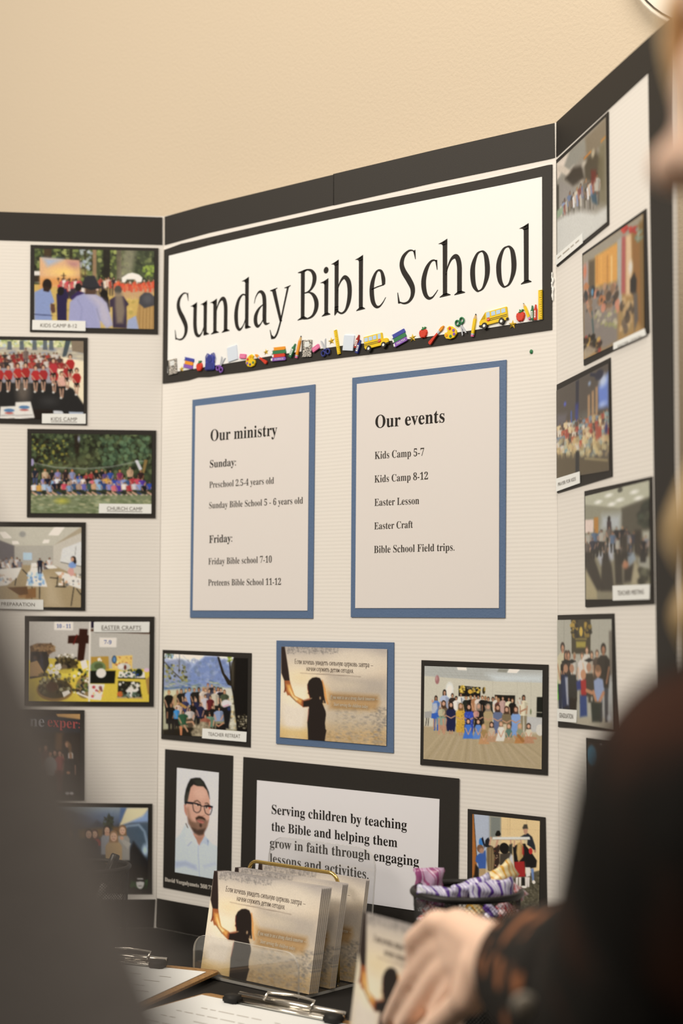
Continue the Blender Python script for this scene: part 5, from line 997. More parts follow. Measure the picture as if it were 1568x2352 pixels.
for p in ([(345, 740), (400, 740), (500, 1040), (440, 1060), (345, 860)], [(480, 800), (520, 720), (560, 860), (580, 1060), (470, 1060)], [(580, 760), (640, 740), (650, 1010), (590, 1010)], [(640, 600), (690, 600), (690, 800), (640, 800)], [(750, 560), (800, 560), (800, 780), (750, 760)], [(660, 860), (740, 840), (720, 980), (660, 990)]):
    c.P(p, '3a342c', .92, 5)
c.P([(690, 780), (740, 740), (760, 800), (700, 860)], '8a98a4', .9, 4); c.E(672, 845, 24, 30, 'b07858', .9, 4); c.P([(350, 900), (440, 1060), (440, 1130), (352, 1130)], 'a89c78', .9, 6); c.P([(750, 820), (800, 900), (790, 1010), (720, 1010)], 'a89e80', .9, 6); c.S(780, 880, 880, 1000, ['4a4a3c', '6a6a54', '3a382c'], 20, 10, 26, .8, 3)
photo('print of people seated round tables in a room, captioned TEACHER MEETING', 'right', d1((335, 243), (888, 122), (905, 1165), (342, 1192)), c, d1(*q), 'e8dbc6', GR,
      (d1((575, 1017), (880, 1005), (877, 1128), (577, 1138)), [('TEACHER MEETING', 'sans', (1423, 1367.5), (1484, 1364.5), 1357)]))

q = [(112, 1297), (562, 1290), (572, 2190), (112, 2120)]
c = Cv(140, 150, q, 'a8a698', 35)
c.ax = .55
c.P([(230, 1290), (390, 1290), (388, 1570), (232, 1570)], '46402c', 1, 2); c.S(232, 1300, 280, 1440, ['b09028', '8a7428', '2a261c'], 24, 8, 20, .9); c.S(345, 1300, 388, 1440, ['b09028', '8a7428', '2a261c'], 24, 8, 20, .9); c.E(310, 1390, 14, 38, 'c8a830'); c.P([(268, 1470), (350, 1470), (348, 1520), (270, 1520)], 'a89a30', .9, 3); c.L([(265, 1450), (355, 1450)], 10, 'a89440', .7)
c.L([(170, 1300), (168, 1600)], 5, '8c8a7c', .8); c.L([(460, 1300), (458, 1600)], 5, '9a988c', .8); c.P([(540, 1390), (562, 1380), (568, 1800), (545, 1790)], '6a6258', .9, 4); c.P([(480, 1740), (565, 1750), (572, 2180), (490, 2180)], 'a4a6a4', .9, 6); c.P([(112, 2080), (560, 2100), (572, 2190), (112, 2120)], 'a8a08c', .9, 4); c.S(108, 1800, 145, 1930, ['70c82c', '58a828'], 16, 10, 24, .9)
for x, y, h_, sh, hr, lg in ((157, 1480, 600, 'c0b898', '3a2c24', '2c3448'), (185, 1545, 560, '3c3430', '4a382c', '2c3040'), (205, 1545, 560, '4a3c34', '5a4434', '2c2c34'), (255, 1560, 400, 'c0bcb0', '9a8468', '5a5448'), (318, 1560, 420, 'd0c8c0', '7a5c44', '8a8478'), (358, 1510, 460, 'ccc8bc', '6a5038', '6a6458'), (398, 1550, 420, 'a8a090', '5a4838', '4a443c'), (442, 1540, 420, '5a4c40', '6a5444', '3a342c'), (495, 1490, 640, '3c352c', '2c241c', '4a4c50')): c.man(x, y, h_, sh, hr, SK[x % 4], lg, .17)
for x, y, sh in ((182, 1690, '26304c'), (232, 1690, '34322f'), (375, 1680, '4c4438')):
    c.P([(x-40, y-55), (x, y-75), (x+42, y-60), (x, y-40)], '1a1816'); c.E(x, y, 20, 34, 'b08468'); c.P([(x-34, y+50), (x+34, y+50), (x+42, y+120), (x+40, y+240), (x-40, y+240), (x-42, y+120)], sh, 1, 2)
c.P([(172, 1760), (200, 1760), (205, 1990), (178, 1990)], 'b8bcc8', .8, 3); c.P([(215, 1930), (275, 1930), (270, 2040), (215, 2040)], '2a221a', 1, 3); c.P([(150, 1780), (175, 1760), (190, 2000), (150, 2010)], '2c3858', 1, 3)
c.E(328, 1740, 22, 40, 'c08c68'); c.P([(300, 1790), (350, 1780), (355, 1910), (315, 1930)], 'a81c20', 1, 2); c.P([(268, 1800), (305, 1780), (310, 1860), (275, 1870)], '34407c', 1, 3); c.P([(300, 1910), (355, 1910), (360, 2080), (300, 2090)], '344c80', 1, 4); c.L([(355, 1870), (400, 1890)], 22, 'b88460')
c.E(450, 1710, 24, 46, 'b88868'); c.E(450, 1690, 24, 26, '6a5238', .7, 3); c.P([(415, 1790), (450, 1765), (490, 1780), (500, 1870), (480, 1970), (425, 1960)], '8c9cbc', 1, 2); c.L([(412, 1880), (445, 2000), (495, 1890)], 22, 'b88460'); c.P([(390, 1960), (480, 1970), (470, 2130), (400, 2130)], '343c34', 1, 4); c.E(540, 2100, 16, 26, 'c8ccd0', .8, 5)
photo('print of graduates before a black and gold banner, captioned GRADUATION', 'right', d1((103, 1257), (575, 1243), (605, 2205), (107, 2170)), c, d1(*q), 'e6d9c4', GR,
      (d1((105, 2020), (282, 2035), (277, 2137), (107, 2122)), [('GRADUATION', 'sans', (1289, 1648), (1321, 1651.5), 1637)]))

q = [(1352, 1703), (1502, 1722), (1504, 1990), (1353, 1955)]
c = Cv(90, 90, q, '342824', 36)
c.ax = .55
c.S(1352, 1700, 1504, 1990, ['2a201e', '4a3830', '3c2c28', '544038'], 80, 6, 22, .6, 2); c.E(1362, 1735, 12, 24, '3c7890', .95, 2); c.P([(1375, 1700), (1390, 1690), (1384, 1712)], 'a8a4a8')
for i in range(6): c.man(1385+i*20, 1760+(i % 2)*14, 200, ['6a4a44', '3a3c50', '8a7868'][i % 3], HR[i % 5], SK[i % 4], '2c2826', .3)
photo('dark print lowest on the right wing, mostly hidden by the black sleeve', 'right', [(1347.7, 1694.3), (1507, 1713), (1509, 2008), (1349, 1968)], c, q, 'e0d2bc', GR)

# ------------------------------------------------------------------ foam stickers along the foot of the title poster
def cm(name, h, **kw): return mat(name, alb(h, hx('f6ecdd'), .84), kw.pop('rough', .5), kw.pop('spec', .35), **kw)
K = {k: cm('sticker_'+k, h) for k, h in dict(red='d8381e', dark_red='a82818', green='2f7a4a', leaf='3c8a4c', blue='3c449c', navy='2c3680', purple='8a58b0', orange='f0981c', yellow='f2c80c', gold='dcb428', pink='e8709a', pale_pink='f0a8bc',
     pale_blue='dce2ea', window='bcd4e8', white='f4f2ee', black='26241f', grey='b8b6b2', steel='c4c4c4', wood='e0b878', tan='d8a850').items()}
m_speck = add_mottle(mat('speckled_cover', rough=.5), (.02, .02, .02), (.72, .70, .66), 900, .47, .53, 2)
m_gold_glit = add_bump(mat('gold_glitter', alb('d8b028', hx('f6ecdd'), .84), .35, .6, .35), 1500, .8, .0006)
GS = 'school stickers along the foot of the title poster'
Bq = .0019                                  # the poster's face
class Stk:
    def __init__(s, name, label, cat, zz, cx, cy, w_, h_, rot=0.0):
        """centre and size in zoomed photo pixels, turned by rot degrees"""
        (x, y), = zz((cx, cy)); (x0, _), = zz((cx-w_/2, cy)); (x1, _), = zz((cx+w_/2, cy)); (_, y0), = zz((cx, cy-h_/2)); (_, y1), = zz((cx, cy+h_/2))
        u, z = on('center', x, y); s.w = on('center', x1, y)[0]-on('center', x0, y)[0]; s.h = on('center', x, y0)[1]-on('center', x, y1)[1]
        s.e = empty(name, label, cat, frame('center', u, z, Bq) @ Matrix.Rotation(radians(rot), 4, 'Z'), GS)
    def pr(s, name, pts, m, h0=.0, h1=.0012, bev=.0004, parent=None, label=None):
        return prism(name, [(x*s.w, y*s.h) for x, y in pts], h0, h1, m, parent or s.e, bev, label)
    def disc(s, name, x, y, r, m, h0, h1, ry=None, n=16, parent=None):
        ry = ry if ry else r*s.w/s.h
        return s.pr(name, arcpts(x, y, r, ry, n=n), m, h0, h1, .0002, parent)
    def txt(s, t, style, a, b, top, m, h, parent=None):
        return letters('lettering', [(t, style, (a[0]*s.w, a[1]*s.h), (b[0]*s.w, b[1]*s.h), top*s.h)], m, parent or s.e, h)
def star(label, zz, cx, cy, r, rot):
    s = Stk('star_sticker', label, 'sticker', zz, cx, cy, 2*r, 2*r*1.12, rot)
    bm = bmesh.new(); o = []
    for k in range(10):
        q = .5 if k % 2 == 0 else .21; a_ = pi/2+k*pi/5; o.append(bm.verts.new((q*cos(a_)*s.w, q*sin(a_)*s.h, 0.0)))
    top = bm.verts.new((0, 0, .0018)); bot = bm.verts.new((0, 0, 0))
    for k in range(10):
        bm.faces.new((o[k], o[(k+1) % 10], top)); bm.faces.new((o[(k+1) % 10], o[k], bot))
    from_bm('star_body', bm, m_gold_glit, s.e)
def comp_book(label, zz, cx, cy, w_, h_, rot):
    s = Stk('notebook_sticker', label, 'sticker', zz, cx, cy, w_, h_, rot)
    s.pr('cover', rrect(-.5, -.5, .5, .5, .05), m_speck, 0, .0014, .0002); s.pr('spine', [(-.5, -.48), (-.38, -.48), (-.38, .48), (-.5, .48)], K['black'], .0014, .0016, 0)
    p = s.pr('name_label', rrect(-.22, .08, .26, .38, .03), K['white'], .0014, .0017, 0)
    for k in range(3): s.pr('label_line', [(-.17, .15+k*.07), (.21, .15+k*.07), (.21, .165+k*.07), (-.17, .165+k*.07)], K['grey'], .0017, .0018, 0, p)
def books(label, zz, cx, cy, w_, h_, rot, cols, word=None, lean=.12):
    s = Stk('book_stack_sticker', label, 'sticker', zz, cx, cy, w_, h_, rot); n = len(cols); t = 1.0/n
    for k, cl in enumerate(cols):
        y0 = -.5+k*t; y1 = y0+t*.96; dx = lean*(.5 if k % 2 else 0)
        b = s.pr('book', [(-.46+dx, y0), (.46-dx*.6, y0), (.5-dx*.6, y0+t*.2), (.46-dx*.6, y1), (-.46+dx, y1), (-.5+dx, y0+t*.5)], K[cl], 0, .0016, .0003)
        s.pr('pages', [(-.5+dx, y0+t*.18), (-.40+dx, y0+t*.15), (-.40+dx, y1-t*.12), (-.5+dx, y1-t*.2)], K['white'], .0016, .0018, 0, b)
        if word and k == 0: s.txt(word, 'sans', (-.25, y0+t*.25), (.36, y0+t*.25), t*.45, K['white'], .00175, b)
def apple(label, zz, cx, cy, w_, h_, rot=0):
    s = Stk('apple_sticker', label, 'sticker', zz, cx, cy, w_, h_, rot)
    s.pr('fruit', [(0, .2), (.2, .27), (.42, .2), (.5, -.02), (.42, -.3), (.2, -.5), (0, -.46), (-.2, -.5), (-.42, -.3), (-.5, -.02), (-.42, .2), (-.2, .27)], K['red'], 0, .0022, .0012)
    s.pr('leaf', [(.02, .26), (.2, .5), (.34, .46), (.2, .28)], K['leaf'], .0004, .002, .0004); s.pr('stem', [(-.06, .2), (.04, .2), (-.04, .5), (-.12, .48)], K['leaf'], .0004, .0018, .0002)
    s.pr('leaf', [(-.2, .24), (.2, .24), (.1, .32), (-.1, .32)], K['leaf'], .001, .0024, .0002)
def backpack(label, zz, cx, cy, w_, h_):
    s = Stk('backpack_sticker', label, 'sticker', zz, cx, cy, w_, h_, -3)
    s.pr('bag', [(-.42, -.5), (.42, -.5), (.5, -.42), (.46, -.05), (.34, .3), (.2, .42), (-.2, .42), (-.34, .3), (-.46, -.05), (-.5, -.42)], K['blue'], 0, .0022, .001)
    s.pr('pocket', rrect(-.4, -.46, .4, -.06, .06), K['navy'], .0022, .0028, .0004); s.pr('flap', arcpts(0, .14, .3, .2, n=20), K['navy'], .0022, .0026, .0004)
    bm = bmesh.new(); bm_tube(bm, [(x*s.w, y*s.h, .0015) for x, y in ((-.42, .0), (-.46, .3), (-.3, .48), (-.12, .42))], .0007); from_bm('strap', bm, K['blue'], s.e, True)
    bm = bmesh.new(); bm_tube(bm, [(x*s.w, y*s.h, .0015) for x, y in ((.46, -.05), (.52, .2), (.36, .5), (.12, .44))], .0007); from_bm('strap', bm, K['blue'], s.e, True)
def scissors(label, zz, cx, cy, w_, h_, rot, cl):
    s = Stk('scissors_sticker', label, 'sticker', zz, cx, cy, w_, h_, rot)
    s.pr('blade', [(-.06, -.12), (.06, -.1), (.26, .5), (.16, .46)], K['steel'], .0003, .0012, .0002); s.pr('blade', [(-.06, -.1), (.06, -.12), (-.12, .48), (-.22, .5)], K['steel'], .0012, .0018, .0002)
    for x, y in ((-.22, -.3), (.22, -.32)):
        bm = bmesh.new(); bm_tube(bm, [(px*s.w, py*s.h, .0012) for px, py in arcpts(x, y, .17, .15, n=16)], .0009, 8, True); bm_tube(bm, [((x*.6)*s.w, (y+.13)*s.h, .0013), (0, -.1*s.h, .0013)], .0009); from_bm('handle', bm, K[cl], s.e, True)
def paper(label, zz, cx, cy, w_, h_, rot):
    s = Stk('paper_sticker', label, 'sticker', zz, cx, cy, w_, h_, rot); s.pr('sheet', [(-.5, -.5), (.5, -.5), (.5, .5), (-.5, .5)], K['pale_blue'], 0, .0014, .0002)
def eraser(label, zz, cx, cy, w_, h_, rot):
    s = Stk('eraser_sticker', label, 'sticker', zz, cx, cy, w_, h_, rot); b = s.pr('rubber', rrect(-.5, -.5, .5, .5, .12), K['pink'], 0, .002, .0005)
    for k in range(4): s.pr('print_mark', [(-.28+k*.15, -.12), (-.2+k*.15, -.12), (-.2+k*.15, .12), (-.28+k*.15, .12)], K['pale_pink'], .002, .0021, 0, b)
def palette(label, zz, cx, cy, w_, h_, flip=1, cols=('red', 'orange', 'green', 'navy', 'purple')):
    s = Stk('palette_sticker', label, 'sticker', zz, cx, cy, w_, h_, 0)
    s.pr('board', [(x*flip, y) for x, y in ((.1, .5), (.3, .36), (.22, .14), (.3, .04), (.46, .02), (.5, -.2), (.36, -.42), (.05, -.5), (-.28, -.42), (-.48, -.16), (-.46, .1), (-.3, .3), (-.1, .45))], K['yellow'], 0, .0018, .0006)
    for (x, y), cl in zip(((-.26, .12), (.04, .3), (.3, -.18), (-.02, -.3), (-.3, -.16)), cols): s.disc('paint_dab', x*flip, y, .1, K[cl], .0017, .0022)
def brush(label, zz, cx, cy, w_, h_, rot, flip=False):
    s = Stk('brush_sticker', label, 'sticker', zz, cx, cy, w_, h_, rot)
    s.pr('handle', [(-.1, -.25), (.1, -.28), (.44, -.5), (.5, -.3), (.5, .3), (.44, .5), (.1, .28), (-.1, .25)], K['red'], 0, .002, .0006); s.pr('ferrule', [(-.22, -.28), (-.08, -.28), (-.08, .28), (-.22, .28)], K['steel'], .0002, .0019, .0003); s.pr('bristles', [(-.22, -.34), (-.22, .34), (-.38, .42), (-.5, .1), (-.5, -.1), (-.38, -.4)], K['orange'], .0, .002, .0004)
def crayon(label, zz, cx, cy, w_, h_, rot, cl):
    s = Stk('crayon_sticker', label, 'sticker', zz, cx, cy, w_, h_, rot)
    s.pr('body', [(-.5, -.5), (.5, -.5), (.5, .22), (-.5, .22)], K[cl], 0, .0022, .0006); s.pr('tip', [(-.36, .22), (.36, .22), (.1, .5), (-.1, .5)], K[cl], 0, .0018, .0003); s.pr('wrapper_band', [(-.3, -.34), (.3, -.34), (.3, .1), (-.3, .1)], K['white'], .0022, .0024, 0)
    for k in range(3): s.pr('wrapper_line', [(-.18, -.26+k*.11), (.18, -.26+k*.11), (.18, -.2+k*.11), (-.18, -.2+k*.11)], K[cl], .0024, .0025, 0)
def pencil(label, zz, cx, cy, w_, h_, rot, cl='yellow'):
    s = Stk('pencil_sticker', label, 'sticker', zz, cx, cy, w_, h_, rot)
    s.pr('shaft', [(-.5, -.36), (.5, -.36), (.5, .28), (-.5, .28)], K[cl], 0, .002, .0004); s.pr('wood', [(-.5, .28), (.5, .28), (.12, .44), (-.12, .44)], K['wood'], 0, .0018, .0002); s.pr('lead', [(-.14, .43), (.14, .43), (0, .5)], K['black'], 0, .0016, 0); s.pr('ferrule', [(-.5, -.42), (.5, -.42), (.5, -.36), (-.5, -.36)], K['steel'], 0, .002, .0003); s.pr('eraser', [(-.45, -.5), (.45, -.5), (.45, -.42), (-.45, -.42)], K['pink'], 0, .002, .0003)
def ruler(label, zz, cx, cy, w_, h_, rot):
    s = Stk('ruler_sticker', label, 'sticker', zz, cx, cy, w_, h_, rot); b = s.pr('rule', [(-.5, -.5), (.5, -.5), (.5, .5), (-.5, .5)], K['yellow'], 0, .0015, .0002)
    for k in range(13):
        L_ = .62 if k % 3 == 0 else .36; s.pr('tick_mark', [(.5-L_, -.46+k*.077), (.5, -.46+k*.077), (.5, -.447+k*.077), (.5-L_, -.447+k*.077)], K['black'], .0015, .0016, 0, b)
def bus(label, zz, cx, cy, w_, h_, rot, flip):
    s = Stk('bus_sticker', label, 'sticker', zz, cx, cy, w_, h_, rot); f = lambda P_: [(x*flip, y) for x, y in P_]
    b = s.pr('coachwork', f([(-.5, -.34), (.5, -.34), (.5, -.02), (.46, .06), (.28, .08), (.26, .5), (-.5, .5)]), K['yellow'], 0, .002, .0005)
    for x in (-.46, -.28, -.1): s.pr('window', f([(x, .16), (x+.14, .16), (x+.14, .42), (x, .42)]), K['window'], .002, .0022, 0, b)
    s.pr('windscreen', f([(.1, .12), (.22, .12), (.22, .46), (.1, .46)]), K['window'], .002, .0022, 0, b)
    for y in (-.02, -.12): s.pr('stripe', f([(-.5, y), (.12, y), (.12, y+.03), (-.5, y+.03)]), K['black'], .002, .0022, 0, b)
    s.pr('bumper', f([(.42, -.34), (.52, -.34), (.52, -.24), (.42, -.24)]), K['black'], .0002, .0022, .0003); s.pr('bumper', f([(-.52, -.34), (-.46, -.34), (-.46, -.22), (-.52, -.22)]), K['black'], .0002, .0022, .0003)
    for x in (-.3, .32):
        t_ = s.disc('wheel', x*flip, -.36, .1, K['black'], .0004, .0028); s.disc('hub', x*flip, -.36, .045, K['white'], .0028, .0031, parent=t_)
    sg = s.pr('stop_sign', [((.16*flip)+.062*cos(pi/8+k*pi/4), -.02+.115*sin(pi/8+k*pi/4)) for k in range(8)], K['red'], .0021, .0026, .0002)
    s.txt('STOP', 'sans', (.16*flip-.045, -.05), (.16*flip+.045, -.05), .06, K['white'], .0027, sg)
comp_book('grey speckled notebook sticker at the far left end of the poster', z5, 124, 1577, 62, 108, 4)
star('gold star sticker between the leftmost notebook and the first books', z5, 187, 1594, 20, 0)
books('blue orange and purple book stack sticker beside the leftmost apple', z5, 240, 1550, 72, 76, -14, ('purple', 'orange', 'blue'))
apple('red apple sticker next to the blue backpack', z5, 319, 1571, 44, 76)
backpack('blue backpack sticker under the word Sunday', z5, 396, 1541, 68, 122)
scissors('purple handled scissors sticker right of the backpack', z5, 474, 1560, 60, 112, -24, 'purple')
paper('pale blue paper sticker right of the purple scissors', z5, 556, 1482, 68, 104, 8)
eraser('pink eraser sticker left of the paint palette', z5, 632, 1502, 44, 34, -8)
palette('yellow paint palette sticker under the word Sunday', z5, 688, 1534, 70, 92)
brush('red paintbrush sticker left of the tall book stack', z5, 762, 1520, 98, 26, -32)
star('gold star sticker above the paintbrush, left of the tall book stack', z5, 795, 1471, 21, 10)
books('tall book stack sticker lettered SCIENCE', z5, 889, 1484, 104, 100, -2, ('purple', 'red', 'green', 'orange'), 'SCIENCE', .16)
crayon('green crayon sticker beside the orange pencil', z5, 990, 1460, 20, 104, -30, 'green')
pencil('orange pencil sticker left of the black speckled notebook', z5, 1033, 1435, 15, 162, -16, 'orange')
comp_book('black speckled notebook sticker under the word Bible', z5, 1091, 1445, 70, 122, -4)
eraser('pink eraser sticker right of the black notebook', z5, 1157, 1444, 52, 36, 24)
scissors('blue handled scissors sticker with open blades', z5, 1220, 1440, 76, 122, 16, 'navy')
star('gold star sticker beside the leaning yellow ruler', z5, 1266, 1392, 26, 8)
ruler('leaning yellow ruler sticker under the word Bible', z5, 1310, 1400, 19, 180, 12)
paper('white paper sticker right of the leaning ruler', z5, 1392, 1406, 74, 110, -8)
crayon('red crayon sticker left of the first bus', z5, 1455, 1396, 20, 98, -20, 'dark_red')
crayon('navy crayon sticker directly left of the first bus', z5, 1464, 1433, 20, 98, -22, 'navy')
bus('yellow school bus sticker left of the MATH books', z6, 212, 1397, 172, 108, 5, 1)
books('blue green and purple book stack sticker lettered MATH', z6, 378, 1370, 98, 96, 18, ('purple', 'green', 'blue'), 'MATH', .0)
star('gold star sticker right of the MATH books', z6, 470, 1369, 28, 4)
apple('red apple sticker in the gap between star and paintbrush', z6, 550, 1331, 58, 80)
brush('red paintbrush sticker left of the second paint palette', z6, 645, 1349, 140, 28, 221)
palette('yellow paint palette sticker beside the green scissors', z6, 748, 1331, 90, 96, -1, ('purple', 'red', 'orange', 'green', 'purple'))
scissors('green handled scissors sticker pointing down', z6, 826, 1288, 78, 130, 205, 'green')
pencil('yellow pencil sticker left of the second bus', z6, 915, 1279, 18, 164, -11)
bus('yellow school bus sticker right of the yellow pencil', z6, 1055, 1228, 200, 112, 6, -1)
star('gold star sticker under the back of the second bus', z6, 1189, 1273, 31, -6)
apple('red apple sticker at the right end of the poster', z6, 1250, 1209, 62, 88)
pencil('yellow pencil sticker leaning on the last apple', z6, 1294, 1179, 15, 138, 24)
crayon('green crayon sticker at the right end of the poster', z6, 1336, 1190, 18, 106, 2, 'green')
crayon('red crayon sticker beside the upright ruler', z6, 1358, 1186, 17, 112, -1, 'red')
ruler('upright yellow ruler sticker at the right end of the poster', z6, 1392, 1131, 25, 212, 0)
u, z = on('center', *z6((1318, 1467))[0])
bm = bmesh.new(); bm_ell(bm, (0, 0, .0006), (.0021, .0024, .0009), None, 12, 8)
o = tag(from_bm('green_speck', bm, K['green'], None, True), 'tiny green speck stuck on the white board below the poster right end', 'speck'); o.matrix_world = frame('center', u, z)

# ------------------------------------------------------------------ wall clock, table and what stands on it
RC = .13; pc = Vector((.79, .06, T+1.115))
clk = empty('wall_clock', 'round white rimmed clock on the wall in the top right corner', 'clock', Matrix(((1, 0, 0, pc.x), (0, 0, -1, pc.y), (0, 1, 0, pc.z), (0, 0, 0, 1))))
m_clockrim = mat('clock_rim_plastic', (.72, .68, .6), .35, .5); m_clockface = mat('clock_face', (.8, .77, .7), .5, .3)
bm = bmesh.new(); bm_tube(bm, [((RC-.0025)*cos(2*pi*k/64), (RC-.0025)*sin(2*pi*k/64), .0145) for k in range(64)], .0026, 12, True); from_bm('rim', bm, m_clockrim, clk, True)
prism('backing', arcpts(0, 0, RC*.985, RC*.985, n=64), .0, .012, m_clockrim, clk)
prism('dial', arcpts(0, 0, RC*.96, RC*.96, n=64), .012, .016, m_clockface, clk)
bm = bmesh.new(); bm_tube(bm, [((RC-.0058)*cos(2*pi*k/64), (RC-.0058)*sin(2*pi*k/64), .0165) for k in range(64)], .0008, 6, True); from_bm('dial_ring', bm, m_ink_soft, clk)
prism('hour_hand', [(-.004, -.02), (.004, -.02), (.003, RC*.5), (-.003, RC*.5)], .0175, .019, m_black, clk); prism('minute_hand', [(-.02, -.003), (-.02, .003), (RC*.75, .002), (RC*.75, -.002)], .0195, .021, m_black, clk)

m_cloth = add_bump(mat('black_tablecloth', (.013, .012, .011), .85, .3), 700, .4, .0004)
m_leg = mat('grey_steel', (.25, .25, .25), .4, .5, .8)
TX0, TX1, TY0, TY1 = -.52, 1.24, -.66, .05
tb = empty('folding_table', 'folding table under the black cloth that carries the display board', 'table', loc=(0, 0, 0))
bm = bmesh.new(); bm_box(bm, ((TX0+TX1)/2, (TY0+TY1)/2, T-.024), (TX1-TX0-.02, TY1-TY0-.02, .036)); from_bm('tabletop', bm, mat('table_plastic', (.5, .48, .45), .6), tb)
for x in (TX0+.15, TX1-.15):
    for y in (TY0+.1, TY1-.1):
        bm = bmesh.new(); bm_tube(bm, [(x, y, T-.042), (x, y, 0)], .014, 10); from_bm('leg', bm, m_leg, tb, True)
bm = bmesh.new()
n = 60; per = []
for k in range(4*n):
    sd, t = divmod(k, n); t /= n
    per.append([(TX0+(TX1-TX0)*t, TY0), (TX1, TY0+(TY1-TY0)*t), (TX1-(TX1-TX0)*t, TY1), (TX0, TY1-(TY1-TY0)*t)][sd])
cxm, cym = (TX0+TX1)/2, (TY0+TY1)/2
rings = []
for zz, off in ((T, -.004), (T-.004, 0), (T-.1, .004), (T-.3, .012), (T-.55, .02)):
    rg_ = []
    for k, (x, y) in enumerate(per):
        wv = off*(0.6+.6*sin(k*.9)+.3*sin(k*2.3)) if off > 0 else off
        dx = (1 if x > TX1-1e-6 else -1 if x < TX0+1e-6 else 0); dy = (1 if y > TY1-1e-6 else -1 if y < TY0+1e-6 else 0)
        if dy > 0: wv = min(wv, .003)
        rg_.append(bm.verts.new((x+dx*wv, y+dy*wv, zz)))
    rings.append(rg_)
for a, b in zip(rings[:-1], rings[1:]):
    for k in range(4*n): bm.faces.new((a[k], b[k], b[(k+1) % (4*n)], a[(k+1) % (4*n)]))
bm.faces.new(rings[0])
tag(from_bm('tablecloth', bm, m_cloth), 'plain black tablecloth hanging over the table edges', 'tablecloth')

# acrylic holder with three tiers of cards
def sheet_acrylic(name, tint, veil):
    m = mat(name); nt = m.node_tree; n, l = nt.nodes, nt.links; n.remove(n['Principled BSDF'])
    tr_ = n.new('ShaderNodeBsdfTransparent'); tr_.inputs[0].default_value = (tint, tint, tint, 1); gl = n.new('ShaderNodeBsdfGlossy'); gl.inputs['Roughness'].default_value = .04
    lw = n.new('ShaderNodeLayerWeight'); pw = n.new('ShaderNodeMath'); pw.operation = 'POWER'; pw.inputs[1].default_value = 4; l.new(lw.outputs['Facing'], pw.inputs[0]); fr = n.new('ShaderNodeMath'); fr.operation = 'MULTIPLY_ADD'; fr.inputs[1].default_value = .7; fr.inputs[2].default_value = .05; l.new(pw.outputs[0], fr.inputs[0]); mx = n.new('ShaderNodeMixShader'); l.new(fr.outputs[0], mx.inputs[0]); l.new(tr_.outputs[0], mx.inputs[1]); l.new(gl.outputs[0], mx.inputs[2])
    df = n.new('ShaderNodeBsdfDiffuse'); df.inputs[0].default_value = (.75, .76, .74, 1); m2 = n.new('ShaderNodeMixShader'); m2.inputs[0].default_value = veil; l.new(mx.outputs[0], m2.inputs[1]); l.new(df.outputs[0], m2.inputs[2]); l.new(m2.outputs[0], n['Material Output'].inputs[0]); return m
m_acr = sheet_acrylic('clear_acrylic', .97, .02); m_acr_edge = sheet_acrylic('acrylic_cut_edge', .9, .45)
def cut_edges(o, axis):
    o.data.materials.append(m_acr_edge)
    for f in o.data.polygons:
        if abs(f.normal[axis]) < .6: f.material_index = 1
def xz(name, pts, y0, y1, m, parent, lean=0.0):
    """outline in x, z; thickness along y; leaning back by lean per metre of height"""
    bm = bmesh.new(); bm_prism(bm, [(p[0], p[1]) for p in pts], 0, 1)
    for v in bm.verts:
        x, z, t = v.co; v.co = (x, y0+(y1-y0)*(1-t)+lean*z, z)
    bmesh.ops.triangulate(bm, faces=[f for f in bm.faces if len(f.verts) > 4]); bmesh.ops.recalc_face_normals(bm, faces=bm.faces)
    return from_bm(name, bm, m, parent)
hd = empty('card_holder', 'clear acrylic card holder with three tiers standing on the black cloth', 'card holder', loc=(.312, -.10, T))
def rr_top(x0, x1, z0, z1, r): return [(x0, z0), (x1, z0)] + [(x1-r+r*cos(radians(a)), z1-r+r*sin(radians(a))) for a in range(0, 91, 15)] + [(x0+r+r*cos(radians(a)), z1-r+r*sin(radians(a))) for a in range(90, 181, 15)]
xz('front_lip', rr_top(-.0835, .075, .0, .046, .018), -.0505, -.0475, m_acr, hd); cut_edges(bpy.data.objects['front_lip'], 1)
bm = bmesh.new(); bm_box(bm, (-.001, 0.0035, .0022), (.165, .103, .003)); bmesh.ops.bevel(bm, geom=bm.edges[:], offset=.0008, segments=2); cut_edges(from_bm('base', bm, m_acr, hd), 2)
xz('back_plate', rr_top(-.078, .083, .0038, .142, .022), .050, .053, m_acr, hd, .10); cut_edges(bpy.data.objects['back_plate'], 1)
m_gold = mat('polished_gold', (.83, .60, .20), .16, .5, 1.0)
bm = bmesh.new(); g = []
for x, z in ((-.070, .004), (-.070, .106)): g.append((x, .022, z))
g += [(-.070+.013*(1-cos(radians(a))), .022, .106+.013*sin(radians(a))) for a in range(15, 91, 15)]
g += [(.066-.013+.013*sin(radians(a)), .022, .106+.013*cos(radians(a))) for a in range(0, 91, 15)]
g.append((.066, .022, .004)); bm_tube(bm, g, .0021, 10); from_bm('divider_wire', bm, m_gold, hd, True, 'gold divider wire')

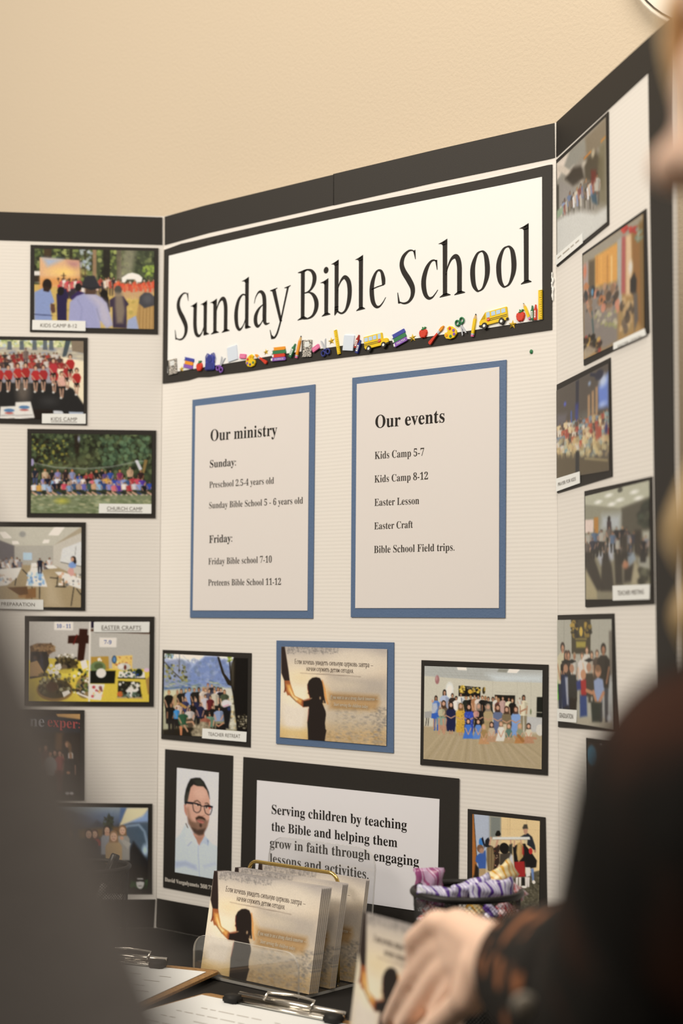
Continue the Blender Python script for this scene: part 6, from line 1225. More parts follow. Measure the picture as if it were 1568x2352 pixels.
m_card_edge = mat('card_stock_edge', alb('d8ccb8'), .6)
def card_matrix(tl, tr, bl):
    ex = (tr-tl).normalized(); ey = (tl-bl); ey = (ey-ex*ey.dot(ex)).normalized(); nz = ex.cross(ey); c_ = (tr+bl)/2
    return Matrix(((ex.x, ey.x, nz.x, c_.x), (ex.y, ey.y, nz.y, c_.y), (ex.z, ey.z, nz.z, c_.z), (0, 0, 0, 1)))
CWD, CHT = .163, .1085
PQ = [(-CWD/2, CHT/2), (CWD/2, CHT/2), (CWD/2, -CHT/2), (-CWD/2, -CHT/2)]
def cpos(x, y):
    q0 = CARD.m(x, y); return (-CWD/2+CWD*q0[0]/CARD.W, CHT/2-CHT*q0[1]/CARD.H)
def make_card(label, Mx, group):
    e_ = empty('picture_card', label, 'picture card', Mx, group)
    prism('stock', rrect(-CWD/2, -CHT/2, CWD/2, CHT/2, .0006, 2), -.0005, 0, m_card_edge, e_)
    paint('picture', CARD, PQ, .00012, None, e_, 'e4d8c2', .8, .3)
    card_words(cpos, e_, .0003, m_ink_brown, m_ink_pale2)
    return e_
def copy_card(src, label, Mx):
    r = src.copy(); COL.objects.link(r); r.matrix_world = Mx; r['label'] = label
    for ch in src.children:
        k = ch.copy(); COL.objects.link(k); k.parent = r
    return r
GCARD = 'picture cards standing in the acrylic holder'
tiers = [('front', -.142, 6, .0020, .18), ('middle', -.109, 4, .0020, .18), ('rear', -.0715, 3, .0019, .17)]
proto = None; ordn = ['face', 'second', 'third', 'fourth', 'fifth', 'sixth']
for nm, y0, cnt, dy, lean in tiers:
    for k in range(cnt):
        yb = y0+k*dy; lx = lean+.004*k; dxx = .0006*k if nm == 'front' else .0004*k
        bl = Vector((.232+dxx, yb, T+.0048)); br = bl+Vector((CWD, 0, 0)); up = Vector((0, lx, 1)).normalized()*CHT
        x0 = {'front': 0, 'middle': .0, 'rear': .0015}[nm]
        bl.x += x0; br.x += x0
        Mx = card_matrix(bl+up, br+up, bl)
        lab = ('silhouetted girl picture card, %s in the %s stack of the acrylic holder' % ({0: 'foremost'}.get(k, ordn[k]), nm))
        if proto is None: proto = make_card(lab, Mx, GCARD)
        else: copy_card(proto, lab, Mx)

# the card in front of the candy basket
tl, tr, bl = at(848, 2098, 1.27), at(1073, 2160, 1.14), at(783, 2409, 1.27)
held = copy_card(proto, 'picture card of a silhouetted girl, tilted between the fingers of the reaching hand', card_matrix(tl, tl+(tr-tl).normalized()*CWD, bl)); del held['group']

# wire mesh cups
m_mesh = mat('black_wire_mesh', (.012, .012, .012), .45, .5, .3)
def mesh_cup(label, cat, name, base, r_top, r_bot, hgt, rim):
    e_ = empty(name, label, cat, loc=base)
    bm = bmesh.new(); bm_tube(bm, [(r_top*cos(2*pi*k/48), r_top*sin(2*pi*k/48), hgt) for k in range(48)], rim, 10, True); from_bm('rim', bm, m_mesh, e_, True)
    bm = bmesh.new(); N_, M_ = 72, int(hgt/.0042)
    for sgn in (1, -1):
        for k in range(N_):
            p = []
            for j in range(0, M_+1, 2):
                t = j/M_; r = r_bot+(r_top-r_bot)*t; a = 2*pi*(k/N_)+sgn*t*hgt/(.9*r_top); p.append((r*cos(a), r*sin(a), hgt*t))
            bm_tube(bm, p, .00042, 3)
    from_bm('mesh_wall', bm, m_mesh, e_)
    prism('bottom', arcpts(0, 0, r_bot, r_bot, n=40), .0, .002, m_mesh, e_)
    bm = bmesh.new(); bm_tube(bm, [(r_bot*cos(2*pi*k/40), r_bot*sin(2*pi*k/40), .003) for k in range(40)], rim*.8, 8, True); from_bm('foot_ring', bm, m_mesh, e_, True)
    return e_
pb = at(1072, 2043, 1.5); pb.z = T; BH = .139
mesh_cup('black wire mesh basket of wrapped candy standing behind the reaching hand', 'basket', 'candy_basket', pb, .0505, .043, BH, .0034)
pu = at(208, 1991, 1.9); pu.z = T
mesh_cup('black wire mesh pen cup on the table at the left wing foot', 'pen cup', 'pen_cup', pu, .0455, .041, .097, .0028)
pen = empty('pen', 'black capped pen sticking out of the wire mesh cup', 'pen', loc=pu)
pd = at(253, 1995, 1.89)-pu; pe_ = at(266, 1962, 1.895)-pu; dr = (pe_-pd).normalized(); foot_ = pe_-dr*.118
bm = bmesh.new(); bm_tube(bm, [foot_, pe_-dr*.035], .0042, 10); from_bm('barrel', bm, mat('clear_pen_plastic', (.5, .5, .5), .2, .5), pen, True)
bm = bmesh.new(); bm_tube(bm, [pe_-dr*.036, pe_-dr*.002, pe_], [.0056, .0056, .0045], 12); from_bm('cap', bm, mat('black_plastic', (.015, .015, .016), .35, .5), pen, True)
bm = bmesh.new(); sd_ = dr.cross(Vector((0, 1, 0))).normalized(); bm_tube(bm, [pe_-dr*.004-F_*.006, pe_-dr*.034-F_*.0068], .0012, 6); from_bm('clip', bm, MATS['black_plastic'], pen, True)

# wrapped candies
def wrapper_mat(name, cols, scale, seed, bands=False):
    m = mat(name, rough=.25, spec=.5); n_, l_, b_ = nodes(m)
    tc = n_.new('ShaderNodeTexCoord'); mp = n_.new('ShaderNodeMapping'); mp.inputs['Location'].default_value = (seed, seed*.7, 0); t = n_.new('ShaderNodeTexWave' if bands else 'ShaderNodeTexNoise'); r = n_.new('ShaderNodeValToRGB'); r.color_ramp.interpolation = 'CONSTANT'
    t.inputs['Scale'].default_value = scale; t.inputs['Distortion' if bands else 'Detail'].default_value = 3 if bands else 1
    if bands: t.wave_type = 'RINGS'
    els = r.color_ramp.elements
    for i, cl in enumerate(cols):
        e_ = els[i] if i < 2 else els.new(.5)
        e_.position = (0 if i == 0 else .36+.28*i/len(cols)) if not bands else i/len(cols); e_.color = (*[float(v) for v in alb(cl)], 1)
    l_.new(tc.outputs['Object'], mp.inputs[0]); l_.new(mp.outputs[0], t.inputs['Vector']); l_.new(t.outputs[0], r.inputs[0]); l_.new(r.outputs[0], b_.inputs['Base Color']); return m
W_PURP = wrapper_mat('purple_white_wrapper', ['d8d0dc', '6c4898', 'e4e0e4', 'd8d0dc', '5a3884', 'cfc4d6'], 38, 1.3, True); W_PINK = wrapper_mat('pink_swirl_wrapper', ['c8a4b4', 'a8587c', 'd4b4c0', '9c4c74'], 36, 2.2, True); W_GOLD = wrapper_mat('yellow_wrapper', ['f0e0a8', 'e8b84c', 'f4ecc8', 'd8a034'], 60, .4, True); W_RED = wrapper_mat('red_white_wrapper', ['d8c4bc', 'b84440', 'e4d4cc', 'a83434'], 80, 3.1, True)
rr_ = random.Random(9)
def candy(label, p0, p1, wid, m, thick=.006, twist=0.0):
    """a crimped flat packet from p0 to p1"""
    e_ = empty('candy', label, 'candy', loc=(p0+p1)/2, group='wrapped candies in the wire basket')
    ax = (p1-p0); L_ = ax.length; ax.normalize(); side = ax.cross(F_).normalized(); nrm = side.cross(ax); bm = bmesh.new(); NL, NW = 14, 8
    for sg in (1, -1):
        g_ = [[None]*(NW+1) for _ in range(NL+1)]
        for i in range(NL+1):
            t = i/NL; env = min(1, 5*t, 5*(1-t)); env = max(env, 0)
            for j in range(NW+1):
                s_ = j/NW*2-1; puff = thick*max(0, (1-s_*s_))*env**.7
                wj = wid/2*(1+.06*cos(j*3+i))*(1 if .12 < t < .88 else 1.04+.03*((j+i) % 2))
                pz = ax*(t-.5)*L_+side*s_*wj+nrm*(sg*puff+.0012*sin(9*t+4*s_)); g_[i][j] = bm.verts.new(pz)
        for i in range(NL):
            for j in range(NW):
                q = (g_[i][j], g_[i+1][j], g_[i+1][j+1], g_[i][j+1]); bm.faces.new(q if sg > 0 else q[::-1])
    bmesh.ops.remove_doubles(bm, verts=bm.verts, dist=1e-5)
    from_bm('wrapper', bm, m, e_, True)
    return e_
candy('pink swirl candy packet standing up at the left rim of the basket', at(986, 2085, 1.53), at(985, 1993, 1.53), .027, W_PINK)
candy('purple and white candy packet lying along the left front rim', at(957, 2048, 1.478), at(1052, 2056, 1.476), .013, W_PURP)
candy('purple and white candy packet in the middle of the basket', at(1040, 2054, 1.49), at(1128, 2022, 1.498), .015, W_PURP)
candy('yellow candy packet sticking up out of the basket', at(1085, 2058, 1.505), at(1180, 1990, 1.515), .017, W_GOLD)
candy('large purple and white candy packet at the right front of the basket', at(1078, 2054, 1.482), at(1180, 2040, 1.49), .020, W_PURP)
candy('red and white candy packet at the right rim of the basket', at(1172, 2062, 1.50), at(1193, 2036, 1.50), .020, W_RED)
for lab, x, y, m in (('yellow candy seen through the front mesh of the basket', 1088, 2098, W_GOLD), ('purple candy seen through the front mesh of the basket', 1126, 2102, W_PURP), ('red and white candy seen through the right mesh of the basket', 1160, 2096, W_RED), ('red candy seen through the left mesh of the basket', 992, 2102, W_RED)):
    candy(lab, at(x-14, y+22, 1.478), at(x+10, y-20, 1.478), .019, m, .008)

# clipboards
m_hard = add_mottle(mat('brown_hardboard', rough=.55), alb('a87c46'), alb('8f6636'), 300)
m_chrome = mat('bright_chrome', (.75, .73, .68), .18, .5, 1.0); m_rub = mat('black_rubber', (.012, .012, .012), .6, .3)
def clipboard(label, corner_r, dx, dz, z0, clip_t, clip_w, seed):
    """corner_r: far right corner on the table, dx: unit vector along the far edge to the left, dz: toward the viewer"""
    ex = -dx; ey = -dz; nz = Vector((0, 0, 1)); c_ = corner_r
    Mx = Matrix(((ex.x, ey.x, 0, c_.x), (ex.y, ey.y, 0, c_.y), (0, 0, 1, z0), (0, 0, 0, 1)))
    e_ = empty('clipboard', label, 'clipboard', Mx)
    prism('board', rrect(-.229, -.315, 0, 0, .008), 0, .003, m_hard, e_, .0006)
    prism('paper', [(-.226, -.300), (-.007, -.300), (-.010, -.016), (-.224, -.014)], .0032, .0038, m_white, e_)
    rg = random.Random(seed); bm = bmesh.new()
    for k in range(9):
        y = -.055-k*.022
        x = -.20
        while x < -.03:
            L_ = rg.uniform(.006, .02); 
            if rg.random() < .8: bm_box(bm, (x+L_/2, y, .00395), (L_, .0016, .0001))
            x += L_+.004
    from_bm('print_lines', bm, m_ink_faint, e_)
    cx = clip_t; bm = bmesh.new()
    bm_box(bm, (cx, -.010, .0060), (clip_w, .020, .0012)); bm_tube(bm, [(cx-clip_w/2, -.004, .0085), (cx+clip_w/2, -.004, .0085)], .0036, 10); bm_tube(bm, [(cx-clip_w/2, -.021, .0062), (cx+clip_w/2, -.021, .0062)], .0014, 8)
    from_bm('clip_plate', bm, m_chrome, e_, True, 'chrome clip')
    bm = bmesh.new(); bm_tube(bm, [(cx-.03, -.012, .010), (cx-.03, -.004, .016), (cx+.0, .0, .017), (cx+.03, -.004, .016), (cx+.03, -.012, .010)], .0016, 8); from_bm('clip_lever', bm, m_chrome, e_, True)
    for sx in (-1, 1):
        bm = bmesh.new(); bm_box(bm, (cx+sx*(clip_w/2-.003), -.019, .0075), (.016, .013, .008)); bmesh.ops.bevel(bm, geom=bm.edges[:], offset=.002, segments=2); from_bm('rubber_tip', bm, m_rub, e_, True, 'black rubber tip')
    return e_
d1v = Vector((-.945, -.327, 0)).normalized(); clipboard('brown clipboard with white paper at the left, beside the grey sleeve', Vector((.262, -.140, 0)), d1v, Vector((.327, -.945, 0)), T+.0062, -.115, .10, 3)
d2v = Vector((-.997, -.075, 0)).normalized(); clipboard('brown clipboard with white paper in front of the acrylic holder', Vector((.535, -.186, 0)), d2v, Vector((.075, -.997, 0)), T+.0005, -.1125, .135, 8)

# ------------------------------------------------------------------ people
def skin_chain(points, edges, radii, sub=2):
    """limbs grown round a skeleton (tapering between the joints); returns a mesh"""
    bm = bmesh.new(); P_ = [Vector(q) for q in points]; rr = [r[0] if isinstance(r, tuple) else r for r in radii]
    big = max(rr) > .02; sg_ = 20 if big else 12
    for i, j in edges:
        n_ = 6; bm_tube(bm, [P_[i].lerp(P_[j], t/n_) for t in range(n_+1)], [rr[i]+(rr[j]-rr[i])*t/n_ for t in range(n_+1)], sg_)
    for q, r in zip(P_, rr): bm_ell(bm, q, (r, r, r), None, sg_, sg_*3//4)
    me = bpy.data.meshes.new('limb'); bm.to_mesh(me); bm.free(); return me
def fuse(name, meshes, bms, voxel, m, parent, smooth=3, factor=.5):
    """one closed surface from overlapping shapes"""
    bm = bmesh.new()
    for q in meshes: bm.from_mesh(q); bpy.data.meshes.remove(q)
    for b in bms:
        tmp = bpy.data.meshes.new('t'); b.to_mesh(tmp); b.free(); bm.from_mesh(tmp); bpy.data.meshes.remove(tmp)
    me = bpy.data.meshes.new(name); bm.to_mesh(me); bm.free()
    o = bpy.data.objects.new(name, me); COL.objects.link(o)
    r = o.modifiers.new('r', 'REMESH'); r.mode = 'VOXEL'; r.voxel_size = voxel; r.use_smooth_shade = True
    if smooth: s_ = o.modifiers.new('s', 'SMOOTH'); s_.iterations = smooth; s_.factor = factor
    dg = bpy.context.evaluated_depsgraph_get(); dg.update()
    m2 = bpy.data.meshes.new_from_object(o.evaluated_get(dg)); bpy.data.objects.remove(o); bpy.data.meshes.remove(me)
    m2.name = name
    return link(name, m2, m, parent, True)
def head_bm(Mx):
    """a head facing +Y, chin to crown .225, centre between the ears"""
    bm = bmesh.new()
    bm_ell(bm, (0, -.012, .035), (.074, .094, .083)); bm_ell(bm, (0, .022, -.025), (.060, .066, .075)); bm_ell(bm, (0, .042, -.078), (.036, .040, .030))
    bm_ell(bm, (0, .066, .028), (.052, .020, .022)); bm_ell(bm, (0, .083, -.010), (.0095, .015, .026), Matrix.Rotation(radians(22), 3, 'X')); bm_ell(bm, (0, .101, -.030), (.0125, .0125, .0105))
    for s in (-1, 1):
        bm_ell(bm, (s*.012, .090, -.034), (.008, .010, .007)); bm_ell(bm, (s*.038, .062, -.022), (.022, .020, .020)); bm_ell(bm, (s*.074, -.006, -.010), (.010, .020, .032)); bm_ell(bm, (s*.031, .074, .010), (.014, .010, .009))
    bm_ell(bm, (0, .084, -.058), (.021, .010, .0055)); bm_ell(bm, (0, .082, -.067), (.019, .010, .006)); bm_ell(bm, (0, .074, -.090), (.016, .014, .013))
    bm_tube(bm, [(0, -.035, -.03), (0, -.045, -.15), (0, -.05, -.20)], [.055, .054, .06], 16)
    bmesh.ops.transform(bm, matrix=Mx, verts=bm.verts); return bm
def presmooth(bm, voxel=.0035, it=7):
    me = bpy.data.meshes.new('h'); bm.to_mesh(me); bm.free(); o = bpy.data.objects.new('h', me); COL.objects.link(o)
    r = o.modifiers.new('r', 'REMESH'); r.mode = 'VOXEL'; r.voxel_size = voxel; s_ = o.modifiers.new('s', 'SMOOTH'); s_.iterations = it; s_.factor = .5
    dg = bpy.context.evaluated_depsgraph_get(); dg.update(); m2 = bpy.data.meshes.new_from_object(o.evaluated_get(dg)); bpy.data.objects.remove(o); bpy.data.meshes.remove(me); return m2
def flow(pts, n=5):
    P = [Vector(p) for p in pts]; Q = [2*P[0]-P[1]]+P+[2*P[-1]-P[-2]]; out = []
    for i in range(1, len(Q)-2):
        for k in range(n):
            t = k/n; out.append(.5*((2*Q[i])+(-Q[i-1]+Q[i+1])*t+(2*Q[i-1]-5*Q[i]+4*Q[i+1]-Q[i+2])*t*t+(-Q[i-1]+3*Q[i]-3*Q[i+1]+Q[i+2])*t**3))
    return out+[P[-1]]
def lock(bm, pts, r, seg=5):
    q = flow(pts); n = len(q); bm_tube(bm, q, [r*min(1, .7+i/n)*(1 if i < n*.8 else max(.15, (n-i)/(n*.2))) for i in range(n)], seg)
def dir_matrix(c_, fwd, up):
    y = fwd.normalized(); x = y.cross(up).normalized(); z = x.cross(y)
    return Matrix(((x.x, y.x, z.x, c_.x), (x.y, y.y, z.y, c_.y), (x.z, y.z, z.z, c_.z), (0, 0, 0, 1)))
RH = Vector((R_.x, R_.y, 0)).normalized(); FH = Vector((F_.x, F_.y, 0)).normalized()
def skin_mat(name, h):
    m = mat(name, alb(h, PAPER, .8), .5, .4, **{'Subsurface Weight': .12, 'Subsurface Radius': (.01, .004, .002), 'Subsurface Scale': .3}); return m
def finger(pts, r): return skin_chain(pts, [(i, i+1) for i in range(len(pts)-1)], [r*(1-.09*i) for i in range(len(pts))], 2)

# the person at the right edge, bending over the table and reaching for the card
m_skin = skin_mat('warm_skin', 'f8cca6')
pr_ = empty('person', 'blond person in a dark patterned top reaching a hand towards the cards', 'person', loc=(1.56, -.74, 0))
def rel(v): return Vector(v)-pr_.location
nose = at(1494, 412, .55)
fwd = (-RH*.90+FH*.30-ZUP*.27).normalized(); Hc = nose - fwd*.108
upv = (ZUP*.95-RH*.25); upv = (upv-fwd*upv.dot(fwd)).normalized(); HM = dir_matrix(rel(nose), fwd, upv) @ Matrix.Translation((0, -.112, .031))
hc = HM @ Vector((0, 0, 0)); neck = HM @ Vector((0, -.05, -.18))
shL = rel(at(1800, 1950, .50)); elb = rel(at(1490, 2330, .74)); wri = rel(at(1185, 2215, 1.00))
chest = rel(CAM+RH*.40+FH*.66+ZUP*(1.06-CAM.z)); shR = rel(CAM+RH*.42+FH*.86+ZUP*(1.12-CAM.z)); pelvis = rel(CAM+RH*.60+FH*.42+ZUP*(.86-CAM.z)); belly = (chest+pelvis)/2
elR = shR+Vector((.10, -.05, -.22)); wrR = Vector((1.22, -.62, T+.045))-pr_.location
wrR = elR+Vector((-.08, .05, -.2))
feet = pelvis.copy(); feet.z = 0
pts = [pelvis, belly, chest, (chest*2+neck)/3+Vector((0, 0, .03)), neck, shL, elb, wri, shR, elR, wrR]
ed = [(0, 1), (1, 2), (2, 3), (3, 4), (3, 5), (5, 6), (6, 7), (3, 8), (8, 9), (9, 10)]
ra = [.125, .115, .125, .085, .055, .052, .040, .027, .052, .040, .028]
legs = []
for sg in (-1, 1):
    hp = pelvis+FH*.09*sg-ZUP*.05; kn = hp+Vector((.02, .0, -.38)); an = kn+Vector((.03, -.03, -.36)); an.z = .075; toe = an-RH*.16; toe.z = .03
    b0 = len(pts); pts += [hp, kn, an, toe]; ed += [(0, b0), (b0, b0+1), (b0+1, b0+2), (b0+2, b0+3)]; ra += [.082, .055, .040, .032]; legs.append((hp, kn, an, toe))
# hand: palm then five fingers
palm = rel(at(1085, 2165, 1.06)); kx = rel(at(1020, 2140, 1.10))
body = [skin_chain(pts, ed, ra, 2)]

hand = {
 'index': [at(1050, 2128, 1.09), at(1000, 2118, 1.11), at(952, 2160, 1.135), at(952, 2218, 1.15), at(948, 2250, 1.16)],
 'middle': [at(1048, 2165, 1.09), at(1000, 2185, 1.115), at(940, 2255, 1.15), at(908, 2315, 1.18), at(893, 2345, 1.20)],
 'ring': [at(1055, 2205, 1.08), at(1010, 2240, 1.105), at(960, 2310, 1.14), at(925, 2362, 1.17), at(908, 2390, 1.18)],
 'little': [at(1070, 2240, 1.07), at(1030, 2285, 1.09), at(995, 2345, 1.115), at(968, 2390, 1.135), at(955, 2412, 1.14)],
 'thumb': [at(1110, 2220, 1.03), at(1075, 2290, 1.03), at(1015, 2345, 1.06), at(965, 2385, 1.10), at(935, 2400, 1.13)],
}
mc = [rel(v[0]) for k, v in hand.items() if k != 'thumb']
body.append(skin_chain([wri]+[wri.lerp(q, .5) for q in mc]+mc, [(0, i+1) for i in range(4)]+[(i+1, i+5) for i in range(4)], [.025]+[.0165]*4+[.0125, .0125, .0118, .0108], 2)); body.append(skin_chain([wri, rel(hand['thumb'][0]), rel(hand['thumb'][1])], [(0, 1), (1, 2)], [.022, .017, .0125], 2))
for k, v in hand.items(): body.append(finger([rel(q) for q in v], {'thumb': .0112, 'little': .0082}.get(k, .0098)))
ob = fuse('body', body+[presmooth(head_bm(HM))], [], .0032, m_skin, pr_, 2)
m_eye = mat('eye_white', (.8, .78, .75), .2, .5); m_iris = mat('brown_iris', (.06, .035, .02), .2, .5)
for s in (-1, 1):
    bm = bmesh.new(); bm_ell(bm, HM @ Vector((s*.031, .0700, .008)), (.0125,)*3); e_ = from_bm('eye', bm, m_eye, pr_, True)
    bm = bmesh.new(); bm_ell(bm, HM @ Vector((s*.031, .0780, .007)), (.0062, .0052, .0062)); from_bm('iris', bm, m_iris, e_, True)
# hair: strands
m_hair = add_mottle(mat('blond_hair', rough=.5, spec=.4), alb('f0cc90'), alb('d0ac70'), 60)
bm = bmesh.new(); rh = random.Random(5)
for k in range(520):
    a = rh.uniform(-pi, pi); el = rh.uniform(.1, 1.25)
    if abs(a-pi/2) < .95 and el < .75: continue
    d0 = Vector((cos(a)*cos(el), sin(a)*cos(el), sin(el))); p0 = Vector((0, -.012, .035))+Vector((d0.x*.082, d0.y*.101, d0.z*.090))
    side = 1 if d0.x > 0 else -1
    p1 = Vector((side*.088+rh.uniform(-.008, .006), min(d0.y*.07, .04), -.02)); L_ = rh.uniform(.16, .34)
    w0 = HM @ p0; w1 = HM @ ((p0+p1)/2+Vector((side*.014, d0.y*.01, .012))); w2 = HM @ p1
    w3 = w2-ZUP*L_*.5+RH*(.04+rh.uniform(-.01, .02))+FH*.015*sin(k); w4 = w3-ZUP*L_*.5+RH*.03*sin(k*1.7)
    lock(bm, [w0, w1, w2, (w2+w3)/2+FH*.006*sin(k*2), w3, w4], .0033)
# the locks that hang beside the sleeve and over the brow
for k in range(26):
    o_ = k*3.4+rh.uniform(-6, 6); dd = rh.uniform(-.012, .012); j = rh.uniform(-14, 14)
    lock(bm, [rel(at(x+o_, y+j, d+dd)) for x, y, d in ((1700, 60, .58), (1650, 420, .60), (1652, 700, .60), (1640, 990, .60), (1552, 1225, .60), (1602, 1335, .60), (1566, 1440, .60), (1640, 1570, .60))], .0038)
for k in range(18):
    j = rh.uniform(-8, 8); lock(bm, [rel(at(1700, -200+k*6, .60)), rel(at(1566+k*3+j, -40, .57)), rel(at(1536+k*3+j, 70+k*4, .56)), rel(at(1556+k*3+j, 190+k*3, .56)), rel(at(1604+k*3, 330, .57)), rel(at(1720, 420, .6))], .0026)
bm_ell(bm, HM @ Vector((0, -.024, .046)), (.079, .080, .080))
hair = from_bm('hair', bm, m_hair, pr_, True)
# dark patterned top with long sleeves
m_top = mat('black_cloth', rough=.85, spec=.2); add_mottle(m_top, (.007, .0065, .006), alb('48291a', PAPER, .6), 16, .52, .70, 2)
m_slv = mat('black_floral_cloth', rough=.8, spec=.25); add_mottle(m_slv, (.007, .0065, .006), alb('a8683e', PAPER, .6), 44, .575, .62, 2)
ft = [belly, chest, (chest*2+neck)/3+Vector((0, 0, .02)), shL, (shL+elb)/2+Vector((0, 0, -.004)), elb, (elb*.85+wri*.15), (elb*.72+wri*.28), shR, elR, (elR*.2+wrR*.8)]
top_ = skin_chain([pelvis]+ft, [(0, 1), (1, 2), (2, 3), (3, 4), (4, 5), (5, 6), (6, 7), (7, 8), (3, 9), (9, 10), (10, 11)], [.138, .132, .142, .100, .068, .060, .054, .050, .048, .064, .052, .042], 2)
fuse('top', [top_], [], .005, m_top, pr_, 3)
fuse('sleeve', [skin_chain([elb*.80+wri*.20, elb*.5+wri*.5, elb*.24+wri*.76], [(0, 1), (1, 2)], [.0525, .046, .040], 2)], [], .004, m_slv, pr_, 2)
bt = at(1204, 2310, .74); bm = bmesh.new(); bm_ell(bm, (0, 0, 0), (.0058, .0058, .0025), None, 16, 10)  # cuff button as a pale disc, a blurred glint put into its colour
bmesh.ops.transform(bm, matrix=dir_matrix(rel(bt), FH, ZUP) @ Matrix.Rotation(radians(90), 4, 'X'), verts=bm.verts)
from_bm('cuff_glint_button', bm, mat('glint_pale', (.32, .30, .26), .3, .5), pr_, True, 'pale round cuff button coloured and sized like a blurred glint')
m_trs = mat('dark_trousers', (.012, .012, .014), .85, .2); m_shoe = mat('black_shoe', (.015, .014, .013), .5, .4)
lp = [pelvis]; le = []; lr = [.135]
for hp, kn, an, toe in legs:
    b0 = len(lp); lp += [hp, kn, an+ZUP*.02]; le += [(0, b0), (b0, b0+1), (b0+1, b0+2)]; lr += [.092, .068, .056]
fuse('trousers', [skin_chain(lp, le, lr, 2)], [], .006, m_trs, pr_, 2)
for hp, kn, an, toe in legs:
    bm = bmesh.new(); c_ = (an+toe)/2; c_.z = .042; bm_ell(bm, c_, (.135, .05, .042), Matrix.Rotation(math.atan2(RH.y, RH.x), 3, 'Z')); from_bm('shoe', bm, m_shoe, pr_, True)

# the person in grey at the left, close to the camera
m_skin2 = skin_mat('pale_skin', 'd8b090')
gl = Vector((1.02, -1.47, 0)); pg = empty('person', 'person in a grey sweater standing close by, blurred at the lower left edge', 'person', loc=gl)
def relg(v): return Vector(v)-gl
sh1 = relg(at(-1665, -560, .245)); el1 = relg(at(-220, 2700, .245)); wr1 = relg(CAM-RH*.36+FH*.36+ZUP*(-.16))
ch2 = sh1-RH*.20+FH*.0-ZUP*.03; ch2.z = sh1.z-.06; nk2 = ch2+ZUP*.16; sh2 = ch2-RH*.19+ZUP*.05; pv2 = ch2-ZUP*.42; pv2.z = .88; be2 = (ch2+pv2)/2; el2 = sh2-RH*.06-ZUP*.27; wr2 = el2+FH*.18-ZUP*.06+RH*.1
P2 = [pv2, be2, ch2, ch2+ZUP*.09, nk2, sh1, el1, wr1, wr1+(wr1-el1).normalized()*.085, sh2, el2, wr2, wr2+(wr2-el2).normalized()*.085]
E2 = [(0, 1), (1, 2), (2, 3), (3, 4), (3, 5), (5, 6), (6, 7), (7, 8), (3, 9), (9, 10), (10, 11), (11, 12)]
R2 = [.125, .11, .125, .085, .055, .05, .04, .027, (.035, .018), .05, .04, .027, (.035, .018)]
lg2 = []
for sg in (-1, 1):
    hp = pv2+RH*.09*sg-ZUP*.05; kn = hp-ZUP*.38; an = hp-ZUP*.7; an.z = .075; toe = an+FH*.16; toe.z = .03
    b0 = len(P2); P2 += [hp, kn, an, toe]; E2 += [(0, b0), (b0, b0+1), (b0+1, b0+2), (b0+2, b0+3)]; R2 += [.082, .055, .04, .032]; lg2.append((hp, kn, an, toe))
HM2 = dir_matrix(nk2+ZUP*.14+FH*.03, (FH*.9-RH*.1-ZUP*.25), ZUP)
hands2 = []
for w_, e_ in ((wr1, el1), (wr2, el2)):
    dv = (w_-e_).normalized(); sd = dv.cross(ZUP).normalized(); pk = w_+dv*.085
    for k in range(4): hands2.append(finger([pk-dv*.03+sd*(.027-.018*k), pk+dv*.015+sd*(.029-.019*k), pk+dv*.045+sd*(.028-.019*k)-ZUP*.012, pk+dv*(.06 if k < 3 else .05)+sd*(.026-.018*k)-ZUP*.034], .0092 if k < 3 else .008))
    hands2.append(finger([w_+dv*.02+sd*.02, w_+dv*.05+sd*.048, w_+dv*.085+sd*.052-ZUP*.014, w_+dv*.105+sd*.045-ZUP*.024], .011))
fuse('body', [skin_chain(P2, E2, R2, 2)]+hands2+[presmooth(head_bm(HM2))], [], .0045, m_skin2, pg, 2)
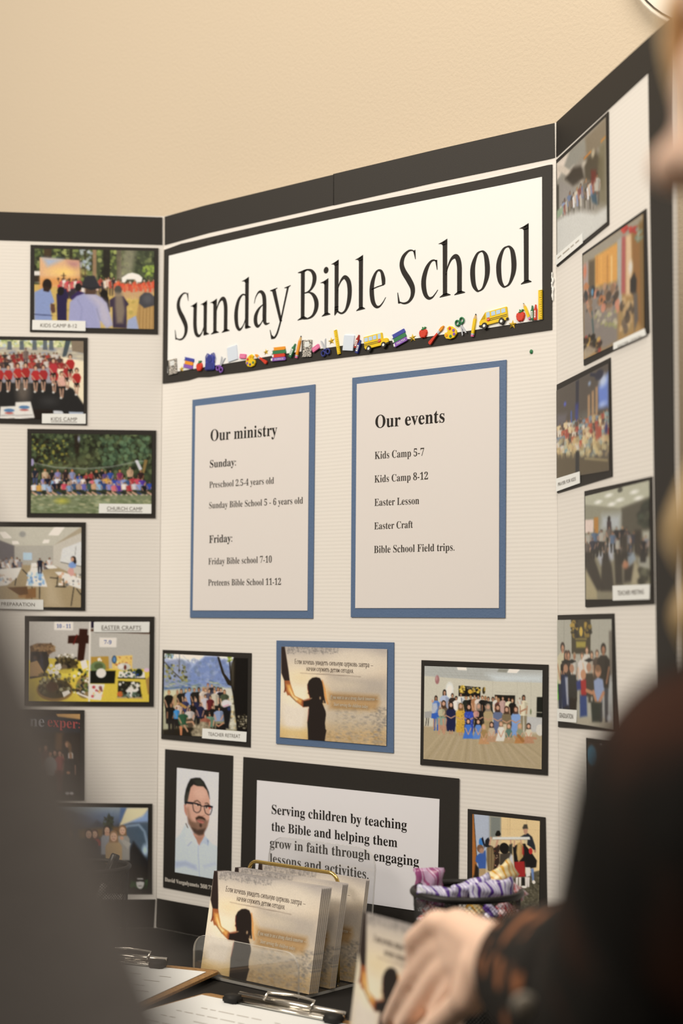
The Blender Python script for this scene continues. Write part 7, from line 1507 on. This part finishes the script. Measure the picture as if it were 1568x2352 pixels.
for s in (-1, 1):
    bm = bmesh.new(); bm_ell(bm, HM2 @ Vector((s*.031, .0715, .010)), (.0135,)*3); e_ = from_bm('eye', bm, m_eye, pg, True)
    bm = bmesh.new(); bm_ell(bm, HM2 @ Vector((s*.031, .0795, .009)), (.006,)*3); from_bm('iris', bm, m_iris, e_, True)
m_hair2 = mat('dark_brown_hair', (.03, .02, .014), .5, .4)
bm = bmesh.new(); rh = random.Random(8)
for k in range(150):
    a = rh.uniform(-pi, pi); el_ = rh.uniform(.1, 1.4)
    if abs(a-pi/2) < .9 and el_ < .7: continue
    d0 = Vector((cos(a)*cos(el_), sin(a)*cos(el_), sin(el_))); p0 = Vector((0, -.012, .035))+Vector((d0.x*.080, d0.y*.099, d0.z*.088)); p1 = p0+Vector((d0.x*.012, d0.y*.012-.006, -.05)); p2 = p1+Vector((0, -.004, -.04))
    bm_tube(bm, [HM2 @ p0, HM2 @ p1, HM2 @ p2], [.008, .008, .003], 6)
bm_ell(bm, HM2 @ Vector((0, -.018, .045)), (.079, .079, .079)); from_bm('hair', bm, m_hair2, pg, True)
m_swt = add_bump(add_mottle(mat('grey_knit', rough=.9, spec=.15), alb('877f75'), alb('9f978b'), 14, .35, .65, 3), 260, .6, .003)
swt = skin_chain([pv2-ZUP*.02, be2, ch2, ch2+ZUP*.085, sh1, (sh1+el1)/2, el1, (el1*.1+wr1*.9), sh2, el2, (el2*.1+wr2*.9)], [(0, 1), (1, 2), (2, 3), (3, 4), (4, 5), (5, 6), (6, 7), (3, 8), (8, 9), (9, 10)], [.140, .130, .142, .100, .062, .052, .048, .036, .062, .050, .036], 2)
fuse('sweater', [swt], [], .005, m_swt, pg, 3)
lp = [pv2]; le = []; lr = [.135]
for hp, kn, an, toe in lg2:
    b0 = len(lp); lp += [hp, kn, an+ZUP*.02]; le += [(0, b0), (b0, b0+1), (b0+1, b0+2)]; lr += [.092, .068, .056]
fuse('trousers', [skin_chain(lp, le, lr, 2)], [], .006, m_trs, pg, 2)
for hp, kn, an, toe in lg2:
    bm = bmesh.new(); c_ = (an+toe)/2; c_.z = .042; bm_ell(bm, c_, (.05, .135, .042), Matrix.Rotation(math.atan2(RH.y, RH.x), 3, 'Z')); from_bm('shoe', bm, m_shoe, pg, True)
